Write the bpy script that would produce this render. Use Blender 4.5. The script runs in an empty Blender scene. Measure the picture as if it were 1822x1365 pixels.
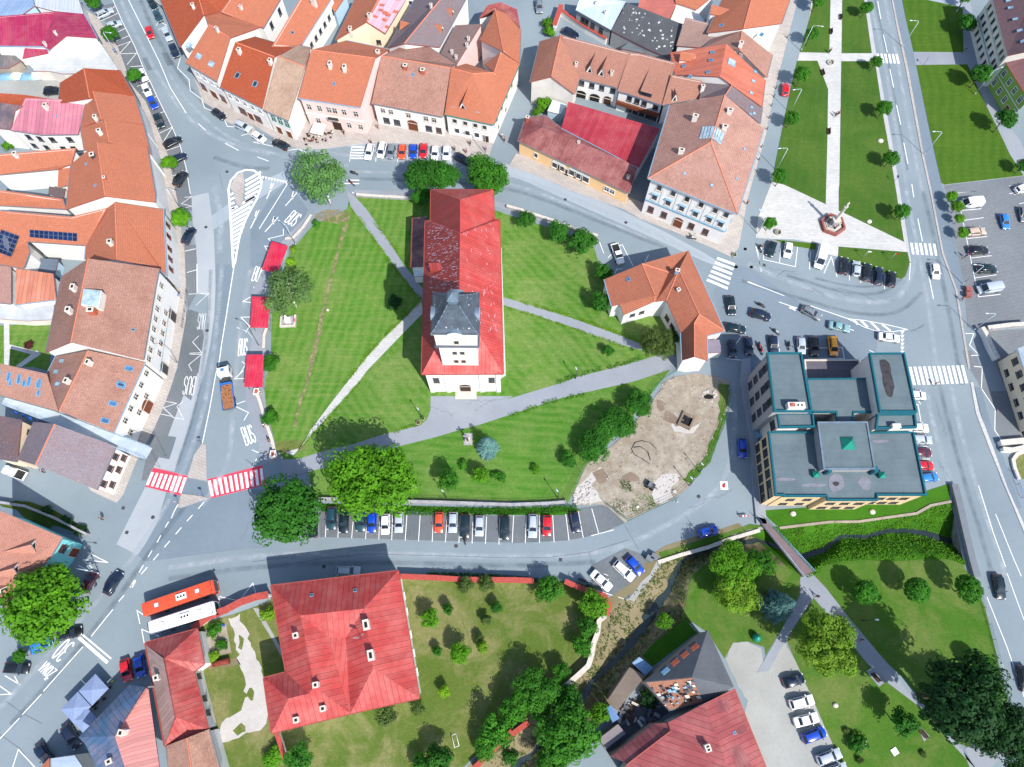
import bpy,bmesh,math,random
from mathutils import Vector,Matrix,noise
from mathutils.geometry import tessellate_polygon
RND=random.Random(11)
scn=bpy.context.scene
COL=scn.collection
PI=math.pi
# ---------------------------------------------------------------- camera, sky, sun, exposure
CAM_H=140.0
TILT=math.radians(21.0)
FPX=1264.0
cam_data=bpy.data.cameras.new('camera')
cam_data.sensor_width=36.0
cam_data.lens=FPX/1822.0*36.0
cam_data.clip_end=3000.0
cam_data.clip_start=1.0
cam=bpy.data.objects.new('camera',cam_data)
COL.objects.link(cam)
cam.location=(0,0,CAM_H)
cam.rotation_euler=(TILT,0,0)
scn.camera=cam
SUN_ELEV=math.radians(48.0)
SUN_AZ=math.radians(-56.0)
world=bpy.data.worlds.new('World')
scn.world=world
world.use_nodes=True
wn=world.node_tree.nodes
sky=wn.new('ShaderNodeTexSky')
sky.sky_type='NISHITA'
sky.sun_disc=False
sky.sun_elevation=SUN_ELEV
sky.sun_rotation=PI/2-SUN_AZ
sky.air_density=1.0
sky.dust_density=1.0
world.node_tree.links.new(sky.outputs[0],wn['Background'].inputs[0])
wn['Background'].inputs[1].default_value=0.125
sd=bpy.data.lights.new('sun','SUN')
sd.energy=3.6
sd.angle=math.radians(0.5)
sd.color=(1.0,0.95,0.88)
sun=bpy.data.objects.new('sun',sd)
COL.objects.link(sun)
sdir=Vector((math.cos(SUN_AZ)*math.cos(SUN_ELEV),math.sin(SUN_AZ)*math.cos(SUN_ELEV),math.sin(SUN_ELEV)))
sun.rotation_euler=sdir.to_track_quat('Z','Y').to_euler()
sun.location=sdir*300
scn.view_settings.view_transform='Standard'
scn.view_settings.look='None'
scn.view_settings.exposure=0.82
scn.view_settings.gamma=1.0
scn.cycles.max_bounces=5
scn.cycles.diffuse_bounces=3
scn.cycles.glossy_bounces=2
scn.cycles.transmission_bounces=2
scn.cycles.transparent_max_bounces=4
scn.cycles.caustics_reflective=False
scn.cycles.caustics_refractive=False
# ---------------------------------------------------------------- survey helpers: photo reading -> ground plan
K4=460.0/1820.0
SHEETS={}
for _r,_y in zip('ABCD',(0,340,680,1020)):
 for _c,_x in zip('1234',(0,450,900,1362)):
  SHEETS[_r+_c]=(_x,_y,K4)
for _n,_x,_y,_k in(('E1',300,280,1/7),('E2',300,470,1/7),('E3',260,660,1/7),('E4',0,1100,1/7),('E5',180,840,1/7),('E6',1560,500,262/1822),('E7',1560,690,262/1822),('E8',1300,400,262/1822)):
 SHEETS[_n]=(_x,_y,_k)
SHEETS['F']=(0,0,1.0)
CT,ST=math.cos(TILT),math.sin(TILT)
def P(s,x,y):
 o=SHEETS[s]
 return o[0]+x*o[2],o[1]+y*o[2]
def ray(px,py):
 u=(px-911.0)/FPX
 v=-(py-682.5)/FPX
 return Vector((u,v*CT+ST,v*ST-CT))
def G(px,py,z=0.0):
 d=ray(px,py)
 t=(z-CAM_H)/d.z
 return Vector((d.x*t,d.y*t,z))
def L(s,*xy,z=0.0):
 """flat list x,y,x,y... read on sheet s -> ground points"""
 return[G(*P(s,xy[i],xy[i+1]),z)for i in range(0,len(xy),2)]
def srgb(r,g,b):
 f=lambda c:(c/255/12.92)if c/255<=0.04045 else((c/255+0.055)/1.055)**2.4
 return(f(r),f(g),f(b),1.0)
class NT:
 def __init__(s,name):
  s.m=bpy.data.materials.new(name)
  s.m.use_nodes=True
  s.t=s.m.node_tree
  s.b=s.t.nodes['Principled BSDF']
 def n(s,typ,**kw):
  nd=s.t.nodes.new(typ)
  for k,v in kw.items():
   if k.startswith('i_'):
    key=k[2:]
    key=int(key)if key.isdigit()else key.replace('_',' ')
    sk=nd.inputs[key]
    if hasattr(v,'links')or isinstance(v,bpy.types.NodeSocket):
     s.t.links.new(v,sk)
    else:
     sk.default_value=v
   else:
    setattr(nd,k,v)
  return nd
 def math(s,op,a,b=0.0,clamp=False):
  return s.n('ShaderNodeMath',operation=op,i_0=a,i_1=b,use_clamp=clamp).outputs[0]
 def mix(s,fac,a,b,mode='MIX'):
  nd=s.n('ShaderNodeMix',data_type='RGBA',blend_type=mode)
  for idx,v in((0,fac),(6,a),(7,b)):
   sk=nd.inputs[idx]
   if isinstance(v,bpy.types.NodeSocket):
    s.t.links.new(v,sk)
   else:
    sk.default_value=v
  return nd.outputs[2]
 def noise(s,scale,detail=4,vec=None,rough=0.55,dist=0.0):
  nd=s.n('ShaderNodeTexNoise',i_Scale=scale,i_Detail=detail,i_Roughness=rough,i_Distortion=dist)
  if vec is not None:
   s.t.links.new(vec,nd.inputs['Vector'])
  return nd.outputs[0]
 def ramp(s,x,lo,hi):
  return s.n('ShaderNodeMapRange',i_0=x,i_1=lo,i_2=hi).outputs[0]
 def pos(s):
  return s.n('ShaderNodeNewGeometry').outputs['Position']
 def mapv(s,vec,scale=(1,1,1),rot=(0,0,0)):
  nd=s.n('ShaderNodeMapping')
  s.t.links.new(vec,nd.inputs[0])
  nd.inputs['Scale'].default_value=scale
  nd.inputs['Rotation'].default_value=rot
  return nd.outputs[0]
 def uv(s):
  return s.n('ShaderNodeUVMap',uv_map='uv').outputs[0]
 def objcol(s):
  return s.n('ShaderNodeObjectInfo').outputs['Color']
 def color(s,c):
  s.t.links.new(c,s.b.inputs['Base Color'])
 def bump(s,h,strength=0.3,dist=0.1):
  nd=s.n('ShaderNodeBump',i_Strength=strength,i_Distance=dist,i_Height=h)
  s.t.links.new(nd.outputs[0],s.b.inputs['Normal'])
 def rough(s,v,spec=0.3,metal=0.0):
  s.b.inputs['Roughness'].default_value=v
  s.b.inputs['Specular IOR Level'].default_value=spec
  s.b.inputs['Metallic'].default_value=metal
  return s
def lin(c,k):
 return(c[0]*k,c[1]*k,c[2]*k,1.0)
MATS={}
def simple(name,c,rough=0.7,spec=0.3,metal=0.0,var=0.12,scale=1.5):
 if name in MATS:
  return MATS[name]
 t=NT(name)
 t.rough(rough,spec,metal)
 nz=t.noise(scale,5,t.pos())
 t.color(t.mix(t.ramp(nz,0.3,0.7),lin(c,1-var),lin(c,1+var)))
 MATS[name]=t.m
 return t.m
def ground_mat(name,c,c2,big=0.04,fine=1.2,stain=0.25,bump=0.15,brick=None,rot=0.0,dark=None):
 t=NT(name)
 t.rough(0.9,0.2)
 p=t.pos()
 a=t.noise(big,6,p)
 col=t.mix(t.ramp(a,0.35,0.65),c,c2)
 f=t.noise(fine,6,p,0.7)
 col=t.mix(t.ramp(f,0.3,0.75),col,lin(dark or c,0.72 if dark is None else 1.0),'MIX')if stain>0.4 else t.mix(t.math('MULTIPLY',t.ramp(f,0.35,0.8),stain),col,lin(c,0.55))
 g=t.noise(9.0,3,p)
 col=t.mix(0.25,col,t.mix(t.ramp(g,0.3,0.7),lin(c,0.6),lin(c,1.35)))
 if brick:
  bv=t.mapv(p,rot=(0,0,rot))
  br=t.n('ShaderNodeTexBrick',i_Vector=bv,i_Scale=1.0)
  br.inputs['Brick Width'].default_value=brick[0]
  br.inputs['Row Height'].default_value=brick[1]
  br.inputs['Mortar Size'].default_value=brick[2]
  br.inputs['Color1'].default_value=(1,1,1,1)
  br.inputs['Color2'].default_value=(0.86,0.86,0.86,1)
  br.inputs['Mortar'].default_value=(0.6,0.6,0.6,1)
  col=t.mix(1.0,col,br.outputs[0],'MULTIPLY')
 t.color(col)
 t.bump(f,bump,0.05)
 MATS[name]=t.m
 return t.m
def grass_mat(name,c,c2,dry,stripe=0.0,rot=0.0,dryness=0.5,sscale=1.0):
 t=NT(name)
 t.rough(0.95,0.1)
 p=t.pos()
 a=t.noise(0.05,7,p,0.65)
 col=t.mix(t.ramp(a,0.35,0.65),c,c2)
 d=t.noise(0.11,8,p,0.7,0.6)
 col=t.mix(t.math('MULTIPLY',t.ramp(d,0.45,0.75),dryness),col,dry)
 if stripe:
  wv=t.n('ShaderNodeTexWave',wave_type='BANDS',bands_direction='X',i_Scale=0.16*sscale,i_Distortion=9.0,i_Detail=3.0)
  wv.inputs['Detail Scale'].default_value=0.35
  t.t.links.new(t.mapv(p,rot=(0,0,rot)),wv.inputs['Vector'])
  col=t.mix(t.math('MULTIPLY',wv.outputs['Fac'],stripe),col,t.mix(0.5,dry,lin(c2,1.25)))
  w2=t.noise(1.0,4,t.mapv(p,(0.08,1.6,1),(0,0,rot+PI/2)))
  col=t.mix(t.math('MULTIPLY',t.ramp(w2,0.45,0.75),stripe*0.8),col,lin(dry,1.1))
 f=t.noise(1.6,8,p,0.75)
 col=t.mix(t.math('MULTIPLY',t.ramp(f,0.3,0.75),0.55),col,lin(c,0.55))
 g=t.noise(5.0,4,p,0.7)
 col=t.mix(t.math('MULTIPLY',t.ramp(g,0.5,0.8),0.35),col,lin(dry,1.2))
 t.color(col)
 t.bump(t.noise(6,4,p,0.7),0.5,0.12)
 MATS[name]=t.m
 return t.m
ASPH=srgb(132,142,154)
ground_mat('asphalt',srgb(118,131,139),srgb(133,145,152),0.05,0.9,0.18,0.1)
ground_mat('asphalt_dark',srgb(108,122,133),srgb(120,133,144),0.06,0.9,0.25,0.1)
ground_mat('asphalt_pale',srgb(143,154,163),srgb(156,165,173),0.06,0.7,0.15,0.1)
ground_mat('asphalt_patch',srgb(96,106,112),srgb(108,118,124),0.1,1.0,0.25,0.1)
ground_mat('concrete_lane',srgb(150,157,164),srgb(162,168,174),0.08,0.6,0.15,0.05)
ground_mat('cobble',srgb(106,113,119),srgb(130,136,141),0.09,1.4,0.35,0.3,(0.45,0.3,0.05),0.5)
ground_mat('cobble_lot',srgb(120,126,132),srgb(138,143,148),0.07,1.2,0.3,0.3,(0.5,0.35,0.05),0.1)
ground_mat('paving_beige',srgb(170,163,158),srgb(184,177,171),0.15,1.2,0.2,0.1,(1.2,0.6,0.03),0.4)
ground_mat('paving_pale',srgb(184,184,182),srgb(197,197,195),0.08,0.8,0.12,0.05,(0.9,0.45,0.02),0.0)
ground_mat('path_grey',srgb(132,138,147),srgb(146,151,158),0.12,0.9,0.2,0.1)
ground_mat('kerb_stone',srgb(165,165,170),srgb(180,180,184),0.3,1.5,0.2,0.1)
ground_mat('gravel_white',srgb(146,148,144),srgb(166,167,164),0.12,1.4,0.3,0.3)
ground_mat('dirt',srgb(146,138,124),srgb(178,171,159),0.16,0.7,0.42,0.9,dark=srgb(118,104,90))
ground_mat('dirt_dark',srgb(118,104,90),srgb(140,126,112),0.3,1.5,0.4,0.9)
ground_mat('rubble_white',srgb(176,172,168),srgb(190,186,182),0.3,1.5,0.4,0.6)
ground_mat('dry_bank',srgb(116,108,80),srgb(136,126,102),0.15,1.2,0.4,0.6)
ground_mat('wall_stone_flat',srgb(150,150,152),srgb(176,176,178),0.4,1.5,0.4,0.5)
grass_mat('lawn',srgb(58,112,28),srgb(78,128,40),srgb(136,146,88),0.5,0.2,0.85)
grass_mat('lawn_south',srgb(54,108,28),srgb(74,124,40),srgb(128,142,82),0.38,1.72,0.8)
grass_mat('lawn_east',srgb(60,110,30),srgb(82,126,44),srgb(138,146,92),0.4,2.4,0.9)
grass_mat('lawn_square',srgb(54,90,30),srgb(70,104,38),srgb(106,118,60),0.12,0.2,0.45)
grass_mat('lawn_mown',srgb(52,90,24),srgb(68,102,30),srgb(98,116,46),0.35,0.15,0.3,0.8)
grass_mat('lawn_garden',srgb(76,102,36),srgb(100,112,54),srgb(148,138,100),0.0,0.9,1.3)
grass_mat('lawn_park',srgb(56,100,26),srgb(78,114,40),srgb(122,126,76),0.0,0.9,0.95)
grass_mat('lush',srgb(46,92,20),srgb(64,116,28),srgb(86,130,40),0.0,0,0.5)
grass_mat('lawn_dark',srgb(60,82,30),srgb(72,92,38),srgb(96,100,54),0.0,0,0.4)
simple('white_paint',(0.78,0.78,0.78,1),0.7,0.2,0,0.1,2.0)
simple('red_paint',srgb(208,64,84),0.7,0.2,0,0.12,2.0)
simple('dark_iron',(0.05,0.052,0.058,1),0.6,0.3)
simple('crack_dark',srgb(92,100,110),0.9,0.1)
# water
_t=NT('stream_water')
_t.rough(0.08,0.5)
_t.color(_t.mix(_t.ramp(_t.noise(0.5,4,_t.pos()),0.3,0.7),srgb(34,44,46),srgb(50,62,62)))
_t.bump(_t.noise(2.2,3,_t.pos()),0.15,0.05)
MATS['stream_water']=_t.m
# ---------------------------------------------------------------- mesh helpers
def link(name,me,parent=None):
 o=bpy.data.objects.new(name,me)
 COL.objects.link(o)
 if parent is not None:
  o.parent=parent
 return o
def tag(o,label=None,cat=None,group=None,kind=None):
 if label:
  o['label']=label
 if cat:
  o['category']=cat
 if group:
  o['group']=group
 if kind:
  o['kind']=kind
 return o
def empty(name,loc=(0,0,0),rz=0.0):
 o=bpy.data.objects.new(name,None)
 COL.objects.link(o)
 o.location=loc
 o.rotation_euler=(0,0,rz)
 o.empty_display_size=0.5
 return o
class MB:
 """mesh builder: verts, faces, material slots, uv per face corner"""
 def __init__(s):
  s.v,s.f,s.mi,s.uv,s.mats,s.sm=[],[],[],[],[],[]
 def m(s,name):
  if name not in s.mats:
   s.mats.append(name)
  return s.mats.index(name)
 def face(s,pts,mat,uv=None,smooth=False):
  i=len(s.v)
  s.v+=[tuple(p)for p in pts]
  s.f.append(tuple(range(i,i+len(pts))))
  s.mi.append(s.m(mat))
  s.uv.append(uv or[(p[0],p[1])for p in pts])
  s.sm.append(smooth)
 def grid(s,rings,mat,close=True,smooth=True,caps=False):
  """loft: list of rings of equal length, shared verts"""
  i=len(s.v)
  n=len(rings[0])
  for r in rings:
   s.v+=[tuple(p)for p in r]
  mi=s.m(mat)
  for a in range(len(rings)-1):
   for b in range(n if close else n-1):
    c=(b+1)%n
    s.f.append((i+a*n+b,i+a*n+c,i+(a+1)*n+c,i+(a+1)*n+b))
    s.mi.append(mi)
    s.uv.append([(0,0)]*4)
    s.sm.append(smooth)
  if caps:
   s.f.append(tuple(i+b for b in reversed(range(n))))
   s.f.append(tuple(i+(len(rings)-1)*n+b for b in range(n)))
   for _ in(0,1):
    s.mi.append(mi)
    s.uv.append([(0,0)]*n)
    s.sm.append(False)
 def box(s,lo,hi,mat,M=None,skip=''):
  x0,y0,z0=lo
  x1,y1,z1=hi
  c=[Vector(p)for p in((x0,y0,z0),(x1,y0,z0),(x1,y1,z0),(x0,y1,z0),(x0,y0,z1),(x1,y0,z1),(x1,y1,z1),(x0,y1,z1))]
  if M is not None:
   c=[M@p for p in c]
  for k,q in(('b',(3,2,1,0)),('t',(4,5,6,7)),('s',(0,1,5,4)),('e',(1,2,6,5)),('n',(2,3,7,6)),('w',(3,0,4,7))):
   if k in skip:
    continue
   s.face([c[j]for j in q],mat)
 def cyl(s,a,b,r0,r1,mat,n=8,caps=True,smooth=True):
  a,b=Vector(a),Vector(b)
  d=(b-a).normalized()
  x=d.orthogonal().normalized()
  y=d.cross(x)
  rings=[[a+(x*math.cos(t)+y*math.sin(t))*r0 for t in[2*PI*k/n for k in range(n)]],[b+(x*math.cos(t)+y*math.sin(t))*r1 for t in[2*PI*k/n for k in range(n)]]]
  s.grid(rings,mat,True,smooth,caps)
 def tube(s,pts,r,mat,n=6):
  for i in range(len(pts)-1):
   r0=r[i]if isinstance(r,(list,tuple))else r
   r1=r[i+1]if isinstance(r,(list,tuple))else r
   s.cyl(pts[i],pts[i+1],r0,r1,mat,n)
 def prism(s,poly,z0,z1,top,side=None):
  poly=ccw([Vector((p[0],p[1],0))for p in poly])
  n=len(poly)
  for tri in tess(poly):
   s.face([(poly[k].x,poly[k].y,z1)for k in tri],top)
  for k in range(n):
   a,b=poly[k],poly[(k+1)%n]
   s.face([(a.x,a.y,z0),(b.x,b.y,z0),(b.x,b.y,z1),(a.x,a.y,z1)],side or top)
 def mesh(s,name):
  me=bpy.data.meshes.new(name)
  me.from_pydata(s.v,[],s.f)
  for mn in s.mats:
   me.materials.append(MATS[mn])
  me.polygons.foreach_set('material_index',s.mi)
  me.polygons.foreach_set('use_smooth',s.sm)
  ul=me.uv_layers.new(name='uv')
  ul.data.foreach_set('uv',[c for f in s.uv for p in f for c in p])
  me.update()
  return me
 def obj(s,name,parent=None):
  return link(name,s.mesh(name),parent)
def area2(p):
 return sum(p[i].x*p[(i+1)%len(p)].y-p[(i+1)%len(p)].x*p[i].y for i in range(len(p)))
def ccw(p):
 return p if area2(p)>0 else list(reversed(p))
def tess(poly,holes=()):
 allp=[[Vector((p.x,p.y,0))for p in poly]]+[[Vector((p.x,p.y,0))for p in h]for h in holes]
 flat=[q for r in allp for q in r]
 out=[]
 for t in tessellate_polygon(allp):
  a,b,c=(flat[k]for k in t)
  ar=(b.x-a.x)*(c.y-a.y)-(c.x-a.x)*(b.y-a.y)
  if abs(ar)<1e-9:
   continue
  out.append(tuple(t)if ar>0 else(t[0],t[2],t[1]))
 return out
def smooth_poly(p,it=1):
 """Chaikin corner cutting of a closed outline"""
 for _ in range(it):
  q=[]
  for i in range(len(p)):
   a,b=p[i],p[(i+1)%len(p)]
   q+=[a*0.75+b*0.25,a*0.25+b*0.75]
  p=q
 return p
def sheet(name,mat,poly,z,side=None,label=None,kind='structure',rough=0.0,smooth=0):
 if smooth:
  poly=smooth_poly(poly,smooth)
 if rough:
  q=[]
  for i in range(len(poly)):
   a,b=poly[i],poly[(i+1)%len(poly)]
   n=max(1,int((b-a).length/0.8))
   for k in range(n):
    c=a.lerp(b,k/n)
    nn=noise.noise_vector(c*0.9)
    q.append(c+Vector((nn.x,nn.y,0))*rough)
  poly=q
 mb=MB()
 mb.prism(poly,0.0 if side else z-0.003,z,mat,side or mat)
 o=mb.obj(name)
 tag(o,label,None,None,kind)
 return o
def stroke(mb,pts,w,mat,z):
 """flat polyline ribbon"""
 for i in range(len(pts)-1):
  a,b=pts[i],pts[i+1]
  d=(b-a)
  d.z=0
  if d.length<1e-4:
   continue
  d.normalize()
  n=Vector((-d.y,d.x,0))*w/2
  e=d*(w*0.4 if len(pts)>2 else 0)
  q=[a-e-n,b+e-n,b+e+n,a-e+n]
  mb.face([(p.x,p.y,z+i*0.0004)for p in q],mat)
GULLY=[((1692,890),(1700,968),(1716,1006)),((1660,903),(1640,948),(1690,996)),((1630,915),(1610,943),(1640,996)),((1577,923),(1578,941),(1589,1000)),((1526,930),(1545,953),(1540,997)),((1476,930),(1500,952),(1500,999)),((1433,936),(1470,979),(1462,1008)),((1405,940),(1435,990),(1450,1022)),((1365,936),(1392,975),(1438,1030)),((1330,945),(1345,958),(1400,1010)),((1295,957),(1290,970),(1330,992)),((1240,974),(1240,985),(1262,1000)),((1200,985),(1213,998),(1236,1020)),((1175,1000),(1205,1015),(1226,1040)),((1150,1040),(1192,1045),(1222,1066)),((1092,1075),(1165,1085),(1216,1095)),((1083,1100),(1140,1125),(1190,1122)),((1066,1130),(1115,1157),(1150,1156)),((1049,1185),(1075,1193),(1118,1192)),((1020,1205),(1052,1213),(1098,1217)),((990,1232),(1037,1245),(1078,1247)),((960,1260),(1000,1290),(1045,1283)),((900,1310),(950,1340),(990,1332)),((850,1345),(900,1380),(955,1390)),((810,1385),(860,1425),(920,1445))]
NB=[G(*g[0])for g in GULLY]
SB=[G(*g[2])for g in GULLY]
DEPTH=[-3.6 if i<10 else-2.2 for i in range(len(GULLY))]
hole=NB+list(reversed(SB))
R0=420.0
outer=[Vector((-R0,-R0+60,0)),Vector((R0,-R0+60,0)),Vector((R0,R0+60,0)),Vector((-R0,R0+60,0))]
mb=MB()
fl=outer+hole
for tri in tess(outer,[hole]):
 mb.face([(fl[k].x,fl[k].y,0)for k in tri],'asphalt')
tag(mb.obj('ground'),'grey asphalt ground of the streets',None,None,'structure')
# the sunken stream bed: lofted banks with an uneven surface
def bank(i0,i1,mat,name):
 secs=[]
 for i in range(i0,i1):
  steps=5 if i<i1-1 else 1
  for k in range(steps):
   t=k/steps
   n,s=NB[i].lerp(NB[min(i+1,len(NB)-1)],t),SB[i].lerp(SB[min(i+1,len(SB)-1)],t)
   j=min(i+1,len(GULLY)-1)
   zc=DEPTH[i]*(1-t)+DEPTH[j]*t
   c=G(*GULLY[i][1],DEPTH[i]).lerp(G(*GULLY[j][1],DEPTH[j]),t)
   row=[]
   for a in range(17):
    if a<=8:
     u=a/8
     p=n.lerp(Vector((c.x,c.y,0)),u)
    else:
     u=(16-a)/8
     p=s.lerp(Vector((c.x,c.y,0)),u)
    z=zc*(u*u*(3-2*u))if 0<a<16 else 0.0
    if 0<a<16:
     z+=noise.noise(Vector((p.x,p.y,0))*0.6)*0.28+noise.noise(Vector((p.x,p.y,3))*1.9)*0.14
    if a==8:
     z=zc-0.1
    row.append((p.x,p.y,z))
   secs.append(row)
 m_=MB()
 m_.grid(secs,mat,False,True)
 return tag(m_.obj(name),None,None,None,'structure')
bank(0,10,'lush','green_stream_bank')
bank(9,len(GULLY),'dry_bank','dry_stream_bank')
def ribbon(pts,widths,z,mat,name):
 m_=MB()
 rows=[]
 for i,p in enumerate(pts):
  d=(pts[min(i+1,len(pts)-1)]-pts[max(i-1,0)])
  d.normalize()
  n=Vector((-d.y,d.x,0))*widths[i]/2
  zz=z[i]if isinstance(z,list)else z
  rows.append([(p.x+n.x,p.y+n.y,zz),(p.x-n.x,p.y-n.y,zz)])
 m_.grid(rows,mat,False,False)
 return m_.obj(name)
wp,ww,wz=[],[],[]
for i in range(len(GULLY)-1):
 for k in range(6):
  t=k/6
  c=G(*GULLY[i][1],DEPTH[i]).lerp(G(*GULLY[i+1][1],DEPTH[i+1]),t)
  nn=noise.noise(Vector((i+t,0,0))*1.3)
  c.x+=nn*0.5
  wp.append(c)
  ww.append((1.5 if i<9 else 2.0 if i<15 else 2.9)+0.5*nn)
  wz.append(DEPTH[i]*(1-t)+DEPTH[i+1]*t+0.17)
w=ribbon(wp,ww,wz,'stream_water','stream_water')
tag(w,None,None,None,'structure')
# grassy lips of the stream banks
for nm_,side_,i0_,i1_,m__ in(('bank_verge',SB,0,9,'lawn_park'),('bank_verge',SB,8,17,'lawn_park'),('bank_verge',NB,9,17,'dry_bank'),('bank_verge',SB,16,24,'dry_bank'),('bank_verge',NB,16,24,'dry_bank')):
 mv_=MB()
 rows_=[]
 for i in range(i0_,i1_):
  o_=(NB[i]if side_ is SB else SB[i])-side_[i]
  o_.normalize()
  p_=side_[i]
  rows_.append([(p_.x+o_.x*.05,p_.y+o_.y*.05,.021),(p_.x-o_.x*2.2,p_.y-o_.y*2.2,.021+.002*(m__=='dry_bank'))])
 mv_.grid(rows_,m__,False,False)
 tag(mv_.obj(nm_),None,None,None,'structure')
lawn_church=L('F',622,352,634,350,735,355,770,360,880,374,905,383,960,400,1010,416,1056,436,1062,458,1070,482,1080,505,1098,560,1200,560,1212,640,1195,655,1160,700,1110,760,1050,820,1040,832,1012,895,900,892,720,891,563,886,548,842,508,822,494,800,476,740,470,690,482,640,484,560,494,500,516,450,556,402,600,382,618,372)
sheet('church_lawn','lawn',lawn_church,0.09,'kerb_stone')
sheet('verge','lush',L('F',563,896,700,899,910,905,1007,902,1037,908,1000,917,900,917,700,909,572,906),0.07,'kerb_stone')
YP=0.105
sheet('church_lawn','lawn_south',L('F',560,886,720,890,900,891,1010,894,1038,834,1110,760,1160,700,1190,658,1030,690,920,728,830,752,700,785,560,826,550,842),0.096)
sheet('church_lawn','lawn_east',L('F',895,384,960,404,1010,420,1054,440,1066,482,1095,562,1196,564,1206,640,1190,654,1000,700,905,710),0.0955)
sheet('church_lawn','lawn_east',L('C2',330,520,745,10)+L('B2',1190,880,1200,1360)+L('C2',1240,200,1190,290,900,370,520,470),0.0953)
sheet('path','path_grey',L('B2',655,-6,725,46,800,130,900,270,1010,440,1080,540,1200,690,1200,775,1190,775,1130,700,1010,545,880,370,760,210,690,110),YP)
sheet('path','paving_pale',L('B2',1185,768,1050,915,930,1030,820,1150,650,1365,552,1492,408,1684,335,1810,200,1830)[:8]+L('C2',225,492,280,520,310,490,530,240,745,0)+L('B2',800,1270,1060,1000,1198,860),YP)
sheet('path','path_grey',L('C2',195,548,330,540,520,480,700,440,900,375,1180,305,1225,265,1250,200,1252,100,1830,100)+L('C3',0,125,380,10)+L('B3',500,1310,820,1230,960,1190,1180,1125,1215,1240,1140,1262,900,1342)+L('C3',400,110,0,240)+L('C2',1600,300,1480,330,1300,385,1040,450,900,490,520,600,400,630,215,672),YP+0.006)
sheet('path','path_grey',L('B3',-30,750,0,755,120,790,460,895,780,1010,945,1075,960,1125,930,1115,760,1070,440,950,100,840,-30,800),YP+0.003)
sheet('apron','paving_pale',L('B3',-70,400,-30,400,0,1300,-60,1340),YP+0.009)
# planting strips beside the paths: low stuff built later
# worn track across the lawn
trk=L('B2',672,150,640,280,600,430,560,580,520,730,490,850,465,1000,430,1130,405,1260,380,1365)+L('C2',350,90,320,200,290,320)
tl,tr=[],[]
for i,p in enumerate(trk):
 for s_,lst in((1,tl),(-1,tr)):
  lst.append(p+Vector((s_*(0.5 if i in(0,1,6,7,8)else 0.3),0,0)))
simple('worn_grass',srgb(138,128,98),0.95,0.1,0,0.22,1.5)
_w=MATS['worn_grass'].node_tree
_n=_w.nodes.new('ShaderNodeTexNoise')
_n.inputs['Scale'].default_value=0.8
_n.inputs['Detail'].default_value=6
_r=_w.nodes.new('ShaderNodeMapRange')
for _k,_v in((1,.36),(2,.6),(3,.12),(4,.95)):
 _r.inputs[_k].default_value=_v
_w.links.new(_w.nodes.new('ShaderNodeNewGeometry').outputs['Position'],_n.inputs['Vector'])
_w.links.new(_n.outputs[0],_r.inputs[0])
_w.links.new(_r.outputs[0],_w.nodes['Principled BSDF'].inputs['Alpha'])
sheet('worn_track','worn_grass',tl+tr[::-1],0.094,rough=0.35)
for bx,by,br in((590,385,2.6),(516,795,2.2),(640,375,1.2)):
 c=G(bx,by)
 sheet('bare_patch','worn_grass' if bx<600 and by<500 else 'lawn_garden',[c+Vector((math.cos(a)*br*1.5,math.sin(a)*br*.7,0))for a in[k*PI/8 for k in range(16)]],0.0945,rough=0.5)
dirt=L('B3',1130,1340)+L('C3',1090,10,1200,-40,1330,-60,1480,-40,1570,0,1560,190,1520,320,1420,560,1290,730,1190,820,1060,880,860,975,840,990,700,868,480,864,470,790,540,650,570,580,740,460,900,300,1020,150)
sheet('building_site_dirt','dirt',dirt,0.115,'dirt',rough=0.3)
sheet('rubble_ground','rubble_white',L('C3',1030,770,1040,700,1110,650,1210,630,1220,690,1160,740,1180,820,1060,870),0.121,rough=0.9,smooth=1)
sheet('rubble_ground','rubble_white',L('C3',490,850,480,770,560,690,660,600,690,640,600,720,680,840,640,856),0.121,rough=0.5)
sheet('rubble_ground','rubble_white',L('C3',1150,330,1200,260,1290,330,1360,290,1350,350,1260,375),0.121,rough=0.7,smooth=1)
sheet('site_weeds','lawn_park',L('C3',1440,560,1540,300,1570,20,1500,10,1500,280,1400,520,1250,690,1290,720),0.1225,rough=0.5)
for ex in((1180,200,1240,330,1120,280,1100,210),(800,660,900,630,960,680,880,720),(660,590,740,650,690,720,600,680),(1060,120,1110,130,1120,180,1070,190)):
 sheet('dug_soil','dirt_dark',L('C3',*ex),0.1235,rough=0.9,smooth=1)
sheet('parking_paving','cobble',L('C2',465,905,600,900,1000,915,1820,945)+L('C3',200,935,420,900,700,862,840,992,640,1075,540,1095,430,1115,40,1135)+L('C2',1820,1130,1080,1110,470,1090),0.012)
sheet('parking_paving','cobble',L('C3',590,1365,600,1290,700,1240,840,1170,960,1210,1050,1250,1010,1365)+L('D3',860,190,640,120),0.012)
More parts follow.
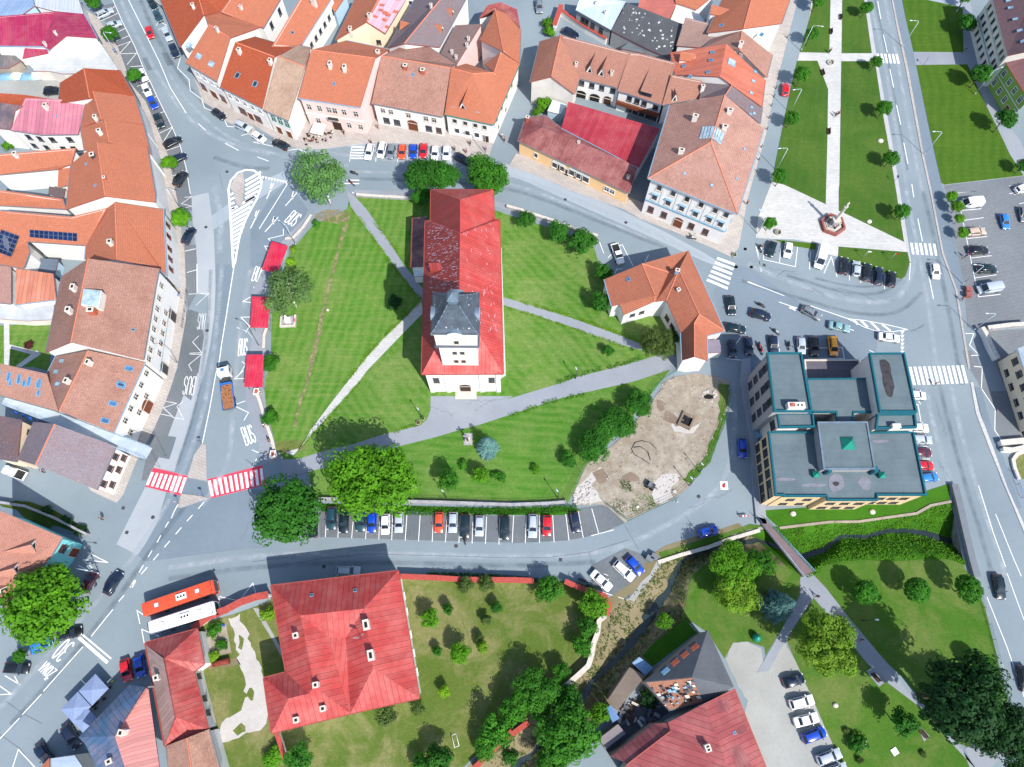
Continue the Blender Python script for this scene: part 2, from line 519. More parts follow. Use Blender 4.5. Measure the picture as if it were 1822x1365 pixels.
# old tarmac, lanes and bays of the west street
sheet('bus_bay','concrete_lane',L('E1',285,490,497,438,540,740,565,960,580,1365)+L('E2',585,300,570,640,520,1000,440,1365)+L('E3',640,300,560,620,350,1255,90,1205,200,1000,350,600,470,300,560,370,640,20)+L('E2',430,1000,490,600,490,400,360,360,355,0)+L('E1',340,1100,300,800),0.010)
sheet('bus_bay','concrete_lane',L('E5',550,185,810,250,720,560,690,640,560,880,455,1035,190,900),0.010)
sheet('parking_paving','cobble',L('E1',200,1090,340,1090,355,1365)+L('E2',355,360,240,560,225,360,210,0),0.013)
sheet('parking_paving','cobble',L('E2',240,560,370,600,440,900,370,1365)+L('E3',640,20,560,370,470,300,350,600,200,1000,90,1205,0,1365,-60,1365,80,690,270,300,360,40)+L('E2',110,1300,160,850),0.012)
sheet('parking_paving','cobble',L('A1',690,50,800,20,860,150,950,330,1010,480,1060,580,1150,770,1220,900,1290,1080,1340,1365)+L('B1',1350,60,1350,140,1240,130,1240,0)+L('A1',1200,1260,1190,1120,1130,960,1030,720,930,600,830,330),0.012)
sheet('bus_bay','asphalt_patch',L('E3',235,805,378,825,290,1100,145,1075),0.016)
sheet('old_tarmac','asphalt_pale',L('E1',540,725,755,575,775,755,555,905),0.008)
sheet('old_tarmac','asphalt_pale',L('E1',1170,300,1290,240,1440,170,1520,230,1480,300,1320,400,1120,520),0.008)
sheet('old_tarmac','asphalt_pale',L('F',330,0,345,0,400,110,500,210,560,250,660,268,740,285,830,300,905,310,1000,352,1150,418,1285,480,1290,470,1150,395,1010,330,905,288,640,252,520,215,420,125),0.006,smooth=1)
sheet('bus_lane','asphalt_dark',L('E1',1360,1365,1180,1365,1020,1365,1020,900,1250,520,1480,300,1560,420,1740,650,1700,740,1400,1100),0.008)
sheet('street','asphalt_dark',L('E2',585,0,800,0,640,1100)+L('E3',880,30,700,900,530,1300,350,1255,560,620,640,300,720,0)+L('E2',440,1365,520,1000,570,640),0.007)
sheet('street','asphalt_dark',L('E5',810,250,1000,280,960,430,1000,440,1370,330,1830,220)+L('F',476,870,450,930,470,975)+L('E5',1820,955,1220,1030,660,1105,540,1115,455,1035,560,880,690,640,720,560),0.007)
sheet('street','asphalt_dark',L('E8',0,470,230,540,700,860,960,1010,1500,1190,1822,1310)+L('E6',0,890,340,890)+L('F',1604,640,1546,628,1545,640,1430,640,1290,640,1280,560,1270,520),0.006)
# churchyard street pavement and stone kerbs
sheet('pavement','paving_beige',L('A1',590,60,690,130,830,330,930,600,1030,720,1130,960,1190,1110,1240,1365)+L('B1',1260,110,1280,300,1300,420,1310,700,1310,900,1250,1230,1210,1365)+L('C1',1170,130,1090,320,1000,480,960,560,870,790,820,850,640,765,600,700)+L('B1',1000,1365,1050,900,1040,0)+L('A1',1000,1200,800,600,560,60),0.12,'kerb_stone')
sheet('pavement','paving_beige',L('A1',1100,0,1180,100,1270,330,1340,480,1430,720,1500,760,1600,860,1820,980)+L('A2',0,880,130,960,320,1050,500,1050,800,1010,1000,1010,1400,1040,1480,1130,1660,1110,1690,1010,1640,850)+L('A2',600,800,0,720)+L('A1',1500,500,1200,100,1080,0),0.12,'kerb_stone')
sheet('pavement','paving_beige',L('A3',70,1085,20,1170,240,1245,500,1365)+L('B3',470,0,830,130,940,195,1200,295,1480,415,1580,465,1640,400,1700,60)+L('A4',0,960,60,640,120,420,225,0,160,-100,60,0)+L('A4',-40,400,-150,900)+L('B3',1500,300,900,60,500,-80)+L('A3',300,1100),0.12,'kerb_stone')
sheet('pavement','path_grey',L('E1',1400,1060,1450,1010,1740,700,1790,740,1600,1030,1480,1180,1400,1365)+L('E2',1400,60,1280,200,1230,500,1220,800,1210,1080,1190,1320)+L('E3',1490,250,1490,560,1600,900,1660,1080,1460,1170,1400,900,1240,400,1240,100)+L('E2',1000,1130,1050,800,1020,400,1160,100),0.08,'kerb_stone')
sheet('pavement','path_grey',L('F',628,345,735,349,860,362,900,372,1000,405,1064,432,1066,426,1000,396,905,364,860,354,735,342,632,338),0.1,'kerb_stone')
# square in the north-east: pale slab under lawns
sheet('square_paving','paving_pale',L('A4',330,-30,690,-30,745,330,870,1040,920,1340)+L('B4',985,345,1000,430,515,392,512,465,425,440,365,370,190,340,60,338,-70,330,-50,180)+L('A4',40,1290,60,1200,130,850,190,570,240,370,300,170),0.06,'kerb_stone')
sheet('kerb_strip','kerb_stone',L('A4',690,-30,712,-30,770,330,890,1000,945,1340)+L('B4',1025,500,1000,500,985,345)+L('A4',920,1340,870,1040,745,330),0.07,'kerb_stone')
SQ=0.10
sheet('square_lawn','lawn_square',L('A4',345,-30,458,-30,449,375,241,370,300,170),SQ,'kerb_stone')
sheet('square_lawn','lawn_square',L('A4',540,-30,690,-30,748,377,535,377),SQ,'kerb_stone')
sheet('square_lawn','lawn_square',L('A4',223,430,365,430,440,630,435,1000,425,1365)+L('B4',424,95)+L('A4',255,1360,132,1303,50,1285,60,1200,130,850,190,570),SQ,'kerb_stone')
sheet('square_lawn','lawn_square',L('A4',533,433,768,433,780,500,825,800,868,1040,918,1340)+L('B4',975,360,550,155,515,140,515,0)+L('A4',520,1300),SQ,'kerb_stone')
sheet('square_lawn','lawn_square',L('B4',514,392,1000,432,1015,505,985,600,955,622,930,615,510,465),SQ,'kerb_stone')
sheet('square_lawn','lawn_mown',L('B4',60,342,360,372,350,415,200,390,110,365),SQ,'kerb_stone')
sheet('square_path_joint','kerb_stone',L('A4',236,372,768,378,768,381,236,375),0.064)
# east street
sheet('pavement','asphalt_dark',L('A4',890,-20,950,-20,1040,370,1160,960,1240,1310)+L('B4',1290,80,1340,350,1400,700,1345,700,1250,440,1165,0)+L('A4',1110,1090,1000,480,930,180),0.11,'kerb_stone')
sheet('kerb_strip','paving_beige',L('A4',884,-20,893,-20,933,180,1003,480,1113,1090)+L('B4',1168,0,1253,440,1348,700,1440,1250,1425,1250,1335,700,1240,440,1155,0)+L('A4',1098,1090,985,480,920,180),0.115,'kerb_stone')
sheet('kerb_strip','paving_pale',L('C4',1440,0,1460,0,1500,200,1600,460,1700,740,1800,960,1860,1100,1840,1110,1720,820,1580,480,1480,220),0.115,'kerb_stone')
sheet('pavement','asphalt_dark',L('E7',1210,0,1290,0,1420,500,1520,690,1570,880,1680,1200,1800,1500,1700,1500,1540,1140,1380,640,1270,260),0.10,'kerb_stone')
sheet('square_lawn','lawn_mown',L('A4',958,-20,1040,-20,1340,45,1385,60,1392,370,1035,368,1000,190),SQ,'kerb_stone')
sheet('square_lawn','lawn_mown',L('A4',1058,460,1420,455,1450,520,1530,700,1630,900,1720,1090,1815,1238,1260,1302,1238,1290,1165,960),SQ,'kerb_stone')
sheet('square_paving','path_grey',L('A4',1040,368,1392,370,1420,455,1055,460),0.07,'kerb_stone')
sheet('square_paving','asphalt_pale',L('A4',1040,-20,1400,-20,1385,58,1340,45,1040,0),0.05,'kerb_stone')
sheet('pavement','path_grey',L('A4',1390,60,1392,370,1420,455,1530,700,1630,900,1720,1090,1815,1238,1900,1238,1790,990,1650,800,1560,560,1470,300,1450,60,1430,-20,1390,-20),0.09,'kerb_stone')
sheet('car_park','cobble_lot',L('A4',1255,1305,1830,1238,1900,1240)+L('B4',1900,0,1900,900,1730,950,1500,970,1420,960,1400,700,1340,350,1285,60),0.012)
sheet('car_park','cobble_lot',L('E6',1170,860,1240,940,1400,1363,1822,1363,1822,600,1320,620)+L('E7',1822,640,1560,670,1470,530,1470,260,1290,0)+L('E6',1100,1000,1060,860),0.012)
# hotel surroundings
sheet('hotel_terrace','path_grey',L('B3',1655,1190,1720,1180)+L('C3',1720,0,1810,700,1830,1000,1760,1000,1740,800,1700,300,1650,0),0.5,'wall_stone_flat')
sheet('hotel_lawn','lush',L('C4',-20,905,1040,830,1120,770,1290,715,1300,840,1060,925,850,955,650,985,450,985,280,1005,100,1030,20,960),0.06,'kerb_stone')
# bank verge south of the road
sheet('verge','lawn_park',L('C3',1075,1200,1300,1130,1560,1055,1720,1000,1800,1010,1790,1045,1560,1110,1300,1180,1100,1270),0.03,rough=0.2)
sheet('verge','gravel_white',L('C3',1070,1255,1100,1262,1240,1212,1180,1232,1090,1290)+L('D3',1010,60,900,200,860,190,960,60,1010,10),0.035,rough=0.2)
sheet('verge','gravel_white',L('C3',1560,1118,1790,1040,1830,1030,1830,1015,1780,1020,1560,1090,1480,1130),0.035,rough=0.2)
# gardens in the south
sheet('garden_lawn','lawn_garden',L('F',716,1030,760,1031,900,1032,1000,1034,1048,1050,1074,1064,1082,1078,1078,1098,1062,1130,1047,1185,1012,1206,985,1232,955,1260,895,1310,845,1345,790,1400,380,1420,372,1290,360,1180,350,1112,420,1092,480,1070,490,1040),0.05)
sheet('garden_track','rubble_white',L('D1',1600,320,1690,290,1730,400,1820,620)+L('D2',70,700,120,1020,60,1100,-20,1130)+L('D1',1640,1165,1560,1200,1540,1090,1700,960,1740,860,1720,740,1680,560,1640,400),0.056,rough=0.9)
for gx in((1690,420,1720,470,1700,560,1680,500),(1760,780,1800,860,1770,930,1740,860),(1640,1120,1700,1040,1740,1080,1680,1150)):
 sheet('grass_patch','lawn_garden',L('D1',*gx),0.061,rough=0.8,smooth=1)
sheet('garden_track','gravel_white',L('D2',0,245,40,250,150,440,205,540,205,600,140,470),0.056,rough=0.1)
sheet('bare_patch','dirt',L('D1',1425,410,1590,350,1630,560,1480,590,1460,500),0.06)
sheet('bare_patch','dry_bank',L('D1',1440,640,1680,600,1700,640,1460,680),0.056,rough=0.4)
# park in the south-east
sheet('park_lawn','lawn_park',L('F',1447,1024,1462,1010,1500,1001,1540,999,1590,1002,1640,998,1690,998,1714,1008,1730,1030,1752,1080,1772,1160,1790,1240,1792,1262,1742,1340,1700,1320,1610,1210,1480,1080),0.05,'lawn_park')
sheet('park_lawn','lawn_park',L('D4',330,165,720,640,870,780,1150,990,1390,1250,1460,1400,560,1400,400,1040,240,680,150,480,250,250),0.05,'lawn_park')
sheet('park_lawn','lawn_park',L('F',1228,1044,1242,1022,1266,1003,1330,994,1400,1012,1436,1033)+L('D4',240,150,150,330,0,580)+L('D3',1820,520,1700,480,1600,490,1540,600,1420,420,1260,310),0.05,'lawn_park')
sheet('path','path_grey',L('D4',245,30,325,0,430,110,600,330,760,520,860,640,980,810,1110,950,1330,1220,1500,1400,1450,1400,1390,1250,1150,990,870,780,720,640,340,170,160,440,20,690,-60,700,150,330,240,170),0.062)
sheet('path','path_grey',L('D4',1400,1235,1530,1170,1700,1240,1560,1400,1480,1400),0.058)
sheet('gravel_yard','gravel_white',L('D3',1540,600,1600,490,1700,478,1800,530)+L('D4',0,690,140,480,240,680,400,1040,570,1420,-200,1420)+L('D3',1700,900),0.03,rough=0.4)
sheet('bench_pad','path_grey',L('D4',708,690,752,660,845,765,798,800),0.066)
sheet('bench_pad','path_grey',L('D4',1072,1085,1090,1080,1155,1150,1115,1185),0.066)
# small yards on the left edge
sheet('yard_paving','gravel_white',L('A1',-20,560,420,570,540,510,840,480,800,560,420,720,-20,660),0.03)
sheet('yard_lawn','lawn',L('B1',-40,950,360,930,350,1270,240,1240,-40,1240),0.03)
sheet('path','paving_pale',L('B1',28,925,66,925,68,1080,260,1130,220,1150,68,1110,70,1230,30,1230),0.05)
sheet('path','paving_pale',L('B1',110,1235,260,1120,290,1150,150,1240),0.055)
sheet('yard_paving','asphalt_dark',L('C1',100,860,500,960,600,1100,380,1050,180,960,0,930,-20,860),0.02)
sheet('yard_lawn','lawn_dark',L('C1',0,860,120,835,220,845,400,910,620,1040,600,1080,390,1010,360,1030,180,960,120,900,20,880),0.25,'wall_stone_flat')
# traffic islands
sheet('traffic_island','paving_beige',L('E3',700,905,745,920,760,1365)+L('E5',1320,110,1090,70)+L('E3',520,1310,600,1050),0.13,'kerb_stone')
sheet('traffic_island','paving_beige',L('E5',1000,270,1240,300,1340,325,1000,445,950,440),0.13,'kerb_stone')
sheet('traffic_island','asphalt_dark',L('E5',1080,75,1320,128,1345,320,1240,296,1000,265),0.02)
# ---------------------------------------------------------------- painted markings
simple('faded_paint',(0.56,0.57,0.58,1),0.75,0.2,0,0.3,1.2)
simple('worn_paint',(0.44,0.46,0.48,1),0.8,0.2,0,0.35,0.9)
def wear_mat(name,c,amount,across=True):
 t=NT(name)
 t.rough(0.9,0.15)
 t.b.inputs['Base Color'].default_value=c
 uv=t.uv()
 sx=t.n('ShaderNodeSeparateXYZ',i_0=uv)
 e=t.math('SUBTRACT',1.0,t.math('ABSOLUTE',t.math('SUBTRACT',t.math('MULTIPLY',sx.outputs[0],2.0),1.0)))
 nz=t.ramp(t.noise(0.35,6,t.pos(),0.7),0.3,0.65)
 a=t.math('MULTIPLY',t.math('MULTIPLY',t.math('MULTIPLY',e,1.5,True),nz,True),amount)
 t.t.links.new(a,t.b.inputs['Alpha'])
 MATS[name]=t.m
wear_mat('tyre_pale',srgb(176,186,194),0.6)
wear_mat('tyre_dark',srgb(90,102,112),0.36)
def worn(s,xy,w,mat='tyre_pale',z=0.018):
 p=L(s,*xy)
 for _ in range(2):
  q=[p[0]]
  for i in range(len(p)-1):
   q+=[p[i].lerp(p[i+1],.25),p[i].lerp(p[i+1],.75)]
  p=q+[p[-1]]
 mb_=MB()
 for i in range(len(p)-1):
  def side(k):
   d=(p[min(k+1,len(p)-1)]-p[max(k-1,0)]).normalized()
   return Vector((-d.y,d.x,0))*w/2
  a,b=side(i),side(i+1)
  zz=Vector((0,0,z))
  mb_.face([p[i]+a+zz,p[i]-a+zz,p[i+1]-b+zz,p[i+1]+b+zz],mat,[(0,i),(1,i),(1,i+1),(0,i+1)])
 tag(mb_.obj('tyre_worn_tarmac'),None,None,None,'structure')
for k,(s_,xy,w_,m__)in enumerate((('F',(215,0,240,60,285,140,330,210,400,255,480,275),1.6,'tyre_pale'),('F',(250,0,275,60,320,135,370,195,440,235,520,258),1.5,'tyre_dark'),('F',(300,130,340,190,410,250,500,278,620,295),1.2,'tyre_pale'),('F',(520,262,640,280,780,292,900,308,1000,345,1150,408,1260,462),1.4,'tyre_pale'),('F',(640,318,760,322,880,330,960,352,1060,392,1180,440),1.3,'tyre_dark'),('F',(620,305,760,310,900,322,1000,358,1150,425),1.2,'tyre_pale'),('F',(1330,470,1400,500,1500,535,1590,540,1620,500,1630,440),1.8,'tyre_pale'),('F',(1320,500,1420,530,1520,560,1600,560,1640,520),1.2,'tyre_dark'),('F',(1400,490,1500,522,1570,525,1605,495),1.1,'tyre_dark'),('F',(1450,495,1520,512,1570,508,1596,480),.8,'tyre_dark'),('A4',(735,0,830,400,900,800,970,1200,1000,1365),1.3,'tyre_pale'),('A4',(840,0,920,380,990,760,1070,1200,1110,1365),1.4,'tyre_pale'),('A4',(770,0,860,400,930,800,1000,1200),.8,'tyre_dark'),('B4',(990,0,1050,300,1110,600,1160,900,1220,1365),1.4,'tyre_pale'),('B4',(1110,0,1180,300,1250,650,1320,1000,1380,1365),1.4,'tyre_dark'),('C4',(1120,0,1180,300,1290,680,1400,1000,1500,1365),1.6,'tyre_pale'),('C4',(1300,0,1360,300,1470,700,1590,1050,1690,1365),1.5,'tyre_pale'),('C4',(1220,0,1290,300,1400,700,1510,1050,1600,1365),1.3,'tyre_dark'),('F',(395,470,388,560,378,650,360,740,330,830,280,930,200,1040,100,1150,0,1260),1.5,'tyre_pale'),('F',(445,480,425,600,415,720,410,820,360,900),1.6,'tyre_pale'),('F',(375,480,372,560,362,650,345,740,315,830),1.1,'tyre_dark'),('F',(20,1290,110,1190,200,1080,260,990,330,900),1.5,'tyre_dark'),('F',(300,1010,480,985,700,985,900,992,1080,985,1180,940,1290,870,1310,760,1305,680),1.6,'tyre_pale'),('F',(300,1030,480,1005,700,1000,900,1008,1060,1000),1.3,'tyre_dark'),('F',(380,330,395,390,390,450),2.2,'tyre_pale'),('F',(480,300,440,300,380,280),1.6,'tyre_dark'))):
 worn(s_,xy,w_,m__,0.018+0.0006*(k%5))
rc=random.Random(3)
mc_=MB()
for s_,x0,y0,x1,y1 in(('E8',430,520,860,620),('E8',900,680,1500,900),('E8',1000,780,1180,880),('E6',430,630,600,540),('E7',750,900,990,1240),('E7',700,100,860,600),('C2',1500,150,1800,110),('C2',1240,170,1420,240),('C2',1560,200,1700,120),('B4',1260,200,1330,500),('C3',1300,880,1600,760),('F',430,960,470,880),('F',250,560,262,700)):
 a,b=G(*P(s_,x0,y0)),G(*P(s_,x1,y1))
 pts=[a.lerp(b,k/14)+Vector((rc.uniform(-.35,.35),rc.uniform(-.35,.35),0))for k in range(15)]
 stroke(mc_,pts,.05,'crack_dark',0.128 if s_=='C2' else 0.024)
tag(mc_.obj('tarmac_crack'),None,None,None,'structure')
ZM=0.022
def marks(name,items,w=0.13,mat='white_paint',z=ZM):
 mb_=MB()
 for pts in items:
  stroke(mb_,pts,w,mat,z)
 return tag(mb_.obj(name),None,None,None,'structure')
def polys(name,items,mat='white_paint',z=ZM):
 mb_=MB()
 for pts in items:
  pts=ccw(pts)
  for tri in tess(pts):
   mb_.face([(pts[k].x,pts[k].y,z)for k in tri],mat)
 return tag(mb_.obj(name),None,None,None,'structure')
def zebra(name,A,B,n,frac=0.5,mat='white_paint',z=ZM,ext=True):
 """A: two corner points of one end (left edge line), B: of the other"""
 it=[]
 for k in range(n):
  t0=k/(n-1+frac)
  t1=t0+frac/(n-1+frac)
  it.append([A[0].lerp(B[0],t0),A[0].lerp(B[0],t1),A[1].lerp(B[1],t1),A[1].lerp(B[1],t0)])
 return polys(name,it,mat,z)
q=L('E3',90,1205,520,1310)+L('E5',990,295,550,180)
polys('red_crossing',[q],'red_paint',0.019)
zebra('crossing_stripes',L('E5',625,0,560,160),L('E5',1065,70,998,265),8,0.55,'white_paint',0.024)
q=L('E3',765,1350,1450,1175,1480,1365)+L('F',473,862)+L('E5',1820,215,1365,330)
polys('red_crossing',[q],'red_paint',0.019)
zebra('crossing_stripes',L('E5',1330,112,1370,305),L('F',467,833,470,861),11,0.52,'white_paint',0.024)
zebra('crossing_stripes',L('E6',395,1065,450,1290),L('E6',1075,1045,1130,1265),12,0.55)
zebra('crossing_stripes',L('B4',1018,365,1032,445),L('B4',1195,372,1210,455),6,0.5)
zebra('crossing_stripes',L('A4',782,378,795,445),L('A4',930,382,945,448),6,0.55)
zebra('crossing_stripes',L('B3',1490,465,1615,510),L('B3',1412,632,1560,695),6,0.5)
zebra('crossing_stripes',L('A2',700,1030,785,1035),L('A2',690,1120,780,1120),5,0.45)
# hatched teardrop island
tear=L('E1',805,1365,765,650,745,400,775,290,860,195,960,157,1060,165,1130,210,1160,290,1150,370,1100,520,1030,640,950,800,880,1000,830,1300)
marks('island_outline',[tear+[tear[0]]],0.45,z=0.026)
hat=[]
for k in range(19):
 t=k/18
 y=240+1000*t
 xl=955 if y<560 else(770+(y-560)*0.055)
 xr=1150 if y<380 else max(1150-(y-380)*0.405,815)
 if xr-xl>15:
  dy=(xr-xl)*0.58
  hat.append(L('E1',xl,y+dy/2,xr,y-dy/2))
for k in range(4):
 hat.append(L('E1',765,470+k*58,820,440+k*62))
marks('island_hatching',hat,0.62)
sheet('traffic_island','paving_beige',L('E1',930,185,945,330,915,610,850,590,800,430,770,380,830,250),0.12,'kerb_stone')
for y0 in range(8):
 pass
polys('give_way_teeth',[L('E1',1165+k*36,232+k*8,1195+k*36,238+k*8,1175+k*36,272+k*8)for k in range(9)])
marks('lane_line',[L('E1',1490,315,1300,620,1130,890),L('E1',815,1365)+L('E2',780,250,720,640,660,1000,625,1260)+L('E3',870,30,790,480,700,905)],0.16)
arr=[]
for a,b in(((1220,520),(1310,325)),((1455,605),(1600,440)),((1022,885),(1128,660)),((1200,930),(1365,745))):
 arr.append(L('E1',*a,*b))
 m=(a[0]*.35+b[0]*.65,a[1]*.35+b[1]*.65)
 arr.append(L('E1',m[0],m[1]+20,m[0]-12,m[1]-15,m[0]+5,m[1]-70))
marks('lane_arrow',arr,0.2)
marks('bus_zigzag',[L('E1',1430,895,1430,970,1240,1015,1275,1045),L('E1',1250,1110,1195,1105,1235,1170),L('E2',1060,285,1105,360,925,465,1030,480),L('E2',1010,660,900,662,1010,775,960,850),L('E3',1210,0,1100,100,1230,95),L('E3',1110,420,1235,375),L('E3',1110,440,1275,520,1220,615),L('E3',1320,985,1415,1025,1320,1200),L('E2',915,1215,960,1250,890,1365)],0.14)
marks('bus_zigzag',[L('E2',250,375,505,362,345,510),L('E2',375,895,300,970,415,1105,265,1110),L('E2',265,1122,410,1125,250,1255,290,1330),L('E3',245,380,380,405,215,460,335,570,170,535),L('E3',460,380,385,445,470,605,330,580),L('E1',155,640,295,610,160,580,285,490,200,500)],0.13,'faded_paint')
marks('bay_line',[L('E1',205,1170,335,1140),L('E2',230,105,350,72),L('E2',353,0,355,360)],0.13)
marks('bay_line',[L('A1',795,0,860,150,950,330,1010,480,1060,580,1100,670,1210,890,1270,1030,1310,1180,1340,1365)],0.13)
marks('bay_line',[L('A1',*p)for p in((705,150,830,95),(780,70,810,45),(790,190,860,150),(810,235,885,200),(815,290,910,252),(808,333,920,292,840,380,962,375,895,455),(920,470,1000,465),(965,610,1055,572),(1080,690,1100,680),(1130,795,1160,785),(1110,945,1215,895,1150,1000),(1155,1065,1265,1030),(1190,1135,1290,1110),(1215,1240,1320,1200),(1190,1145,1300,1090))],0.13)
marks('bay_line',[L('A1',1115,210,1175,180,1120,150,1100,180),L('A1',1270,405,1250,480,1330,560,1340,640,1420,700,1440,760,1500,785),L('A1',1580,840,1600,890,1660,895),L('A1',1700,955,1750,940,1820,1000),L('A2',0,1000,140,1030),L('A2',230,1060,320,1050,410,1090,420,1060)],0.14)
marks('centre_line',[L('A1',905,0,990,170,1120,430,1200,620,1310,795),L('A1',1395,870,1450,920),L('A1',1585,1010,1680,1060),L('A2',30,1105,110,1135)],0.15)
marks('bay_line',[L('A2',x0,1035,x1,1140)for x0,x1 in((695,680),(870,865),(1018,1018),(1095,1090),(1395,1392))]+[L('A2',510,1050,500,1090)],0.12)
marks('bay_line',[L('C2',x0,905+i*3.5,x1,1092+i*4)for i,(x0,x1)in enumerate(((520,510),(608,598),(712,695),(805,793),(895,886),(985,977),(1085,1072),(1178,1166),(1272,1262),(1368,1355),(1460,1450),(1550,1543),(1645,1637),(1738,1732)))]+[L('C3',*p)for p in((55,940,45,1132),(145,940,137,1132),(238,938,237,1132),(330,938,340,1128),(422,930,445,1115),(510,910,545,1095),(605,890,655,1070),(600,1082,760,1040))],0.12)
marks('bay_line',[L('E8',320,260,378,580),L('E8',405,320,408,430,800,520,828,280),L('E8',622,245,605,468),L('E8',988,330,975,555),L('E8',1155,600,1245,395,1318,645),L('E8',1470,610,1470,690),L('E8',1612,600,1610,720),L('E8',1752,640,1752,745),L('B4',840,590,838,690)],0.14)
marks('centre_line',[L('E8',220,705,665,880),L('E8',595,955,840,1040),L('E8',990,1005,1240,1090,1470,1170),L('E8',1470,1290,1525,1310)],0.15)
polys('lane_arrow',[L('E8',720,1030,740,1005,840,1030,800,1035,800,1068,770,1050)],z=0.024)
marks('island_outline',[L('B4',580,900,690,910,850,940,1000,975,900,990,780,985,700,960,580,900)],0.14)
marks('island_hatching',[L('B4',620,905,650,940),L('B4',670,910,720,960),L('B4',740,922,800,980),L('B4',820,938,880,985)],0.45)
polys('give_way_teeth',[L('B4',950,985+k*28,978,985+k*28,962,1008+k*28)for k in range(6)])
marks('centre_line',[L('A4',*p)for p in((790,10,812,135),(830,245,857,370),(875,487,902,617),(922,740,952,878),(973,1005,1003,1155),(1030,1298,1044,1390))]+[L('B4',1072,195,1105,355),L('B4',1150,600,1183,760)],0.17)
marks('edge_line',[L('B4',1000,520,1020,510,1012,625)],0.13)
marks('edge_line',[L('C4',1380,820,1500,1365),L('C4',1620,930,1745,1240,1800,1365),L('C4',1500,730,1600,1050,1690,1300),L('D4',1700,0,1820,330),L('D4',1560,170,1700,520,1820,870)],0.13)
marks('bay_line',[L('B4',*p)for p in((1345,15,1490,0),(1375,138,1518,125),(1390,208,1535,188),(1420,335,1560,320),(1450,472,1592,455),(1475,612,1625,590),(1500,745,1655,728),(1375,140,1425,380,1480,650,1500,745),(1785,90,1825,82),(1785,155,1825,148),(1750,25,1825,10))]+[L('A4',1345,1362,1490,1345),L('A4',1715,1310,1780,1300),L('A4',1715,1365,1780,1352)],0.13)
marks('bus_zigzag',[L('E6',1100,650,1200,652,1148,795,1270,920,1172,922),L('E6',1205,1058,1305,1065,1295,1330)+L('E7',1465,265,1460,525,1550,660)],0.15)
marks('bay_line',[L('E7',490,210,510,210,548,425,480,430),L('E7',490,575,590,578),L('E7',500,730,625,728),L('E7',530,885,660,882),L('E7',560,1040,695,1035),L('E7',515,165,545,205)],0.13)
marks('bay_line',[L('B4',230,1110,540,1100,555,1180,300,1178),L('B4',730,1120,765,1138),L('B4',85,1040,100,1130)],0.12)
marks('bay_line',[L('B3',660,360,690,440),L('B3',720,470,800,385,820,378,895,525),L('B3',1005,450,980,500),L('B3',770,575,780,550,820,548),L('B3',1760,390,1800,565),L('B3',1660,1190,1550,1180),L('B3',1570,1150,1660,1020)],0.14)
marks('centre_line',[L('B3',1700,640,1820,685)],0.14)
marks('centre_line',[L('E5',955,405,905,500),L('E5',905,500,875,575),L('E5',840,620,797,692),L('E5',743,788,697,878),L('E5',635,978,585,1060),L('E5',1280,375,1210,458),L('E5',1140,533,1068,612),L('E5',1000,690,928,775),L('E5',855,858,788,938),L('E5',718,1018,648,1100),L('E5',528,1160,472,1250),L('E5',575,1185,500,1272),L('E5',415,1345,370,1420),L('E5',430,1360,385,1440)],0.16)
marks('centre_line',[L('D1',955,50,915,100),L('D1',875,155,835,200),L('D1',795,255,642,445),L('D1',585,517,305,832),L('D1',292,852,158,995),L('D1',138,1020,0,1165)],0.16)
marks('stop_line',[L('E4',980,240,1340,555)],0.55)
marks('stop_line',[L('E4',1010,190,1385,505)],0.28)
marks('bay_line',[L('E4',60,715,250,828),L('E4',180,720,240,830),L('E4',0,845,140,945,0,952),L('D1',1020,300,965,262,985,355),L('D1',1120,445,998,395,1015,490),L('D1',1545,165,1685,195,1780,70,1810,170),L('D1',90,1365,130,1240,245,1365),L('D1',1540,170,1555,250),L('C1',550,1290,700,1362),L('C1',690,1345,585,1250,760,1270,620,1200)],0.14)
marks('bay_line',[L('D3',640,120,860,190),L('C3',690,1350,720,1362),L('D4',20,690,110,510)],0.1)
# tarmac joints, repaired seams and covers
marks('tarmac_joint',[L('C2',0,1265,105,1250,300,1225),L('C2',100,1310,500,1240,800,1210,1400,1225,1820,1238)+L('C3',300,1235,590,1195,860,1112),L('C3',585,1195,610,1285),L('C3',835,1005,935,1180),L('E4',75,1035,290,1190,520,1310),L('D1',0,1135,140,1235,240,1365),L('E6',435,625,520,580,585,535),L('E1',630,200,680,400),L('E8',1320,780,1600,850,1822,950),L('E8',900,800,1030,830),L('E8',570,640,660,570,800,580)],0.09,'crack_dark',0.02)
def cover(px,py,r=0.35,sq=False):
 c=G(px,py)
 n=4 if sq else 14
 polys('manhole_cover',[[c+Vector((math.cos(a)*r,math.sin(a)*r,0))for a in[2*PI*k/n+0.6 for k in range(n)]]],'dark_iron',0.028)
for s_,x,y,q in(('E1',465,870,0),('E2',480,828,0),('E5',645,563,0),('E5',320,752,1),('E5',275,448,1),('B3',1620,535,0),('B3',1730,535,1),('B3',1685,408,1),('E8',70,522,0),('E8',255,525,1),('E8',180,302,1),('E8',415,500,1),('C2',1430,1153,0),('C3',385,1250,1),('B3',845,222,0),('B3',418,60,1),('C2',1225,425,1),('C2',1268,402,1),('C3',1357,805,0),('C2',500,1298,0),('E1',727,180,0),('C3',88,380,1),('B4',895,585,1)):
 cover(*P(s_,x,y),0.45 if q else 0.38,q)
sheet('tarmac_patch','asphalt_patch',L('A1',1135,372,1175,368,1225,455,1180,465),0.009)
sheet('tarmac_patch','asphalt_patch',L('A1',1000,410,1040,400,1075,490,1040,497),0.009)
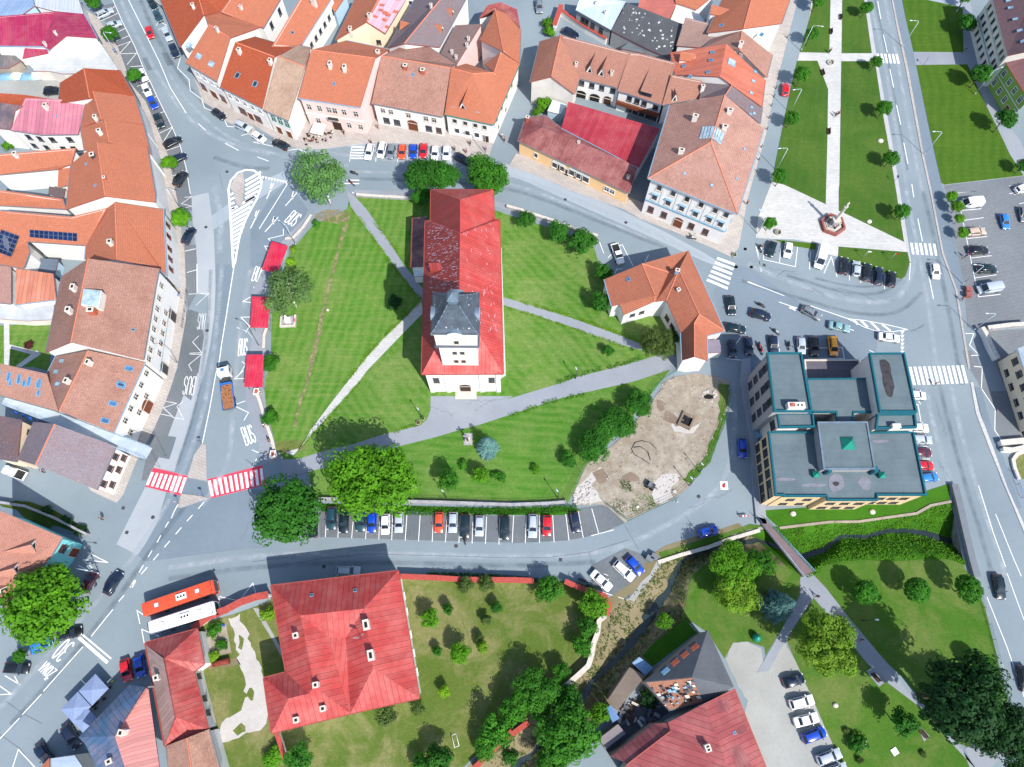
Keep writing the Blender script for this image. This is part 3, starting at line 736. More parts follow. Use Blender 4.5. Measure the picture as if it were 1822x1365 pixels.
# lettering on the road: strokes in a unit box (x along the word, y up)
def _arc(cx,cy,rx,ry,a0,a1,n=9):
 return[(cx+rx*math.cos(math.radians(a0+(a1-a0)*k/n)),cy+ry*math.sin(math.radians(a0+(a1-a0)*k/n)))for k in range(n+1)]
GLYPH={'B':[[(0,0),(0,1)],[(0,1),(.5,1)]+_arc(.5,.76,.4,.24,90,-90,6)+[(0,.52)],[(0,.52),(.55,.52)]+_arc(.55,.26,.42,.26,90,-90,6)+[(0,0)]],'U':[[(0,1),(0,.28)]+_arc(.45,.28,.45,.28,180,360,8)+[(.9,1)]],'S':[_arc(.45,.75,.42,.25,20,270,9)+_arc(.45,.26,.45,.25,90,-160,9)],'Z':[[(0,1),(.9,1),(0,0),(.9,0)]],'O':[_arc(.45,.5,.43,.5,0,360,14)],'N':[[(0,0),(0,1),(.85,0),(.85,1)]],'A':[[(0,0),(.45,1),(.9,0)],[(.2,.36),(.7,.36)]],'3':[_arc(.42,.75,.4,.25,150,-90,9)+_arc(.42,.26,.46,.26,90,-150,9)],'0':[_arc(.45,.5,.43,.5,0,360,14)],'ˇ':[[(.2,1.22),(.45,1.1),(.7,1.22)]],'P':[[(0,0),(0,1),(.5,1)]+_arc(.5,.74,.4,.26,90,-90,6)+[(0,.48)]],}
def road_text(txt,bl,br,tl,w=0.18,z=ZM+0.002,mat='white_paint'):
 """bl/br/tl: pixel points of the baseline start, baseline end and top of first letter"""
 o,x,y=G(*bl),G(*br),G(*tl)
 X,Y=x-o,y-o
 n=len([c for c in txt if c!='ˇ'])
 mb_=MB()
 k=0
 for c in txt:
  if c=='ˇ':
   k-=1
  for st in GLYPH[c]:
   stroke(mb_,[o+X*((k+.08+a*.8)/n)+Y*b for a,b in st],w,mat,z+0.0008*k)
  k+=1
 return tag(mb_.obj('road_lettering'),'white letters '+txt.replace('ˇ','')+' painted on the road',None,None,'structure')
road_text('BUS',P('E1',1440,800),P('E1',1550,870),P('E1',1560,660),0.2)
road_text('BUS',P('E2',1030,205),P('E2',1160,228),P('E2',1085,30),0.2)
road_text('BUS',P('E2',865,1140),P('E2',980,1135),P('E2',880,935),0.2)
road_text('BUS',P('E3',1245,930),P('E3',1385,880),P('E3',1175,715),0.2)
road_text('BUS',P('E3',628,75),P('E3',480,65),P('E3',590,300),0.19,mat='faded_paint')
road_text('BUS',P('E2',470,615),P('E2',370,620),P('E2',445,810),0.16,mat='worn_paint')
road_text('ZˇONA',P('E4',715,650),P('E4',580,530),P('E4',600,755),0.17)
road_text('30',P('E4',940,320),P('E4',830,245),P('E4',735,550),0.24)
marks('edge_line',[L('B2',770,14,825,17),L('B2',865,20,915,23),L('B2',960,25,1010,28),L('B2',700,12,730,14)],0.4)
marks('edge_line',[L('A2',645,1268,750,1270),L('A2',645,1292,748,1294)],0.25)
# ================================================================ BUILDING KIT
def roof_tile(name,row=0.42,col=0.3,stain=0.35,rbump=0.6,mott=0.0,dark=None):
 t=NT(name)
 t.rough(0.85,0.2)
 oc=t.objcol()
 uv=t.uv()
 p=t.pos()
 br=t.n('ShaderNodeTexBrick',i_Vector=uv,i_Scale=1.0,offset=0.5)
 br.inputs['Brick Width'].default_value=col
 br.inputs['Row Height'].default_value=row
 br.inputs['Mortar Size'].default_value=0.03
 br.inputs['Mortar Smooth'].default_value=0.5
 br.inputs['Bias'].default_value=-0.2
 br.inputs['Color1'].default_value=(1.06,1.04,1.02,1)
 br.inputs['Color2'].default_value=(0.88,0.86,0.86,1)
 br.inputs['Mortar'].default_value=(0.62,0.6,0.6,1)
 col_=t.mix(1.0,oc,br.outputs[0],'MULTIPLY')
 a=t.noise(0.22,6,p,0.65)
 col_=t.mix(t.math('MULTIPLY',t.ramp(a,0.45,0.75),stain),col_,lin(srgb(120,84,72),1.0))
 b=t.noise(2.5,6,t.mapv(uv,(1.3,0.35,1)),0.7)
 col_=t.mix(t.math('MULTIPLY',t.ramp(b,0.52,0.72),stain*0.9),col_,lin(srgb(96,66,58),1.0))
 c=t.noise(3.4,2,p)
 col_=t.mix(t.math('MULTIPLY',t.ramp(c,0.6,0.72),0.18+mott),col_,lin(srgb(222,168,140),1.0))
 t.color(col_)
 wv=t.n('ShaderNodeTexWave',wave_type='BANDS',bands_direction='Y',wave_profile='SAW',i_Vector=uv,i_Scale=1.0/row/6.283*6.283/2)
 t.bump(wv.outputs['Fac'],rbump,0.06)
 MATS[name]=t.m
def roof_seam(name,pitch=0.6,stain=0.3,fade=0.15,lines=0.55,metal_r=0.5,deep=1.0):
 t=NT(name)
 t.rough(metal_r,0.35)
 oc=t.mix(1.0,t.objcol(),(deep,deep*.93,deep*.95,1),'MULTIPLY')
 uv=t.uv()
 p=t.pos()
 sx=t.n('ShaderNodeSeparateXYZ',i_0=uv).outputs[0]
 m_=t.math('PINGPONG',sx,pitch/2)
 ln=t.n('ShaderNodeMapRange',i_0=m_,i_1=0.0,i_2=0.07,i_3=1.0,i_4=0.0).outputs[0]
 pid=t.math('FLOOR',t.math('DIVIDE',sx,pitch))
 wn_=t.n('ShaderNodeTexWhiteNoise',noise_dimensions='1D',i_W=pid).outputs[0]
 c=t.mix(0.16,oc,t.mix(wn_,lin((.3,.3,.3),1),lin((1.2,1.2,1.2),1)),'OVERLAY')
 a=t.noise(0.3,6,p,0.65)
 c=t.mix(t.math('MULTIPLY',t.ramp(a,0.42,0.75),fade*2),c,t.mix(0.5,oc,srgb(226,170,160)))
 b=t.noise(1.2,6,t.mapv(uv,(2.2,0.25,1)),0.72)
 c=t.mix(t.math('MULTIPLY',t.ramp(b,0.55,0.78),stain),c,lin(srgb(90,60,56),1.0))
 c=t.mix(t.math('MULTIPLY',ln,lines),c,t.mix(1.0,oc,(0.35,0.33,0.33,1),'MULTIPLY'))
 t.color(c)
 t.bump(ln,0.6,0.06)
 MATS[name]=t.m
roof_tile('tile')
roof_tile('tile_clean',0.42,0.3,0.16,0.4)
roof_tile('tile_old',0.46,0.36,0.55,0.9,0.1)
roof_seam('seam')
roof_seam('seam_wide',0.95,0.35,0.2,0.7)
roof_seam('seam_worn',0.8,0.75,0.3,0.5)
roof_seam('seam_weathered',0.6,0.85,0.03,0.5,deep=.55)  # worn sheet with the west slope's shade also darkened into its colour
roof_seam('corrugated',0.24,0.25,0.1,0.35)
def roof_flat(name,seam=1.1):
 t=NT(name)
 t.rough(0.8,0.25)
 oc=t.objcol()
 p=t.pos()
 sp=t.n('ShaderNodeSeparateXYZ',i_0=p).outputs[1]
 ln=t.n('ShaderNodeMapRange',i_0=t.math('PINGPONG',sp,seam/2),i_1=0.0,i_2=0.05,i_3=1.0,i_4=0.0).outputs[0]
 a=t.noise(0.25,7,p,0.7)
 c=t.mix(t.ramp(a,0.3,0.72),t.mix(1.0,oc,(.8,.82,.85,1),'MULTIPLY'),t.mix(1.0,oc,(1.2,1.2,1.18,1),'MULTIPLY'))
 b=t.noise(0.6,6,t.mapv(p,(0.5,2.0,1)),0.75)
 c=t.mix(t.math('MULTIPLY',t.ramp(b,0.55,0.7),0.4),c,t.mix(1.0,oc,(.62,.63,.66,1),'MULTIPLY'))
 c=t.mix(t.math('MULTIPLY',ln,0.35),c,t.mix(1.0,oc,(.5,.5,.52,1),'MULTIPLY'))
 t.color(c)
 MATS[name]=t.m
roof_flat('membrane')
def plaster(name,c,var=0.07):
 t=NT(name)
 t.rough(0.9,0.15)
 p=t.pos()
 a=t.noise(0.5,6,p,0.65)
 col=t.mix(t.ramp(a,0.35,0.7),lin(c,1-var),lin(c,1+var*0.4))
 b=t.noise(1.4,6,t.mapv(p,(1.5,1.5,0.25)),0.75)
 col=t.mix(t.math('MULTIPLY',t.ramp(b,0.6,0.85),0.35),col,lin(c,0.62))
 t.color(col)
 MATS[name]=t.m
plaster('w_white',(0.74,0.73,0.71,1))
plaster('w_pale',(0.66,0.63,0.58,1),0.1)
plaster('w_cream',srgb(232,214,186))
plaster('w_peach',srgb(236,196,146))
plaster('w_pink',srgb(232,196,192))
plaster('w_green',srgb(140,170,84))
plaster('w_blue',srgb(168,196,214))
plaster('w_turq',srgb(120,196,200))
plaster('w_grey',srgb(150,150,152))
plaster('w_stone',srgb(156,146,134),0.25)
plaster('w_brown',srgb(150,112,92))
plaster('w_ochre',srgb(214,190,152))
simple('trim_white',(0.72,0.72,0.70,1),0.7,0.2,0,0.05)
simple('trim_stone',srgb(196,188,176),0.8,0.2,0,0.08)
simple('gutter_blue',srgb(128,168,192),0.45,0.4,0.3,0.08)
simple('gutter_grey',srgb(120,126,132),0.45,0.4,0.4,0.08)
simple('gutter_red',srgb(150,72,62),0.5,0.4,0.1,0.08)
simple('teal_metal',srgb(20,96,110),0.45,0.4,0.2,0.1)
simple('teal_green',srgb(20,128,108),0.45,0.4,0.2,0.1)
simple('chimney_render',srgb(206,200,194),0.9,0.1,0,0.12,3)
simple('chimney_brick',srgb(168,92,72),0.9,0.1,0,0.2,4)
simple('soot',(0.02,0.02,0.022,1),0.95,0.05)
simple('wood_brown',srgb(112,62,42),0.7,0.25,0,0.2,3)
simple('wood_dark',srgb(62,44,38),0.7,0.25,0,0.2,3)
simple('steel',srgb(150,156,162),0.35,0.5,0.8,0.08)
simple('slate_dark',srgb(70,76,86),0.6,0.35,0,0.2,1)
def glassy(name,c,rough=0.08):
 t=NT(name)
 t.rough(rough,0.6 if rough<.3 else.15)
 t.color(t.mix(t.ramp(t.noise(0.8,2,t.pos()),0.35,0.65),lin(c,0.7),lin(c,1.3)))
 MATS[name]=t.m
glassy('glass_dark',srgb(44,50,58))
glassy('glass_blue',srgb(70,110,150))
glassy('glass_pale',srgb(150,170,180),0.15)
glassy('solar_cell',srgb(22,38,76),0.5)
BLD={}
def merge_into(o,mb):
 """add a builder's faces to an existing mesh part"""
 me=o.data
 add=mb.mesh('tmp')
 off=len(me.materials)
 for m in add.materials:
  me.materials.append(m)
 bm_=bmesh.new()
 bm_.from_mesh(me)
 k=len(bm_.faces)
 bm_.from_mesh(add)
 bm_.faces.ensure_lookup_table()
 for f in bm_.faces[k:]:
  f.material_index+=off
 bm_.to_mesh(me)
 bm_.free()
 bpy.data.meshes.remove(add)
def tint(r,g,b):
 """roof colour as painted -> linear, sun-bleached reds"""
 c=srgb(r,g,b)
 if g<84 and r>140:
  return(c[0]*.62,c[1]*.86,c[2]*.88,1.0)
 if c[0]>1.35*max(c[1],c[2]):
  return(c[0]*.68,c[1]*1.3,c[2]*(1.75 if b<=g else 1.35),1.0)
 return c
class Building:
 pass
def offset_in(poly,d):
 """poly ccw list of Vector (2D used) -> inset points"""
 n=len(poly)
 out=[]
 for i in range(n):
  p0,p1,p2=poly[i-1],poly[i],poly[(i+1)%n]
  e0=Vector((p1.x-p0.x,p1.y-p0.y))
  e1=Vector((p2.x-p1.x,p2.y-p1.y))
  if e0.length<1e-6 or e1.length<1e-6:
   out.append(p1.copy())
   continue
  e0.normalize()
  e1.normalize()
  n0,n1=Vector((-e0.y,e0.x)),Vector((-e1.y,e1.x))
  b=n0+n1
  k=max(b.length_squared/2,0.35)
  out.append(Vector((p1.x+b.x*d/k,p1.y+b.y*d/k,p1.z)))
 return out
def bld(key,name,label,pts,faces,S=None,wall='w_white',roof='tile',tint_=(190,92,64),ov=0.35,gutter='gutter_grey',cat='house',group=None,ridge=True,base=0.0,thick=0.2,parapet=None):
 B=Building()
 V={}
 for tok in pts.split():
  n,rest=tok.split(':',1)
  if '=' in n:
   pass
  sh=S
  if ':' in rest:
   sh,rest=rest.split(':')
  if rest.count(',')==2:
   x,y,z=map(float,rest.split(','))
   V[n]=G(*P(sh,x,y),z)
  else:
   ex,z=rest.split(',')
   a,b_=ex.split('+')
   b_,c=b_.split('-')
   q=V[a]+V[b_]-V[c]
   V[n]=Vector((q.x,q.y,float(z)))
 FM={}
 F=[]
 for f in faces.split(';'):
  f,_,fm=f.partition('@')
  F.append(f.split())
  FM[frozenset(F[-1])]=fm
 FF=[]
 for f in F:
  p=[V[k]for k in f]
  if area2(p)<0:
   f=list(reversed(f))
  FF.append(f)
 F=FF
 ec={}
 for f in F:
  for i in range(len(f)):
   ec[(f[i],f[(i+1)%len(f)])]=f
 bnd={a:b for(a,b)in ec if(b,a)not in ec}
 loop=[next(iter(bnd))]
 while True:
  nx=bnd.get(loop[-1])
  if nx is None or nx==loop[0]or len(loop)>60:
   break
  loop.append(nx)
 cen=sum((V[k]for k in loop),Vector())/len(loop)
 cen.z=base
 root=empty(name,cen)
 tag(root,label,cat,group)
 B.root,B.V,B.F,B.loop,B.cen,B.tint=root,V,F,loop,cen,tint_
 lp=[V[k]for k in loop]
 ins=offset_in(lp,ov)
 B.ins={k:p for k,p in zip(loop,ins)}
 mb=MB()
 n=len(loop)
 for i in range(n):
  a,b=ins[i],ins[(i+1)%n]
  mb.face([Vector((a.x,a.y,base))-cen,Vector((b.x,b.y,base))-cen,Vector((b.x,b.y,b.z-0.05))-cen,Vector((a.x,a.y,a.z-0.05))-cen],wall)
 B.wall=mb.obj('wall',root)
 mb=MB()
 for f in F:
  p=[V[k]for k in f]
  nrm=Vector()
  for i in range(len(p)):
   nrm+=(p[i]-p[0]).cross(p[(i+1)%len(p)]-p[0])
  nrm.normalize()
  h=Vector((0,0,1)).cross(nrm)
  h=h.normalized()if h.length>0.03 else Vector((1,0,0))
  u=nrm.cross(h)
  for tr in(tess(p)if len(p)>3 else[(0,1,2)]):
   q3=[p[k]for k in tr]
   mb.face([q-cen for q in q3],FM[frozenset(f)]or roof,[(q.dot(h),q.dot(u))for q in q3])
   mb.face([q-cen-Vector((0,0,thick))for q in reversed(q3)],'wood_dark')
 for i in range(n):
  a,b=lp[i]-cen,lp[(i+1)%n]-cen
  d=Vector((0,0,thick))
  mb.face([a-d,b-d,b,a],'gutter_red' if parapet is None else parapet)
 if ridge and roof.startswith('tile'):
  rm='ridge_cap'
  done=set()
  for(a,b)in ec:
   if(b,a)in ec and(b,a)not in done:
    done.add((a,b))
    fa,fb=ec[(a,b)],ec[(b,a)]
    ca=sum((V[k]for k in fa),Vector())/len(fa)
    cb=sum((V[k]for k in fb),Vector())/len(fb)
    mid=(V[a]+V[b])/2
    if mid.z>(ca.z+cb.z)/2+0.15 and(V[a]-V[b]).length>0.5:
     mb.cyl(V[a]-cen+Vector((0,0,.02)),V[b]-cen+Vector((0,0,.02)),0.13,0.13,rm,6,False)
 r=mb.obj('roof',root)
 r.color=tint(*B.tint)
 B.roof=r
 if gutter:
  for i in range(n):
   g=MB()
   a,b=lp[i],lp[(i+1)%n]
   if abs(a.z-b.z)<0.45 and(a-b).length>1.0:
    f=ec[(loop[i],loop[(i+1)%n])]
    if max(V[k].z for k in f)<max(a.z,b.z)+0.3:
     continue
    e=(b-a).normalized()
    o=Vector((e.y,-e.x,0))
    o.normalize()
    q=[a-cen,b-cen]
    s=Vector((0,0,1))
    c=[q[0]-s*.12,q[1]-s*.12,q[1]-s*.12+o*.16,q[0]-s*.12+o*.16]
    t_=[p+s*0.13 for p in c]
    g.face(t_,gutter)
    g.face([c[3],c[2],t_[2],t_[3]],gutter)
    g.face([c[0],c[3],t_[3],t_[0]],gutter)
    g.face([c[2],c[1],t_[1],t_[2]],gutter)
    g.face(list(reversed(c)),gutter)
    g.obj('gutter',root)
 BLD[key]=B
 return B
simple('ridge_cap',srgb(196,120,96),0.85,0.2,0,0.15,3)
def hit(B,s,x,y):
 """point and normal on the roof seen at a photo reading"""
 d=ray(*P(s,x,y))
 o=Vector((0,0,CAM_H))
 best=None
 for f in B.F:
  p=[B.V[k]for k in f]
  for i in range(1,len(p)-1):
   a,b,c=p[0],p[i],p[i+1]
   nn=(b-a).cross(c-a)
   if nn.length<1e-6:
    continue
   nn.normalize()
   den=d.dot(nn)
   if abs(den)<1e-9:
    continue
   t=(a-o).dot(nn)/den
   q=o+d*t
   ok=all(((v2-v1).cross(q-v1)).dot(nn)>-0.6 for v1,v2 in((a,b),(b,c),(c,a)))
   if ok and(best is None or t<best[0]):
    best=(t,q,nn if nn.z>0 else-nn)
 if best is None:
  zz=sum(v.z for v in B.V.values())/len(B.V)
  return G(*P(s,x,y),zz),Vector((0,0,1))
 return best[1],best[2]
def axes(B,nn):
 h=Vector((0,0,1)).cross(nn)
 if h.length<0.05:
  a,b=B.V[B.loop[0]],B.V[B.loop[1]]
  h=(b-a)
  h.z=0
 h.normalize()
 return h
def frame_at(p,x,z=Vector((0,0,1))):
 y=z.cross(x).normalized()
 M=Matrix((x,y,z)).transposed().to_4x4()
 M.translation=p
 return M
_cm={}
def chim(B,s,x,y,h=1.3,w=0.7,d=0.7,mat='chimney_render',flues=1):
 p,nn=hit(B,s,x,y)
 X=axes(B,nn)
 key=(h,w,d,mat,flues)
 if key not in _cm:
  m_=MB()
  m_.box((-w/2,-d/2,-1.1),(w/2,d/2,h),mat)
  m_.box((-w/2-.08,-d/2-.08,h),(w/2+.08,d/2+.08,h+.14),'trim_stone')
  for k in range(flues):
   cx=(k-(flues-1)/2)*w/flues
   m_.box((cx-w/flues*.3,-d*.28,h+.14),(cx+w/flues*.3,d*.28,h+.16),'soot')
  _cm[key]=m_.mesh('chimney')
 o=link('chimney',_cm[key],B.roof)
 o.matrix_local=frame_at(p-B.cen,X)
 return o
_sm={}
def skyl(B,s,x,y,w=0.8,l=1.2,glass='glass_blue'):
 p,nn=hit(B,s,x,y)
 key=(w,l,glass)
 if key not in _sm:
  m_=MB()
  for lo,hi in(((-w/2,-l/2,0),(w/2,-l/2+.1,.12)),((-w/2,l/2-.1,0),(w/2,l/2,.12)),((-w/2,-l/2+.1,0),(-w/2+.1,l/2-.1,.12)),((w/2-.1,-l/2+.1,0),(w/2,l/2-.1,.12))):
   m_.box(lo,hi,'gutter_blue')
  m_.face([(-w/2+.1,-l/2+.1,.07),(w/2-.1,-l/2+.1,.07),(w/2-.1,l/2-.1,.07),(-w/2+.1,l/2-.1,.07)],glass)
  _sm[key]=m_.mesh('skylight')
 o=link('skylight',_sm[key],B.roof)
 h=axes(B,nn)
 o.matrix_local=frame_at(p-B.cen+nn*0.02,h,nn)
 return o
def dormer(B,s,x,y,w=1.6,h=1.2,wallm='w_white',tint_=None,square=False):
 """x,y: centre foot of the dormer front"""
 p,nn=hit(B,s,x,y)
 X=axes(B,nn)
 dn=Vector((nn.x,nn.y,0))
 if dn.length<0.02:
  return
 dn.normalize()
 slope=math.sqrt(nn.x**2+nn.y**2)/nn.z
 ln=h/max(slope,0.2)
 m_=MB()
 top=Vector((0,0,h))
 back=Vector((0,ln,h))
 a,b=Vector((-w/2,0,0)),Vector((w/2,0,0))
 e=Vector((0,-.15,0))
 lf='wood_dark'
 m_.face([a,b,top],wallm)
 m_.face([a*.55+Vector((0,-.02,.12)),b*.55+Vector((0,-.02,.12)),top*.62+Vector((0,-.02,0))],'soot')
 uvs=[(0,0),(ln,0),(ln,h),(0,h)]
 m_.face([a*1.15+e-Vector((0,0,.08)),top+e+Vector((0,0,.06)),back+Vector((0,0,.04))],'tile_clean',[(0,0),(0,h),(ln,h)])
 m_.face([top+e+Vector((0,0,.06)),b*1.15+e-Vector((0,0,.08)),back+Vector((0,0,.04))],'tile_clean',[(0,h),(0,0),(ln,h)])
 o=m_.obj('dormer',B.roof)
 o.color=tint(*(tint_ or B.tint))
 yv=-dn
 xv=yv.cross(Vector((0,0,1)))
 M=Matrix((xv,yv,Vector((0,0,1)))).transposed().to_4x4()
 M.translation=p-B.cen
 o.matrix_local=M
 return o
_wm={}
def win_meshes(w,h,style):
 key=(round(w,2),round(h,2),style)
 if key in _wm:
  return _wm[key]
 tr={'w':'trim_white','s':'trim_stone','b':'wood_brown','d':'dark_iron','g':'teal_green'}[style[0]]
 f=MB()
 t_=0.12
 f.box((-w/2-t_,0,-t_),(-w/2,.09,h+t_),tr)
 f.box((w/2,0,-t_),(w/2+t_,.09,h+t_),tr)
 f.box((-w/2,0,h),(w/2,.09,h+t_),tr)
 f.box((-w/2-t_-.08,0,-t_-.08),(w/2+t_+.08,.2,-t_),tr)
 if 'x' in style:
  f.box((-.04,.035,0),(.04,.075,h),'trim_white' if style[0]!='b' else 'wood_brown')
  f.box((-w/2,.035,h*.62),(-.04,.07,h*.62+.07),'trim_white' if style[0]!='b' else 'wood_brown')
  f.box((.04,.035,h*.62),(w/2,.07,h*.62+.07),'trim_white' if style[0]!='b' else 'wood_brown')
 if 'h' in style:
  f.box((-w/2-t_-.15,0,h+t_),(w/2+t_+.15,.45,h+t_+.12),'gutter_blue')
 g=MB()
 g.face([(-w/2,.03,0),(w/2,.03,0),(w/2,.03,h),(-w/2,.03,h)],'glass_dark')
 _wm[key]=(f.mesh('window'),g.mesh('pane'))
 return _wm[key]
def wall_frame(B,a,b):
 A,Bb=B.ins[a],B.ins[b]
 A,Bb=Vector((A.x,A.y,0)),Vector((Bb.x,Bb.y,0))
 i,j=B.loop.index(a),B.loop.index(b)
 fwd=(j-i)%len(B.loop)<=(i-j)%len(B.loop)
 e=(Bb-A).normalized()
 out=Vector((e.y,-e.x,0))if fwd else Vector((-e.y,e.x,0))
 return A,Bb,e,out
def wins(B,a,b,spots,z,w=0.95,h=1.5,style='wx',name='window'):
 A,Bb,e,out=wall_frame(B,a,b)
 if isinstance(spots,int):
  spots=[(k+.5)/spots for k in range(spots)]
 fm,gm=win_meshes(w,h,style)
 for t in spots:
  o=link(name,fm,B.root)
  p=A.lerp(Bb,t)+out*0.004
  M=Matrix((e if e.cross(out).z>0 else-e,out,Vector((0,0,1)))).transposed().to_4x4()
  M.translation=Vector((p.x,p.y,z))-B.cen
  o.matrix_local=M
  g=link('pane',gm,o)
def door(B,a,b,t,w=1.4,h=2.4,mat='wood_brown',z=0.12,arch=False):
 A,Bb,e,out=wall_frame(B,a,b)
 m_=MB()
 m_.box((-w/2,0,0),(w/2,.06,h),mat)
 for sx in(-1,1):
  m_.box((sx*w/4-w*.18,.06,h*.12),(sx*w/4+w*.18,.085,h*.45),mat)
  m_.box((sx*w/4-w*.18,.06,h*.52),(sx*w/4+w*.18,.085,h*.9),mat)
 m_.box((-w/2-.14,0,0),(-w/2,.12,h+.14),'trim_stone')
 m_.box((w/2,0,0),(w/2+.14,.12,h+.14),'trim_stone')
 m_.box((-w/2,0,h),(w/2,.12,h+.14),'trim_stone')
 if arch:
  n=10
  for k in range(n):
   a0,a1=PI*k/n,PI*(k+1)/n
   m_.face([(0,.05,h+.14),(math.cos(a0)*w*.55,.05,h+.14+math.sin(a0)*w*.4),(math.cos(a1)*w*.55,.05,h+.14+math.sin(a1)*w*.4)],mat)
 o=m_.obj('door',B.root)
 hm=MB()
 hm.box((-.02,.085,h*.44),(.02,.15,h*.5),'steel')
 hm.obj('handle',o)
 p=A.lerp(Bb,t)+out*0.004
 M=Matrix((e if e.cross(out).z>0 else-e,out,Vector((0,0,1)))).transposed().to_4x4()
 M.translation=Vector((p.x,p.y,z))-B.cen
 o.matrix_local=M
 return o
def band(B,a,b,z,h=0.25,mat='trim_white',d=0.1,name='cornice'):
 A,Bb,e,out=wall_frame(B,a,b)
 m_=MB()
 q=[A,Bb,Bb+out*d,A+out*d]
 if area2(q)<0:
  q.reverse()
 m_.prism([v-B.cen for v in q],z-B.cen.z,z+h-B.cen.z,mat)
 return m_.obj(name,B.root)
OR,ORD,OB,BR,PK,CR,RD,DK,VI=(204,94,62),(192,82,54),(190,108,84),(166,98,80),(194,92,92),(176,38,78),(186,60,58),(84,80,88),(140,96,88)
WEST='houses along the west street'
NORTH='houses along the north street'
EAST='houses beside the square'
YARD='houses in the back yards'
# ---- west side, top to bottom
B=bld('W1','house','house with a crimson metal roof at the top of the west street','a:-60,120,9 b:380,82,9 c:300,326,6.4 d:-60,322,6.4 e:465,252,9 f:345,352,6 g:590,100,6.5 h:685,268,6.5','a b c d;b e f c;b g h e','A1','w_white','seam',CR,0.3,'gutter_blue',group=WEST)
skyl(B,'A1',178,180,.5,.6)
chim(B,'A1',400,245,.9,.5,.5)
chim(B,'A1',325,320,.9,.5,.5)
bld('W1b','lean_to','crimson lean-to roof below the crimson roofed house','a:175,332,5.6 b:322,326,5.6 c:338,375,4.6 d:158,412,4.6','a b c d','A1','w_white','seam',CR,.2,None,'shed')
bld('W2','garage','low building with a flat pale concrete roof beside the crimson roofs','a:465,262,3.6 b:690,275,3.6 c:835,492,3.4 d:540,518,3.4 e:440,520,3.4 f:340,500,3.2 g:240,500,3.2 h:200,425,3.4 i:345,360,3.6','a b c d e f g h i','A1','w_pale','membrane',(176,178,178),.1,None,'garage')
bld('W3','shed','blue grey sheet metal roof in the far corner behind the crimson roofs','a:-60,-30,5 b:225,-30,5.6 c:245,40,5.4 d:150,108,4.6 e:-60,112,4.4','a b c d e','A1','w_blue','corrugated',(120,152,184),.2,None,'shed')
bld('W4','shed','pale corrugated roof behind the crimson roofed house','a:232,-30,5.6 b:545,-30,5.6 c:588,98,4.6 d:380,78,4.8 e:250,44,5.2','a b c d e','A1','w_white','corrugated',(168,182,196),.2,None,'shed')
bld('W4b','shed','tumbledown brown lean-to under the crimson roof edge','a:-60,330,3.5 b:55,345,3.5 c:150,430,2.8 d:60,480,2.6 e:-60,480,2.6','a b c d e','A1','w_stone','seam_worn',(104,84,74),.1,None,'shed')
B=bld('W5','house','house with a brownish hipped tile roof and holes near its ridge','r:590,480,12 s:632,692,12 a:845,496,8.6 b:944,674,8.6 c:425,580,9 d:410,728,9','r a b s;r s d c','A1',tint_=ORD,roof='tile_clean',group=WEST)
B=bld('W6','house','house with a plain orange roof next to the brownish hipped one','r:655,643,12 s:715,843,12 a:946,675,8.5 b:1006,873,8.5 c:605,715,9.5 d:567,902,9.3','r a b s;r s d c','A1',tint_=OR,roof='tile_clean',group=WEST)
chim(B,'A1',685,845,1.2,.8,.7)
B=bld('W7','house','narrow orange roofed house with one white chimney on its back slope','r:738,845,12 s:770,1005,12 a:1008,876,8.4 b:1062,1085,8.4 c:567,905,9.2 d:595,1060,9.2','r a b s;r s d c','A1',tint_=OR,roof='tile_clean',group=WEST)
chim(B,'A1',715,945,1.3,.7,.9)
B=bld('W8','house','large bright orange roofed house with a dark round vent on its back slope','r:A1:685,1003,13 s:B1:740,38,13 a:A1:1035,1034,9 b:A1:1092,1365,9 e:B1:1092,80,9 c:A1:500,1155,9.2 d:B1:465,130,9','r a b e s;r s d c',None,tint_=OR,roof='tile_clean',group=WEST)
chim(B,'A1',660,1105,.9,.9,.9,'dark_iron')
skyl(B,'A1',608,1155,.5,.7)
skyl(B,'A1',672,1305,.5,.7)
chim(B,'A1',742,1262,.7,.5,.5,'chimney_brick')
B=bld('W9','house','orange roofed rear wing with a white wall over a small yard','a:-60,1088,9 b:535,1042,9 c:502,1157,7.5 d:405,1192,6.5 e:-60,1236,6.5','a b c d e','A1',tint_=OR,roof='tile_clean',group=YARD)
chim(B,'A1',125,1105,1.3,.8,.8)
bld('W9b','lean_to','small orange roofed annex between two orange wings','a:412,1180,6.2 b:502,1162,6.2 c:480,1305,5.4 d:405,1322,5.4','a b c d','A1',tint_=OR,roof='tile_clean',cat='annex')
bld('W9c','house','orange roof at the left edge below the white yard wall','a:-60,1330,9.5 b:200,1365,9.5 c:B1:440,55,8.6 d:B1:465,128,8.2 e:B1:-60,98,8','a b c d e','A1',tint_=OR,roof='tile_clean',group=YARD)
bld('W9d','lean_to','small dark flat roof tucked between orange roofs','a:345,1312,5 b:458,1328,5 c:B1:448,50,4.6 d:B1:340,22,4.6','a b c d','A1','w_white','membrane',(96,84,84),.1,None,'annex')
B=bld('W10','house','rear house with a dusty pink standing seam roof and two rows of windows','a:178,690,9.4 b:614,708,9.4 c:548,946,7 d:290,950,7 e:75,917,7','a b c d e','A1',tint_=PK,roof='seam_wide',group=YARD)
chim(B,'A1',335,765,1.2,.7,1.0)
skyl(B,'A1',400,820,.45,.45)
wins(B,'e','d',[.35,.75],4.2,1,1.4,'d')
wins(B,'d','c',[.15,.65],4.2,1,1.4,'d')
wins(B,'e','d',[.25,.7],1.1,1,1.3,'d')
wins(B,'d','c',[.25,.55],1.1,1,1.3,'d')
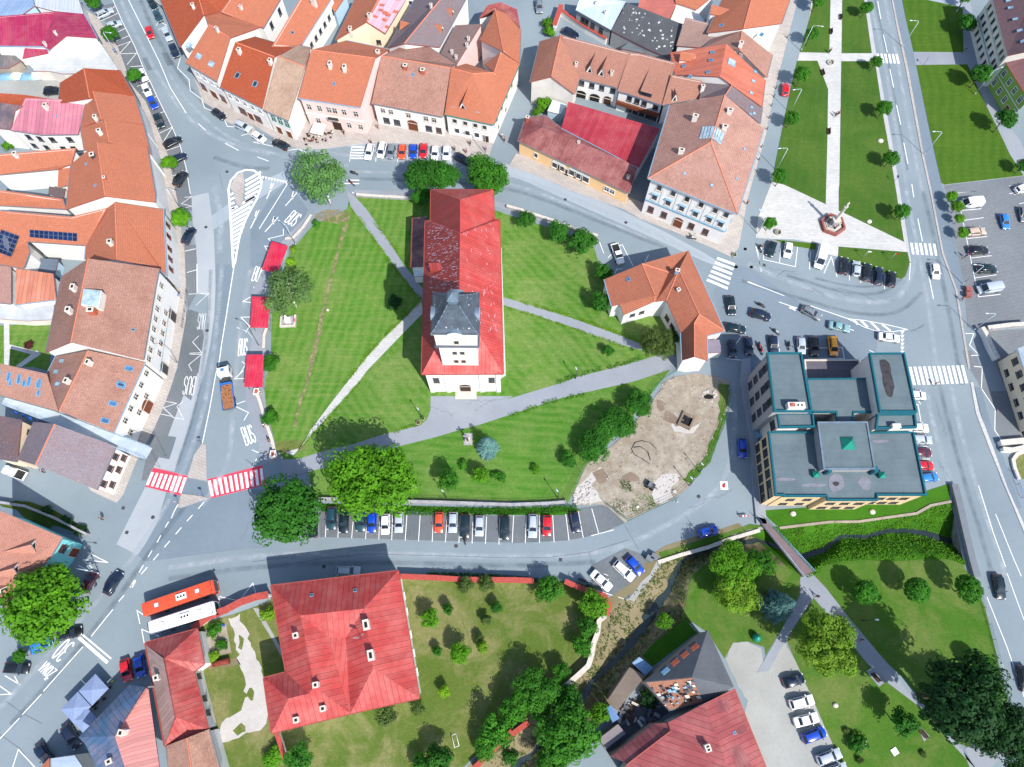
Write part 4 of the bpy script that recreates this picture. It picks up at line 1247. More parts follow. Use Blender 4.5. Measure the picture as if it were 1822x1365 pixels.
bld('W11','shed','dark grey roof at the left edge next to the dusty pink roof','a:-60,715,9 b:162,746,9 c:103,782,8.6 d:75,915,7 e:-60,900,7','a b c d e','A1','w_white','seam_worn',DK,.2,None,'outbuilding')
bld('W12','outbuilding','long low orange roof along a yard filled with covered heaps','a:-60,652,8.4 b:175,668,8.4 c:412,704,8.4 d:395,724,7.8 e:165,750,7.8 f:-60,722,7.8','a b c d e f','A1',tint_=ORD,roof='tile_clean',ov=.2,cat='outbuilding')
B=bld('W13','house','orange roofed house facing the bus lane with one white chimney near the ridge','r:810,78,11.5 s:824,484,11.5 a:1148,130,8 b:1172,602,8 f:1122,545,8 c:757,118,10.2 d:605,383,7.6 e:597,480,8','r a b f s;r s e d c','B1',tint_=OR,roof='tile_clean',gutter='gutter_blue',group=WEST)
chim(B,'B1',790,375,1.2,.9,.9)
wins(B,'a','b',[.12,.3,.5,.66,.82],4.6,.9,1.5,'b')
B=bld('W14','house','orange courtyard wing carrying one long row of solar panels','a:15,140,10 b:500,180,10 c:757,118,10.8 d:605,383,7.5 e:190,355,7.5','a b c d e','B1',tint_=OR,roof='tile_clean',gutter='gutter_grey',group=YARD)
solar=[]
B2=bld('W15','house','orange courtyard wing at the left edge carrying a block of solar panels','a:15,140,10 e:190,355,7.5 f:208,428,7.4 g:165,545,7.2 h:-60,505,7.2 i:-60,135,10','a e f g h i','B1',tint_=OR,roof='tile_clean',gutter='gutter_grey',group=YARD)
def solar_panel(Bx,s,quad,nx,ny):
 c=[hit(Bx,s,*q)for q in quad]
 nn=c[0][1]
 q=[p+nn*0.14 for p,_ in c]
 m_=MB()
 at=lambda u,v:q[0].lerp(q[1],u).lerp(q[3].lerp(q[2],u),v)-Bx.cen
 m_.face([at(0,0),at(1,0),at(1,1),at(0,1)],'steel')
 for i in range(nx):
  for j in range(ny):
   g=0.012 if nx>5 else 0.03
   m_.face([p+nn*(0.01 if nx>5 else 0.16)for p in(at(i/nx+g,j/ny+.03),at((i+1)/nx-g*.2,j/ny+.03),at((i+1)/nx-g*.2,(j+1)/ny-.01),at(i/nx+g,(j+1)/ny-.01))],'solar_cell')
 m_.obj('solar_panel',Bx.roof)
solar_panel(B,'B1',((210,272),(545,298),(545,355),(210,325)),10,2)
solar_panel(B2,'B1',((12,272),(142,318),(78,466),(-40,420)),4,5)
B=bld('W16','tall_house','tall three storey house with an old brown tile roof and a glazed roof lantern','r:622,475,15 s:500,1065,15 a:1120,545,11 b:1092,690,11 c:1008,1190,11 d:435,600,11 e:320,1140,11','r a b c s;r s e d','B1',tint_=OB,roof='tile_old',group=WEST)
chim(B,'B1',535,695,1.3,1.1,.8)
chim(B,'B1',505,855,1.4,1.0,.9)
chim(B,'B1',665,860,1.6,.9,1.2,'chimney_brick')
skyl(B,'B1',938,978,.5,.7,'glass_dark')
wins(B,'b','c',[.05,.21,.36,.51,.66,.81,.94],7.6,.95,1.6,'sx')
wins(B,'b','c',[.15,.31,.46,.61,.76],4.0,.95,1.6,'sx')
wins(B,'a','b',[.5],7.6,.95,1.6,'sx')
door(B,'b','c',.0+.1,2.2,2.6,'dark_iron',arch=True)
door(B,'b','c',.9,2.0,2.6,'dark_iron',arch=True)
band(B,'b','c',3.4,.15,'gutter_blue')
band(B,'b','c',10.3,.4,'trim_stone',.25)
# roof lantern of the tall house
m_=MB()
p,nn=hit(B,'B1',620,745)
lq=[G(*P('B1',*q),15.6)-B.cen for q in((588,686),(712,700),(692,815),(568,800))]
m_.prism(lq,12.6,15.5,'w_white','w_pale')
m_.prism([v*0.94+(sum(lq,Vector())/4)*0.06 for v in lq],15.5,15.6,'glass_pale')
m_.obj('roof_lantern',B.roof)
B=bld('W17','house','corner house with a patched brown tile roof and blue roof windows on its street slope','r:B1:622,1123,12.5 s:C1:418,205,12.5 a:B1:1022,1206,9.2 b:C1:800,357,9.2 d:B1:392,1165,9.6 e:B1:330,1285,9.4','r a b s;r s e d',None,tint_=OB,roof='tile_old',gutter='gutter_blue',group=WEST)
for x,y,sh in((910,1250,'B1'),(850,1358,'B1'),(855,25,'C1'),(795,152,'C1'),(740,272,'C1')):
 skyl(B,sh,x,y,1.0,1.5)
for x,y in((435,1196),(395,1272),(405,1358)):
 skyl(B,'B1',x,y,.8,1.1,'glass_pale')
chim(B,'B1',640,1220,1.3,1.0,.7)
chim(B,'B1',490,1350,1.3,1.0,.7)
wins(B,'a','b',[.08,.26,.44,.62,.8],6.1,.95,1.5,'sx')
wins(B,'a','b',[.35,.6,.9],2.9,.95,1.5,'sx')
door(B,'a','b',.46,2.4,2.6,'wood_brown',arch=True)
B=bld('W18','house','brown roofed courtyard wing with a row of blue roof windows','a:B1:-60,1200,11.2 b:B1:330,1287,11.2 c:C1:412,207,8.6 d:C1:-60,75,8.6','a b c d',None,tint_=OB,roof='tile',group=YARD)
for k in range(5):
 skyl(B,'B1',-10+k*72,1290+k*17,.8,1.9)
for k in range(3):
 skyl(B,'C1',75+k*95,2+k*8,.7,1.2)
skyl(B,'C1',272,78,.7,1.2)
B=bld('W19','house','house with a purplish brown tile roof and six dark windows beside the red crossing','r:385,295,10.4 s:250,585,10.4 a:818,452,6.6 b:682,760,6.6 c:240,280,7 d:125,546,7','r a b s;r s d c','C1',tint_=(158,110,102),roof='tile',group=WEST)
wins(B,'a','b',[.18,.48,.86],4.2,1.0,1.4,'b')
wins(B,'a','b',[.12,.42,.8],1.5,1.0,1.4,'b')
B=bld('W20','house','house with a dark brown roof and cream gable wall at the left edge','a:-60,224,8 b:152,266,8 c:122,560,6.6 d:-60,530,6.6','a b c d','C1','w_cream','tile',(112,74,70),.2,'gutter_grey',group=YARD)
wins(B,'b','c',[.2,.52,.8],4.2,.9,1.2,'b')
B=bld('W21','house','orange roofed house with two triangular dormers and a turquoise painted front','r:C1:-60,880,11 s:D1:-60,120,11 a:C1:440,1093,7.6 b:C1:350,1240,7.6 e:D1:38,248,7.6','r a b e s',None,'w_turq',tint_=(206,110,84),roof='tile',group=WEST)
dormer(B,'C1',250,1155,2.4,1.6)
dormer(B,'C1',128,1320,2.4,1.6)
dormer(B,'D1',30,120,2.2,1.5)
wins(B,'a','b',[.45],4.4,1.3,1.5,'bx')
wins(B,'b','e',[.2,.5,.8],4.4,1.3,1.5,'bx')
wins(B,'b','e',[.2,.5,.8],1.2,1.6,1.9,'b')
door(B,'a','b',.5,1.6,2.4)
bld('W22','outbuilding','brick pink roof at the left edge in front of the solar wings','a:-60,520,6.6 b:78,530,6.6 c:78,795,5.6 d:-60,782,5.6','a b c d','B1',tint_=(190,112,92),roof='tile',cat='outbuilding')
bld('W23','outbuilding','orange roofed outbuilding between white parapets west of the tall brown tiled house','a:112,545,6.6 b:375,582,6.6 c:395,765,5.4 d:110,800,5.4','a b c d','B1',tint_=(204,100,68),roof='seam_wide',gutter='gutter_blue',cat='outbuilding')
bld('W24','lean_to','pale glazed lean-to roof along the courtyard lawn','a:-60,800,3.2 b:110,805,3.2 c:385,770,3.2 d:370,905,2.6 e:190,915,2.6 f:-60,895,2.6','a b c d e f','B1','w_pale','membrane',(168,172,176),.1,None,'shed')
bld('W25','carport','dark flat roofed carport in the small courtyard','a:215,470,3 b:410,480,3 c:385,585,2.8 d:170,545,2.8','a b c d','B1','w_blue','membrane',(92,104,118),.3,None,'carport')
# ---- north side, west to east
B=bld('N1','house','dark orange roofed house at the head of the north terrace','a:1112,-40,9 b:1266,332,9 c:1435,106,12 d:1390,-40,12 e:1550,84,10.4 f:1645,-40,10.4','a b c d;d c e f','A1',tint_=ORD,roof='tile_clean',group=NORTH)
chim(B,'A1',1365,55,1,.7,.7)
B=bld('N2','house','orange roofed terrace house with three groups of white framed roof windows','k:1470,173,12.6 l:1621,268,12.6 a:1305,441,9 b:1527,574,9 c:1550,84,10.2 d:1832,192,9.6 j:1436,108,11.4','k a b l;k l d c j','A1',tint_=OR,roof='tile_clean',group=NORTH)
for x,y in((1330,322),(1400,398),(1488,452)):
 skyl(B,'A1',x,y,1.5,1.3,'glass_pale')
chim(B,'A1',1535,225,1.2,.8,.5)
wins(B,'a','b',[.2,.45,.7,.9],5.6,1,1.5,'wx')
wins(B,'a','b',[.15,.85],1.2,1.4,1.8,'b')
door(B,'a','b',.5,2.2,2.6)
B=bld('N3','house','terrace house with a deep orange roof and three grey roof windows','r:A1:1655,298,11.6 s:A2:152,400,11.6 a:A1:1548,612,8 b:A2:66,762,8 c:A1:1790,258,9.2 d:A2:285,338,9','r a b s;r s d c',None,tint_=ORD,roof='tile_clean',group=NORTH)
for s_,x,y in(('A1',1672,532),('A1',1797,592),('A2',15,592)):
 skyl(B,s_,x,y,1.1,1.4,'glass_dark')
chim(B,'A1',1690,375,1.2,.7,.9)
chim(B,'A2',128,450,1.2,.7,.9)
wins(B,'a','b',[.12,.3,.5,.7,.88],4.9,1,1.5,'wx')
wins(B,'a','b',[.3,.7],1.0,1.8,1.8,'b')
door(B,'a','b',.5,1.6,2.4)
B=bld('N4','house','narrow terrace house with a worn straw coloured tile roof','r:178,398,11.6 s:368,470,11.6 a:72,772,7.4 b:250,850,7.4 c:320,318,10 d:408,338,10','r a b s;r s d c','A2',tint_=(204,132,100),roof='tile_old',gutter='gutter_grey',group=NORTH)
wins(B,'a','b',[.25,.55,.85],4.6,.9,1.4,'gx')
door(B,'a','b',.3,1.4,2.3)
door(B,'a','b',.75,1.4,2.3,'wood_brown')
B=bld('N5','house','pink fronted terrace house with a smooth orange roof and two white chimneys','r:412,352,13.4 s:862,410,13.4 a:318,690,9.6 b:756,757,9.6 c:655,285,10.6 d:962,348,10.6','r a b s;r s d c','A2','w_pink',tint_=OR,roof='tile_clean',gutter='gutter_blue',group=NORTH)
chim(B,'A2',548,475,1.3,.7,1.1)
chim(B,'A2',650,498,1.3,.7,1.1)
skyl(B,'A2',572,590,.6,.8)
chim(B,'A2',885,398,1.6,.8,.8)
wins(B,'a','b',[.1,.28,.44,.54,.7,.9],5.9,.95,1.7,'sx')
wins(B,'a','b',[.18,.72,.92],1.6,.95,1.6,'sx')
door(B,'a','b',.5,2.2,2.7,'wood_dark')
band(B,'a','b',4.3,.3,'trim_white',.15)
band(B,'a','b',8.9,.4,'trim_white',.25)
A_,B_,e_,o_=wall_frame(B,'a','b')
m_=MB()
q=[A_.lerp(B_,.42)-B.cen,A_.lerp(B_,.6)-B.cen]
m_.prism([q[0],q[1],q[1]+o_*1.3,q[0]+o_*1.3],4.6,4.8,'trim_stone')
for k in range(2):
 pass
m_.prism([q[0]+o_*1.2,q[1]+o_*1.2,q[1]+o_*1.3,q[0]+o_*1.3],4.8,5.7,'dark_iron')
m_.obj('balcony',B.root)
B=bld('N6','house','long white terrace house with old patched tiles and two brick chimneys','r:905,395,11.4 s:1392,478,11.4 a:835,728,7.2 b:1336,823,7.2 c:1060,320,9.4 d:1235,330,9.4 e:1432,455,9.8','r a b s;r s e d c','A2',tint_=OB,roof='tile_old',gutter='gutter_grey',group=NORTH)
chim(B,'A2',1075,485,1.1,.9,.8,'chimney_brick')
chim(B,'A2',1197,515,1.1,.9,.8,'chimney_brick')
skyl(B,'A2',1127,528,.6,.9)
wins(B,'a','b',[.12,.24,.5,.76,.88],4.4,.95,1.4,'sx')
wins(B,'a','b',[.14,.3,.78],1.0,1.3,1.6,'d')
door(B,'a','b',.54,2.4,2.4,'wood_brown',arch=True)
wins(B,'a','b',[.93],1.0,1.1,1.6,'b')
B=bld('N7','house','white corner house with an orange hipped roof and a triangular dormer facing the street','r:1395,480,11 x:1545,520,11.4 a:1350,806,7 b:1695,880,7 c:A3:97,450,7.4 d:A3:-35,366,11 e:1698,511,11.2 f:1500,447,9.4 g:1632,455,9.2','r a b x;x b c d e;r x e f;e d g','A2',tint_=OR,roof='tile_clean',gutter='teal_green',group=NORTH)
dormer(B,'A2',1480,768,2.0,2.2)
for x,y,w_ in((1442,600,.8),(1415,735,.8),(1590,772,.8)):
 skyl(B,'A2',x,y,w_,1.6)
for x,y in((1772,525),(1738,608),(1695,712)):
 skyl(B,'A2',x,y,.8,1.5)
wins(B,'a','b',[.17,.4,.62,.82],4.5,.95,1.2,'s')
wins(B,'a','b',[.2,.43,.64],1.1,1.1,1.5,'w')
wins(B,'b','c',[.15,.35,.55,.75],4.5,.95,1.2,'s')
wins(B,'b','c',[.2,.5],1.2,.95,1.3,'s')
door(B,'a','b',.84,1.3,2.2,'wood_dark')
bld('N8','house','orange roofed wing behind the white corner house','a:A2:1705,65,10 b:A2:1597,282,8.4 c:A2:1764,367,11 d:A3:97,447,7.4 e:A3:105,212,7.4 f:A3:4,95,9','a b c;a c d e f',None,tint_=OR,roof='tile_clean',group=YARD)
bld('N9','shed','rusty red metal roof at the head of the side lane','a:A2:1590,130,6.8 b:A2:1650,38,7.4 c:A3:-40,15,7.4 d:A3:78,65,6.6 e:A3:104,205,6.6 f:A3:2,90,8.4 g:A2:1705,62,8.6','a b c d e f g',None,'w_white','seam_worn',(168,70,66),.15,None,'shed')
B=bld('N10','house','violet brown tiled back house with small red triangular dormers','r:1350,-40,12 s:1065,307,12 a:1518,-40,8.4 b:1312,333,8.6 c:1160,-40,8.4 d:945,340,8.4','r a b s;r s d c','A2',tint_=VI,roof='tile',group=YARD)
dormer(B,'A2',1408,110,2.4,1.8,tint_=OR)
dormer(B,'A2',1335,225,2.4,1.8,tint_=OR)
dormer(B,'A2',1050,185,2.6,1.6,tint_=OR)
chim(B,'A2',1255,55,1.0,.5,.5)
B=bld('N11','house','narrow brown roofed back house with a row of white chimney pots','a:1430,178,8.4 b:1325,378,8.4 c:1437,450,9.4 d:1612,168,9.4','a b c d','A2','w_pink','tile',(158,100,84),.2,'gutter_grey',group=YARD)
for x,y in((1518,285),(1507,330),(1402,378),(1432,415)):
 chim(B,'A2',x,y,.9,.5,.5)
B=bld('N12','house','back house with one orange slope, one patched metal slope and a cream gable','r:900,-40,10.4 s:800,155,10.4 a:1098,-40,7 b:930,238,7 c:735,-40,7.2 d:580,285,7 ','r a b s;r s d c','A2','w_cream','tile_clean',OR,.25,group=YARD)
m_=MB()
pr=[[hit(B,'A2',*q)for q in qq]for qq in(((905,-20),(1090,-20),(928,232),(806,156)),)]
m_.face([p_+n_*.06-B.cen for p_,n_ in pr[0]],'patched_metal' if False else 'seam_worn',[(0,0),(5,0),(5,9),(0,9)])
o=m_.obj('metal_sheet',B.roof)
o.color=tint(176,150,164)
m_=MB()
for k in range(11):
 u,v=RND.random()*.85,RND.random()*.85
 c0=[p_+n_*.09-B.cen for p_,n_ in pr[0]]
 at=lambda a,b:c0[0].lerp(c0[1],a).lerp(c0[3].lerp(c0[2],a),b)
 m_.face([at(u,v),at(min(u+.22,1),v),at(min(u+.22,1),v+.07),at(u,v+.07)],'rust_patch' if False else 'chimney_brick')
m_.obj('rust_patch',B.roof)
chim(B,'A2',690,225,1.2,.7,.9)
chim(B,'A2',825,130,1.2,.7,.9)
wins(B,'s','b',[.5],3.6,.9,1.1,'d')
B=bld('N13','house','long orange roofed back wing with a pale blue gutter along the alley','a:350,-40,10.6 b:130,331,10.6 c:300,331,8.6 d:345,312,7.8 e:572,-40,7.8','a b c d e','A2',tint_=OR,roof='tile_clean',gutter='gutter_blue',group=YARD)
skyl(B,'A2',278,230,.7,.8,'glass_dark')
chim(B,'A2',435,40,1.6,.7,1.2)
wins(B,'e','d',7,3.6,.8,1.2,'d')
B=bld('N14','house','orange roofed rear wing beside the first alley','a:A1:1640,-40,11 b:A1:1552,86,11 c:A1:1832,190,8.4 d:A2:74,196,8.4 e:A2:214,-40,8.4','a b c d e',None,tint_=OR,roof='tile_clean',group=YARD)
chim(B,'A1',1700,65,.9,.6,.6)
wins(B,'d','e',[.3,.75],5,.9,1.8,'d')
bld('N15','shed','little orange roof at the end of the first alley','a:570,-40,6 b:662,-40,6 c:578,86,5.4 d:550,50,5.6','a b c d','A2','w_blue','tile_clean',OR,.15,None,'annex',)
# ---- block between the side lane and the square
B=bld('M1','row_house','low house with a pale blue sheet metal roof on the lane','a:530,-30,7 b:845,10,7 c:740,211,5 d:492,70,5','a b c d','A3','w_grey','corrugated',(172,196,214),.25,'gutter_grey',group=YARD)
wins(B,'d','c',[.2,.32,.5,.75],2.4,.9,1.3,'d')
chim(B,'A3',700,95,.6,.4,.7)
chim(B,'A3',632,30,.6,.4,.5)
B=bld('M2','row_house','low house with a blackened mossy felt roof','a:855,20,7 b:1245,170,7 c:1150,410,5 d:1000,345,5 e:740,213,5','a b c d e','A3','w_grey','membrane',(78,80,84),.2,None,group=YARD)
m_=MB()
simple('lichen',srgb(176,180,178),.95,.1)
for k in range(70):
 px_,py_=RND.uniform(800,1180),RND.uniform(60,360)
 if py_<20+(px_-855)*.38+20 or py_>213+(px_-740)*.45:
  continue
 p,nn=hit(B,'A3',px_,py_)
 r=RND.uniform(.1,.38)
 n2=[(math.cos(a)*r*RND.uniform(.5,1.2),math.sin(a)*r*RND.uniform(.5,1.2))for a in[2*PI*j/7 for j in range(7)]]
 m_.face([p-B.cen+nn*.04+Vector((x,y,-(nn.x*x+nn.y*y)/nn.z))for x,y in n2],'lichen')
merge_into(B.roof,m_)
bld('M2b','lean_to','grey lean-to roof along the foot of the blackened felt roof','a:885,288,4 b:1165,355,4.2 c:1140,412,3.2 d:808,340,3.2','a b c d','A3','w_grey','membrane',(96,104,112),.15,None,'shed')
bld('M3','shed','plain red flat roof near the top edge beside a white yard','a:950,-30,6 b:1200,-30,6 c:1195,42,5.6 d:1150,142,5.4 e:930,50,5.4','a b c d e','A3','w_white','membrane',(196,84,66),.15,None,'shed')
bld('M4','outbuilding','white walled flat roofed outbuilding behind the square terrace','a:1205,30,5 b:1345,80,5 c:1400,150,5 d:1260,170,4.6 e:1155,148,4.8','a b c d e','A3','w_white','membrane',(206,206,204),.1,None,'outbuilding')
bld('M4b','shed','small orange strip roof above the white outbuilding','a:1190,-40,7 b:1480,-40,7 c:1340,70,6 d:1195,22,6','a b c d','A3','w_white','tile_clean',OR,.15,None,'annex')
B=bld('R1','house','orange terrace house at the top edge beside the square','r:A3:1738,-40,13 s:A3:1672,203,13 a:A4:186,-40,9 b:A4:113,166,9 c:A3:1540,-40,9.6 d:A3:1415,232,9.4','r a b s;r s d c',None,tint_=OR,roof='tile_clean',group=EAST)
skyl(B,'A3',1518,180,.8,1.1)
chim(B,'A3',1715,210,1.2,.6,.8)
bld('R1b','lean_to','small orange gabled annex on the back slope of the top terrace house','r:1445,32,11 s:1612,75,11 a:1440,100,10 b:1560,120,10','r s b a','A3','w_white','tile_clean',OR,.1,None,'annex')
B=bld('R2','house','terrace house beside the square with white parapets on both sides','r:A3:1662,213,12 s:A3:1642,350,12 a:A4:49,386,8.6 b:A4:8,546,8.6 c:A3:1480,262,9 d:A3:1390,335,8.6','r a b s;r s d c',None,tint_=OB,roof='tile',group=EAST)
chim(B,'A3',1648,330,1.3,.7,.9)
chim(B,'A3',1650,405,1.3,.7,.9)
skyl(B,'A3',1800,245,.9,1.2)
bld('R2b','house','brown tiled back wing next to the blackened roof','a:1265,122,9 b:1430,163,9 c:1412,238,8.4 d:1478,262,8.6 e:1388,336,7.8 f:1200,322,6.6','a b c d e f','A3',tint_=(176,110,90),roof='tile',group=YARD)
B=bld('R3','house','orange metal roofed terrace house with one large red framed roof window','r:1552,308,12.6 s:1508,541,12.6 a:1826,562,8.6 b:1802,752,8.6 g:1590,598,11.6 c:1160,370,8.4 d:1195,526,8.4','r a b g s;r s d c','A3','w_white','seam',(206,88,58),.25,'gutter_red',group=EAST)
for x,y in((1455,370),(1445,425),(1255,465),(1425,508),(1298,540)):
 skyl(B,'A3',x,y,.7,1.0)
for x,y in((1755,505),(1742,572),(1727,655)):
 skyl(B,'A3',x,y,.7,.9,'glass_pale')
skyl(B,'A3',1590,442,1.9,2.0,'glass_pale')
bld('R3b','lean_to','little orange ridge roof on the back slope of the metal roofed terrace house','r:1232,362,11 s:1350,382,11 a:1222,425,9.8 b:1300,432,9.8','r s b a','A3','w_white','tile_clean',OR,.1,None,'annex')
B=bld('R4','house','violet brown roofed terrace house against the grand corner building','r:1592,598,11.4 s:1546,668,11.4 a:1806,756,8.2 b:1790,870,8.2 c:1385,582,9 d:1362,692,8','r a b s;r s d c','A3','w_white','tile',VI,.2,'gutter_grey',group=EAST)
for x,y in((1730,757),(1748,800),(1722,805)):
 skyl(B,'A3',x,y,.6,.8,'glass_pale')
chim(B,'A3',1560,590,1.6,1.1,.8)
chim(B,'A3',1378,640,1.6,.6,.8)
B=bld('M6a','house','gabled courtyard house with a stained white gable wall above the lane','r:385,248,10.6 s:320,541,10.2 a:520,548,7 b:483,663,7 c:240,291,7.2 d:170,578,7.2','r a b s;r s d c','A3','w_pale',tint_=(196,102,74),roof='tile',group='houses round the arched courtyard')
B=bld('M6b','house','courtyard house with arched openings and two sharp triangular dormers','r:386,248,10.8 s:870,372,10.8 a:506,549,6.6 b:768,613,6.6 e:800,640,6.4','r s e b a','A3','w_white',tint_=(184,100,76),roof='tile_clean',gutter='gutter_grey',group='houses round the arched courtyard')
dormer(B,'A3',590,512,1.8,2.4)
dormer(B,'A3',672,535,1.8,2.4)
chim(B,'A3',495,465,.9,.6,.6)
chim(B,'A3',745,525,.9,.6,.6)
wins(B,'a','b',[.1,.38,.65,.95],4.3,1.0,1.3,'d')
for t in(.12,.5,.85):
 door(B,'a','b',t,2.4 if t<.8 else 1.8,1.3 if t<.8 else 1.8,'soot' if t<.8 else 'wood_dark',arch=True)
B=bld('M6d','house','courtyard house with a wooden balcony and one long shed dormer','q:872,374,10.8 r:945,377,10.8 s:1195,442,10.8 a:785,640,6.6 b:866,661,6.6 c:1106,742,6.6','q r b a;r s c b','A3','w_white',tint_=(184,100,76),roof='tile_clean',gutter='gutter_grey',group='houses round the arched courtyard')
wins(B,'b','c',[.04,.28,.5,.85],4.2,1.0,1.3,'d')
wins(B,'b','c',[.1,.3,.5,.7,.88],0.6,1.2,1.9,'d')
A_,B_,e_,o_=wall_frame(B,'a','c')
m_=MB()
q=[A_-B.cen,B_-B.cen]
m_.prism([q[0],q[1],q[1]+o_*1.3,q[0]+o_*1.3],3.2,3.4,'wood_brown')
m_.prism([q[0]+o_*1.2,q[1]+o_*1.2,q[1]+o_*1.3,q[0]+o_*1.3],3.4,4.2,'wood_brown')
m_.obj('balcony',B.root)
m_=MB()
c0=[hit(B,'A3',*q)[0]-B.cen for q in((1015,470),(1080,480),(1022,690),(942,668))]
up=Vector((0,0,1.2))
m_.face([c0[0],c0[1],c0[2]+up,c0[3]+up],'tile_clean',[(0,0),(3,0),(3,5),(0,5)])
m_.face([c0[3],c0[2],c0[2]+up,c0[3]+up],'glass_dark')
m_.face([c0[0],c0[3],c0[3]+up],'wood_brown')
m_.face([c0[1],c0[2]+up,c0[2]],'wood_brown')
o=m_.obj('shed_dormer',B.roof)
o.color=tint(184,100,76)
B=bld('M6e','house','courtyard house with one sharp dormer beside the grand corner building','r:1165,526,10.2 s:1386,570,10.2 a:1100,740,6.8 b:1360,694,7','r s b a','A3','w_white',tint_=(184,100,76),roof='tile_clean',group='houses round the arched courtyard')
dormer(B,'A3',1185,712,1.6,2.4)
B=bld('M7','hall','hall with a plain crimson metal roof behind the peach shop','a:440,716,6.4 b:1085,906,6.4 c:936,1183,4.8 d:850,1140,5 e:392,902,5','a b c d e','A3','w_white','seam',(184,52,64),.2,'gutter_blue','hall')
B=bld('M8','shop','single storey peach shop with a dark red hipped metal roof on the north street','h:140,829,4.6 i:278,811,4.6 r:258,896,6.8 s:846,1136,6.8 a:85,991,4.6 b:868,1362,4.6 c:922,1186,4.6 d:395,906,4.8','h i r;h r a;i d r;r d c s;a r s b;s c b','A3','w_peach','seam_worn',(150,74,72),.3,'gutter_grey','shop')
wins(B,'a','b',[.16],1.4,.9,1.4,'w')
wins(B,'a','b',[.35,.40],1.0,2.0,1.6,'w','shop_window')
wins(B,'a','b',[.50,.56,.62],1.1,2.0,1.7,'w','shop_window')
wins(B,'a','b',[.82,.87],1.4,1.1,1.4,'wx')
door(B,'a','b',.45,1.1,2.2,'wood_dark')
chim(B,'A3',512,1008,.5,.5,.4)
chim(B,'A3',860,1255,.8,.6,.5)
chim(B,'A3',152,850,1.2,.6,.7,'chimney_brick')
m_=MB()
A_,B_,e_,o_=wall_frame(B,'a','b')
for t0,t1 in((.32,.43),(.47,.66)):
 q=[A_.lerp(B_,t0)-B.cen,A_.lerp(B_,t1)-B.cen]
 m_.prism([q[0],q[1],q[1]+o_*.12,q[0]+o_*.12],3.0,3.6,'trim_white')
m_.obj('fascia',B.root)
bld('M9','hut','small white flat roofed hut beside the garden bush','a:330,702,3.2 b:426,736,3.2 c:386,806,3 d:292,782,3','a b c d','A3','w_blue','membrane',(190,202,208),.1,None,'hut')
B=bld('M10','corner_building','grand three storey corner building with a big hipped tile roof and pale blue cornices','r:1542,666,17 s:1442,1001,17 a:1155,739,13.2 b:1000,1256,13.2 c:B3:1632,166,13.2 d:1816,905,13.2','r d c s;r s b a;s c b','A3','w_white',tint_=(200,116,92),roof='tile_old',gutter='gutter_blue',ov=.7,cat='corner building')
for x,y,h_ in((1325,850,1.6),(1230,1080,1.2),(1570,800,1.2),(1535,915,1.2)):
 chim(B,'A3',x,y,h_,.7,1.1)
for x,y in((1258,1222),(1450,1305),(1680,1052),(1625,1260)):
 skyl(B,'A3',x,y,.6,.6,'glass_pale')
m_=MB()
for qd in(((1385,895),(1470,890),(1450,975),(1362,980)),((1470,890),(1540,940),(1510,1020),(1450,975))):
 c0=[hit(B,'A3',*q)for q in qd]
 m_.face([p_+n_*.12-B.cen for p_,n_ in c0],'glass_pale')
 for k in range(1,4):
  a0,a1=c0[0][0].lerp(c0[1][0],k/4)+c0[0][1]*.16-B.cen,c0[3][0].lerp(c0[2][0],k/4)+c0[0][1]*.16-B.cen
  m_.cyl(a0,a1,.05,.05,'gutter_grey',4)
m_.obj('glass_roof',B.roof)
wins(B,'b','c',[.12,.29,.46,.63,.8,.93],10.0,1.0,1.6,'s')
wins(B,'b','c',[.1,.27,.44,.61,.78,.92],6.3,1.1,1.9,'sh')
wins(B,'b','c',[.1,.27,.62,.8],1.6,1.1,1.9,'bx')
wins(B,'c','d',9,10.0,1.0,1.6,'s')
wins(B,'c','d',9,6.3,1.1,1.9,'sh')
door(B,'b','c',.46,2.0,2.6,'wood_brown',arch=True)
for z_ in(5.3,12.7):
 band(B,'b','c',z_,.22 if z_<6 else.35,'gutter_blue',.28)
 band(B,'c','d',z_,.22 if z_<6 else.35,'gutter_blue',.28)
for t in(.18,.36,.53,.7,.86):
 A_,B_,e_,o_=wall_frame(B,'b','c')
 m_=MB()
 p=A_.lerp(B_,t)-B.cen
 q=[p-e_*.3,p+e_*.3,p+e_*.3+o_*.08,p-e_*.3+o_*.08]
 m_.prism(ccw(q),5.6,12.6,'trim_white')
 m_.obj('pilaster',B.root)
B=bld('Q1','terrace_house','white and ochre fronted house with a dark violet roof in the top corner','a:1588,-40,9.8 b:1702,394,9.8 r:1900,-70,13.6 s:1950,340,13.6','a b s r','A4','w_pale','tile',(104,84,92),.3,'gutter_grey','house','houses in the north-east corner')
for x,y in((1725,55),(1758,135),(1790,215),(1815,290),(1710,5)):
 skyl(B,'A4',x,y,.7,1.1,'glass_pale')
for z_ in(1.4,4.3,7.2):
 wins(B,'a','b',[.1,.22,.34,.47,.6,.73,.86,.95],z_,1.0,1.6,'s')
band(B,'a','b',3.7,.25,'gutter_blue',.12)
band(B,'a','b',6.6,.25,'trim_stone',.12)
B=bld('Q2','terrace_house','bright green house with a red brown roof','a:1688,431,7.8 b:1860,710,7.8 r:1905,372,11.4 s:1990,560,11.4','a b s r','A4','w_green','corrugated',(156,84,72),.3,'gutter_red','house','houses in the north-east corner')
wins(B,'a','b',[.12,.36,.6,.85],5.0,.95,1.5,'wx')
wins(B,'a','b',[.08,.32,.56,.94],1.6,.95,1.5,'wx')
door(B,'a','b',.76,1.2,2.2,'wood_brown')
band(B,'a','b',3.9,.2,'trim_white',.1)
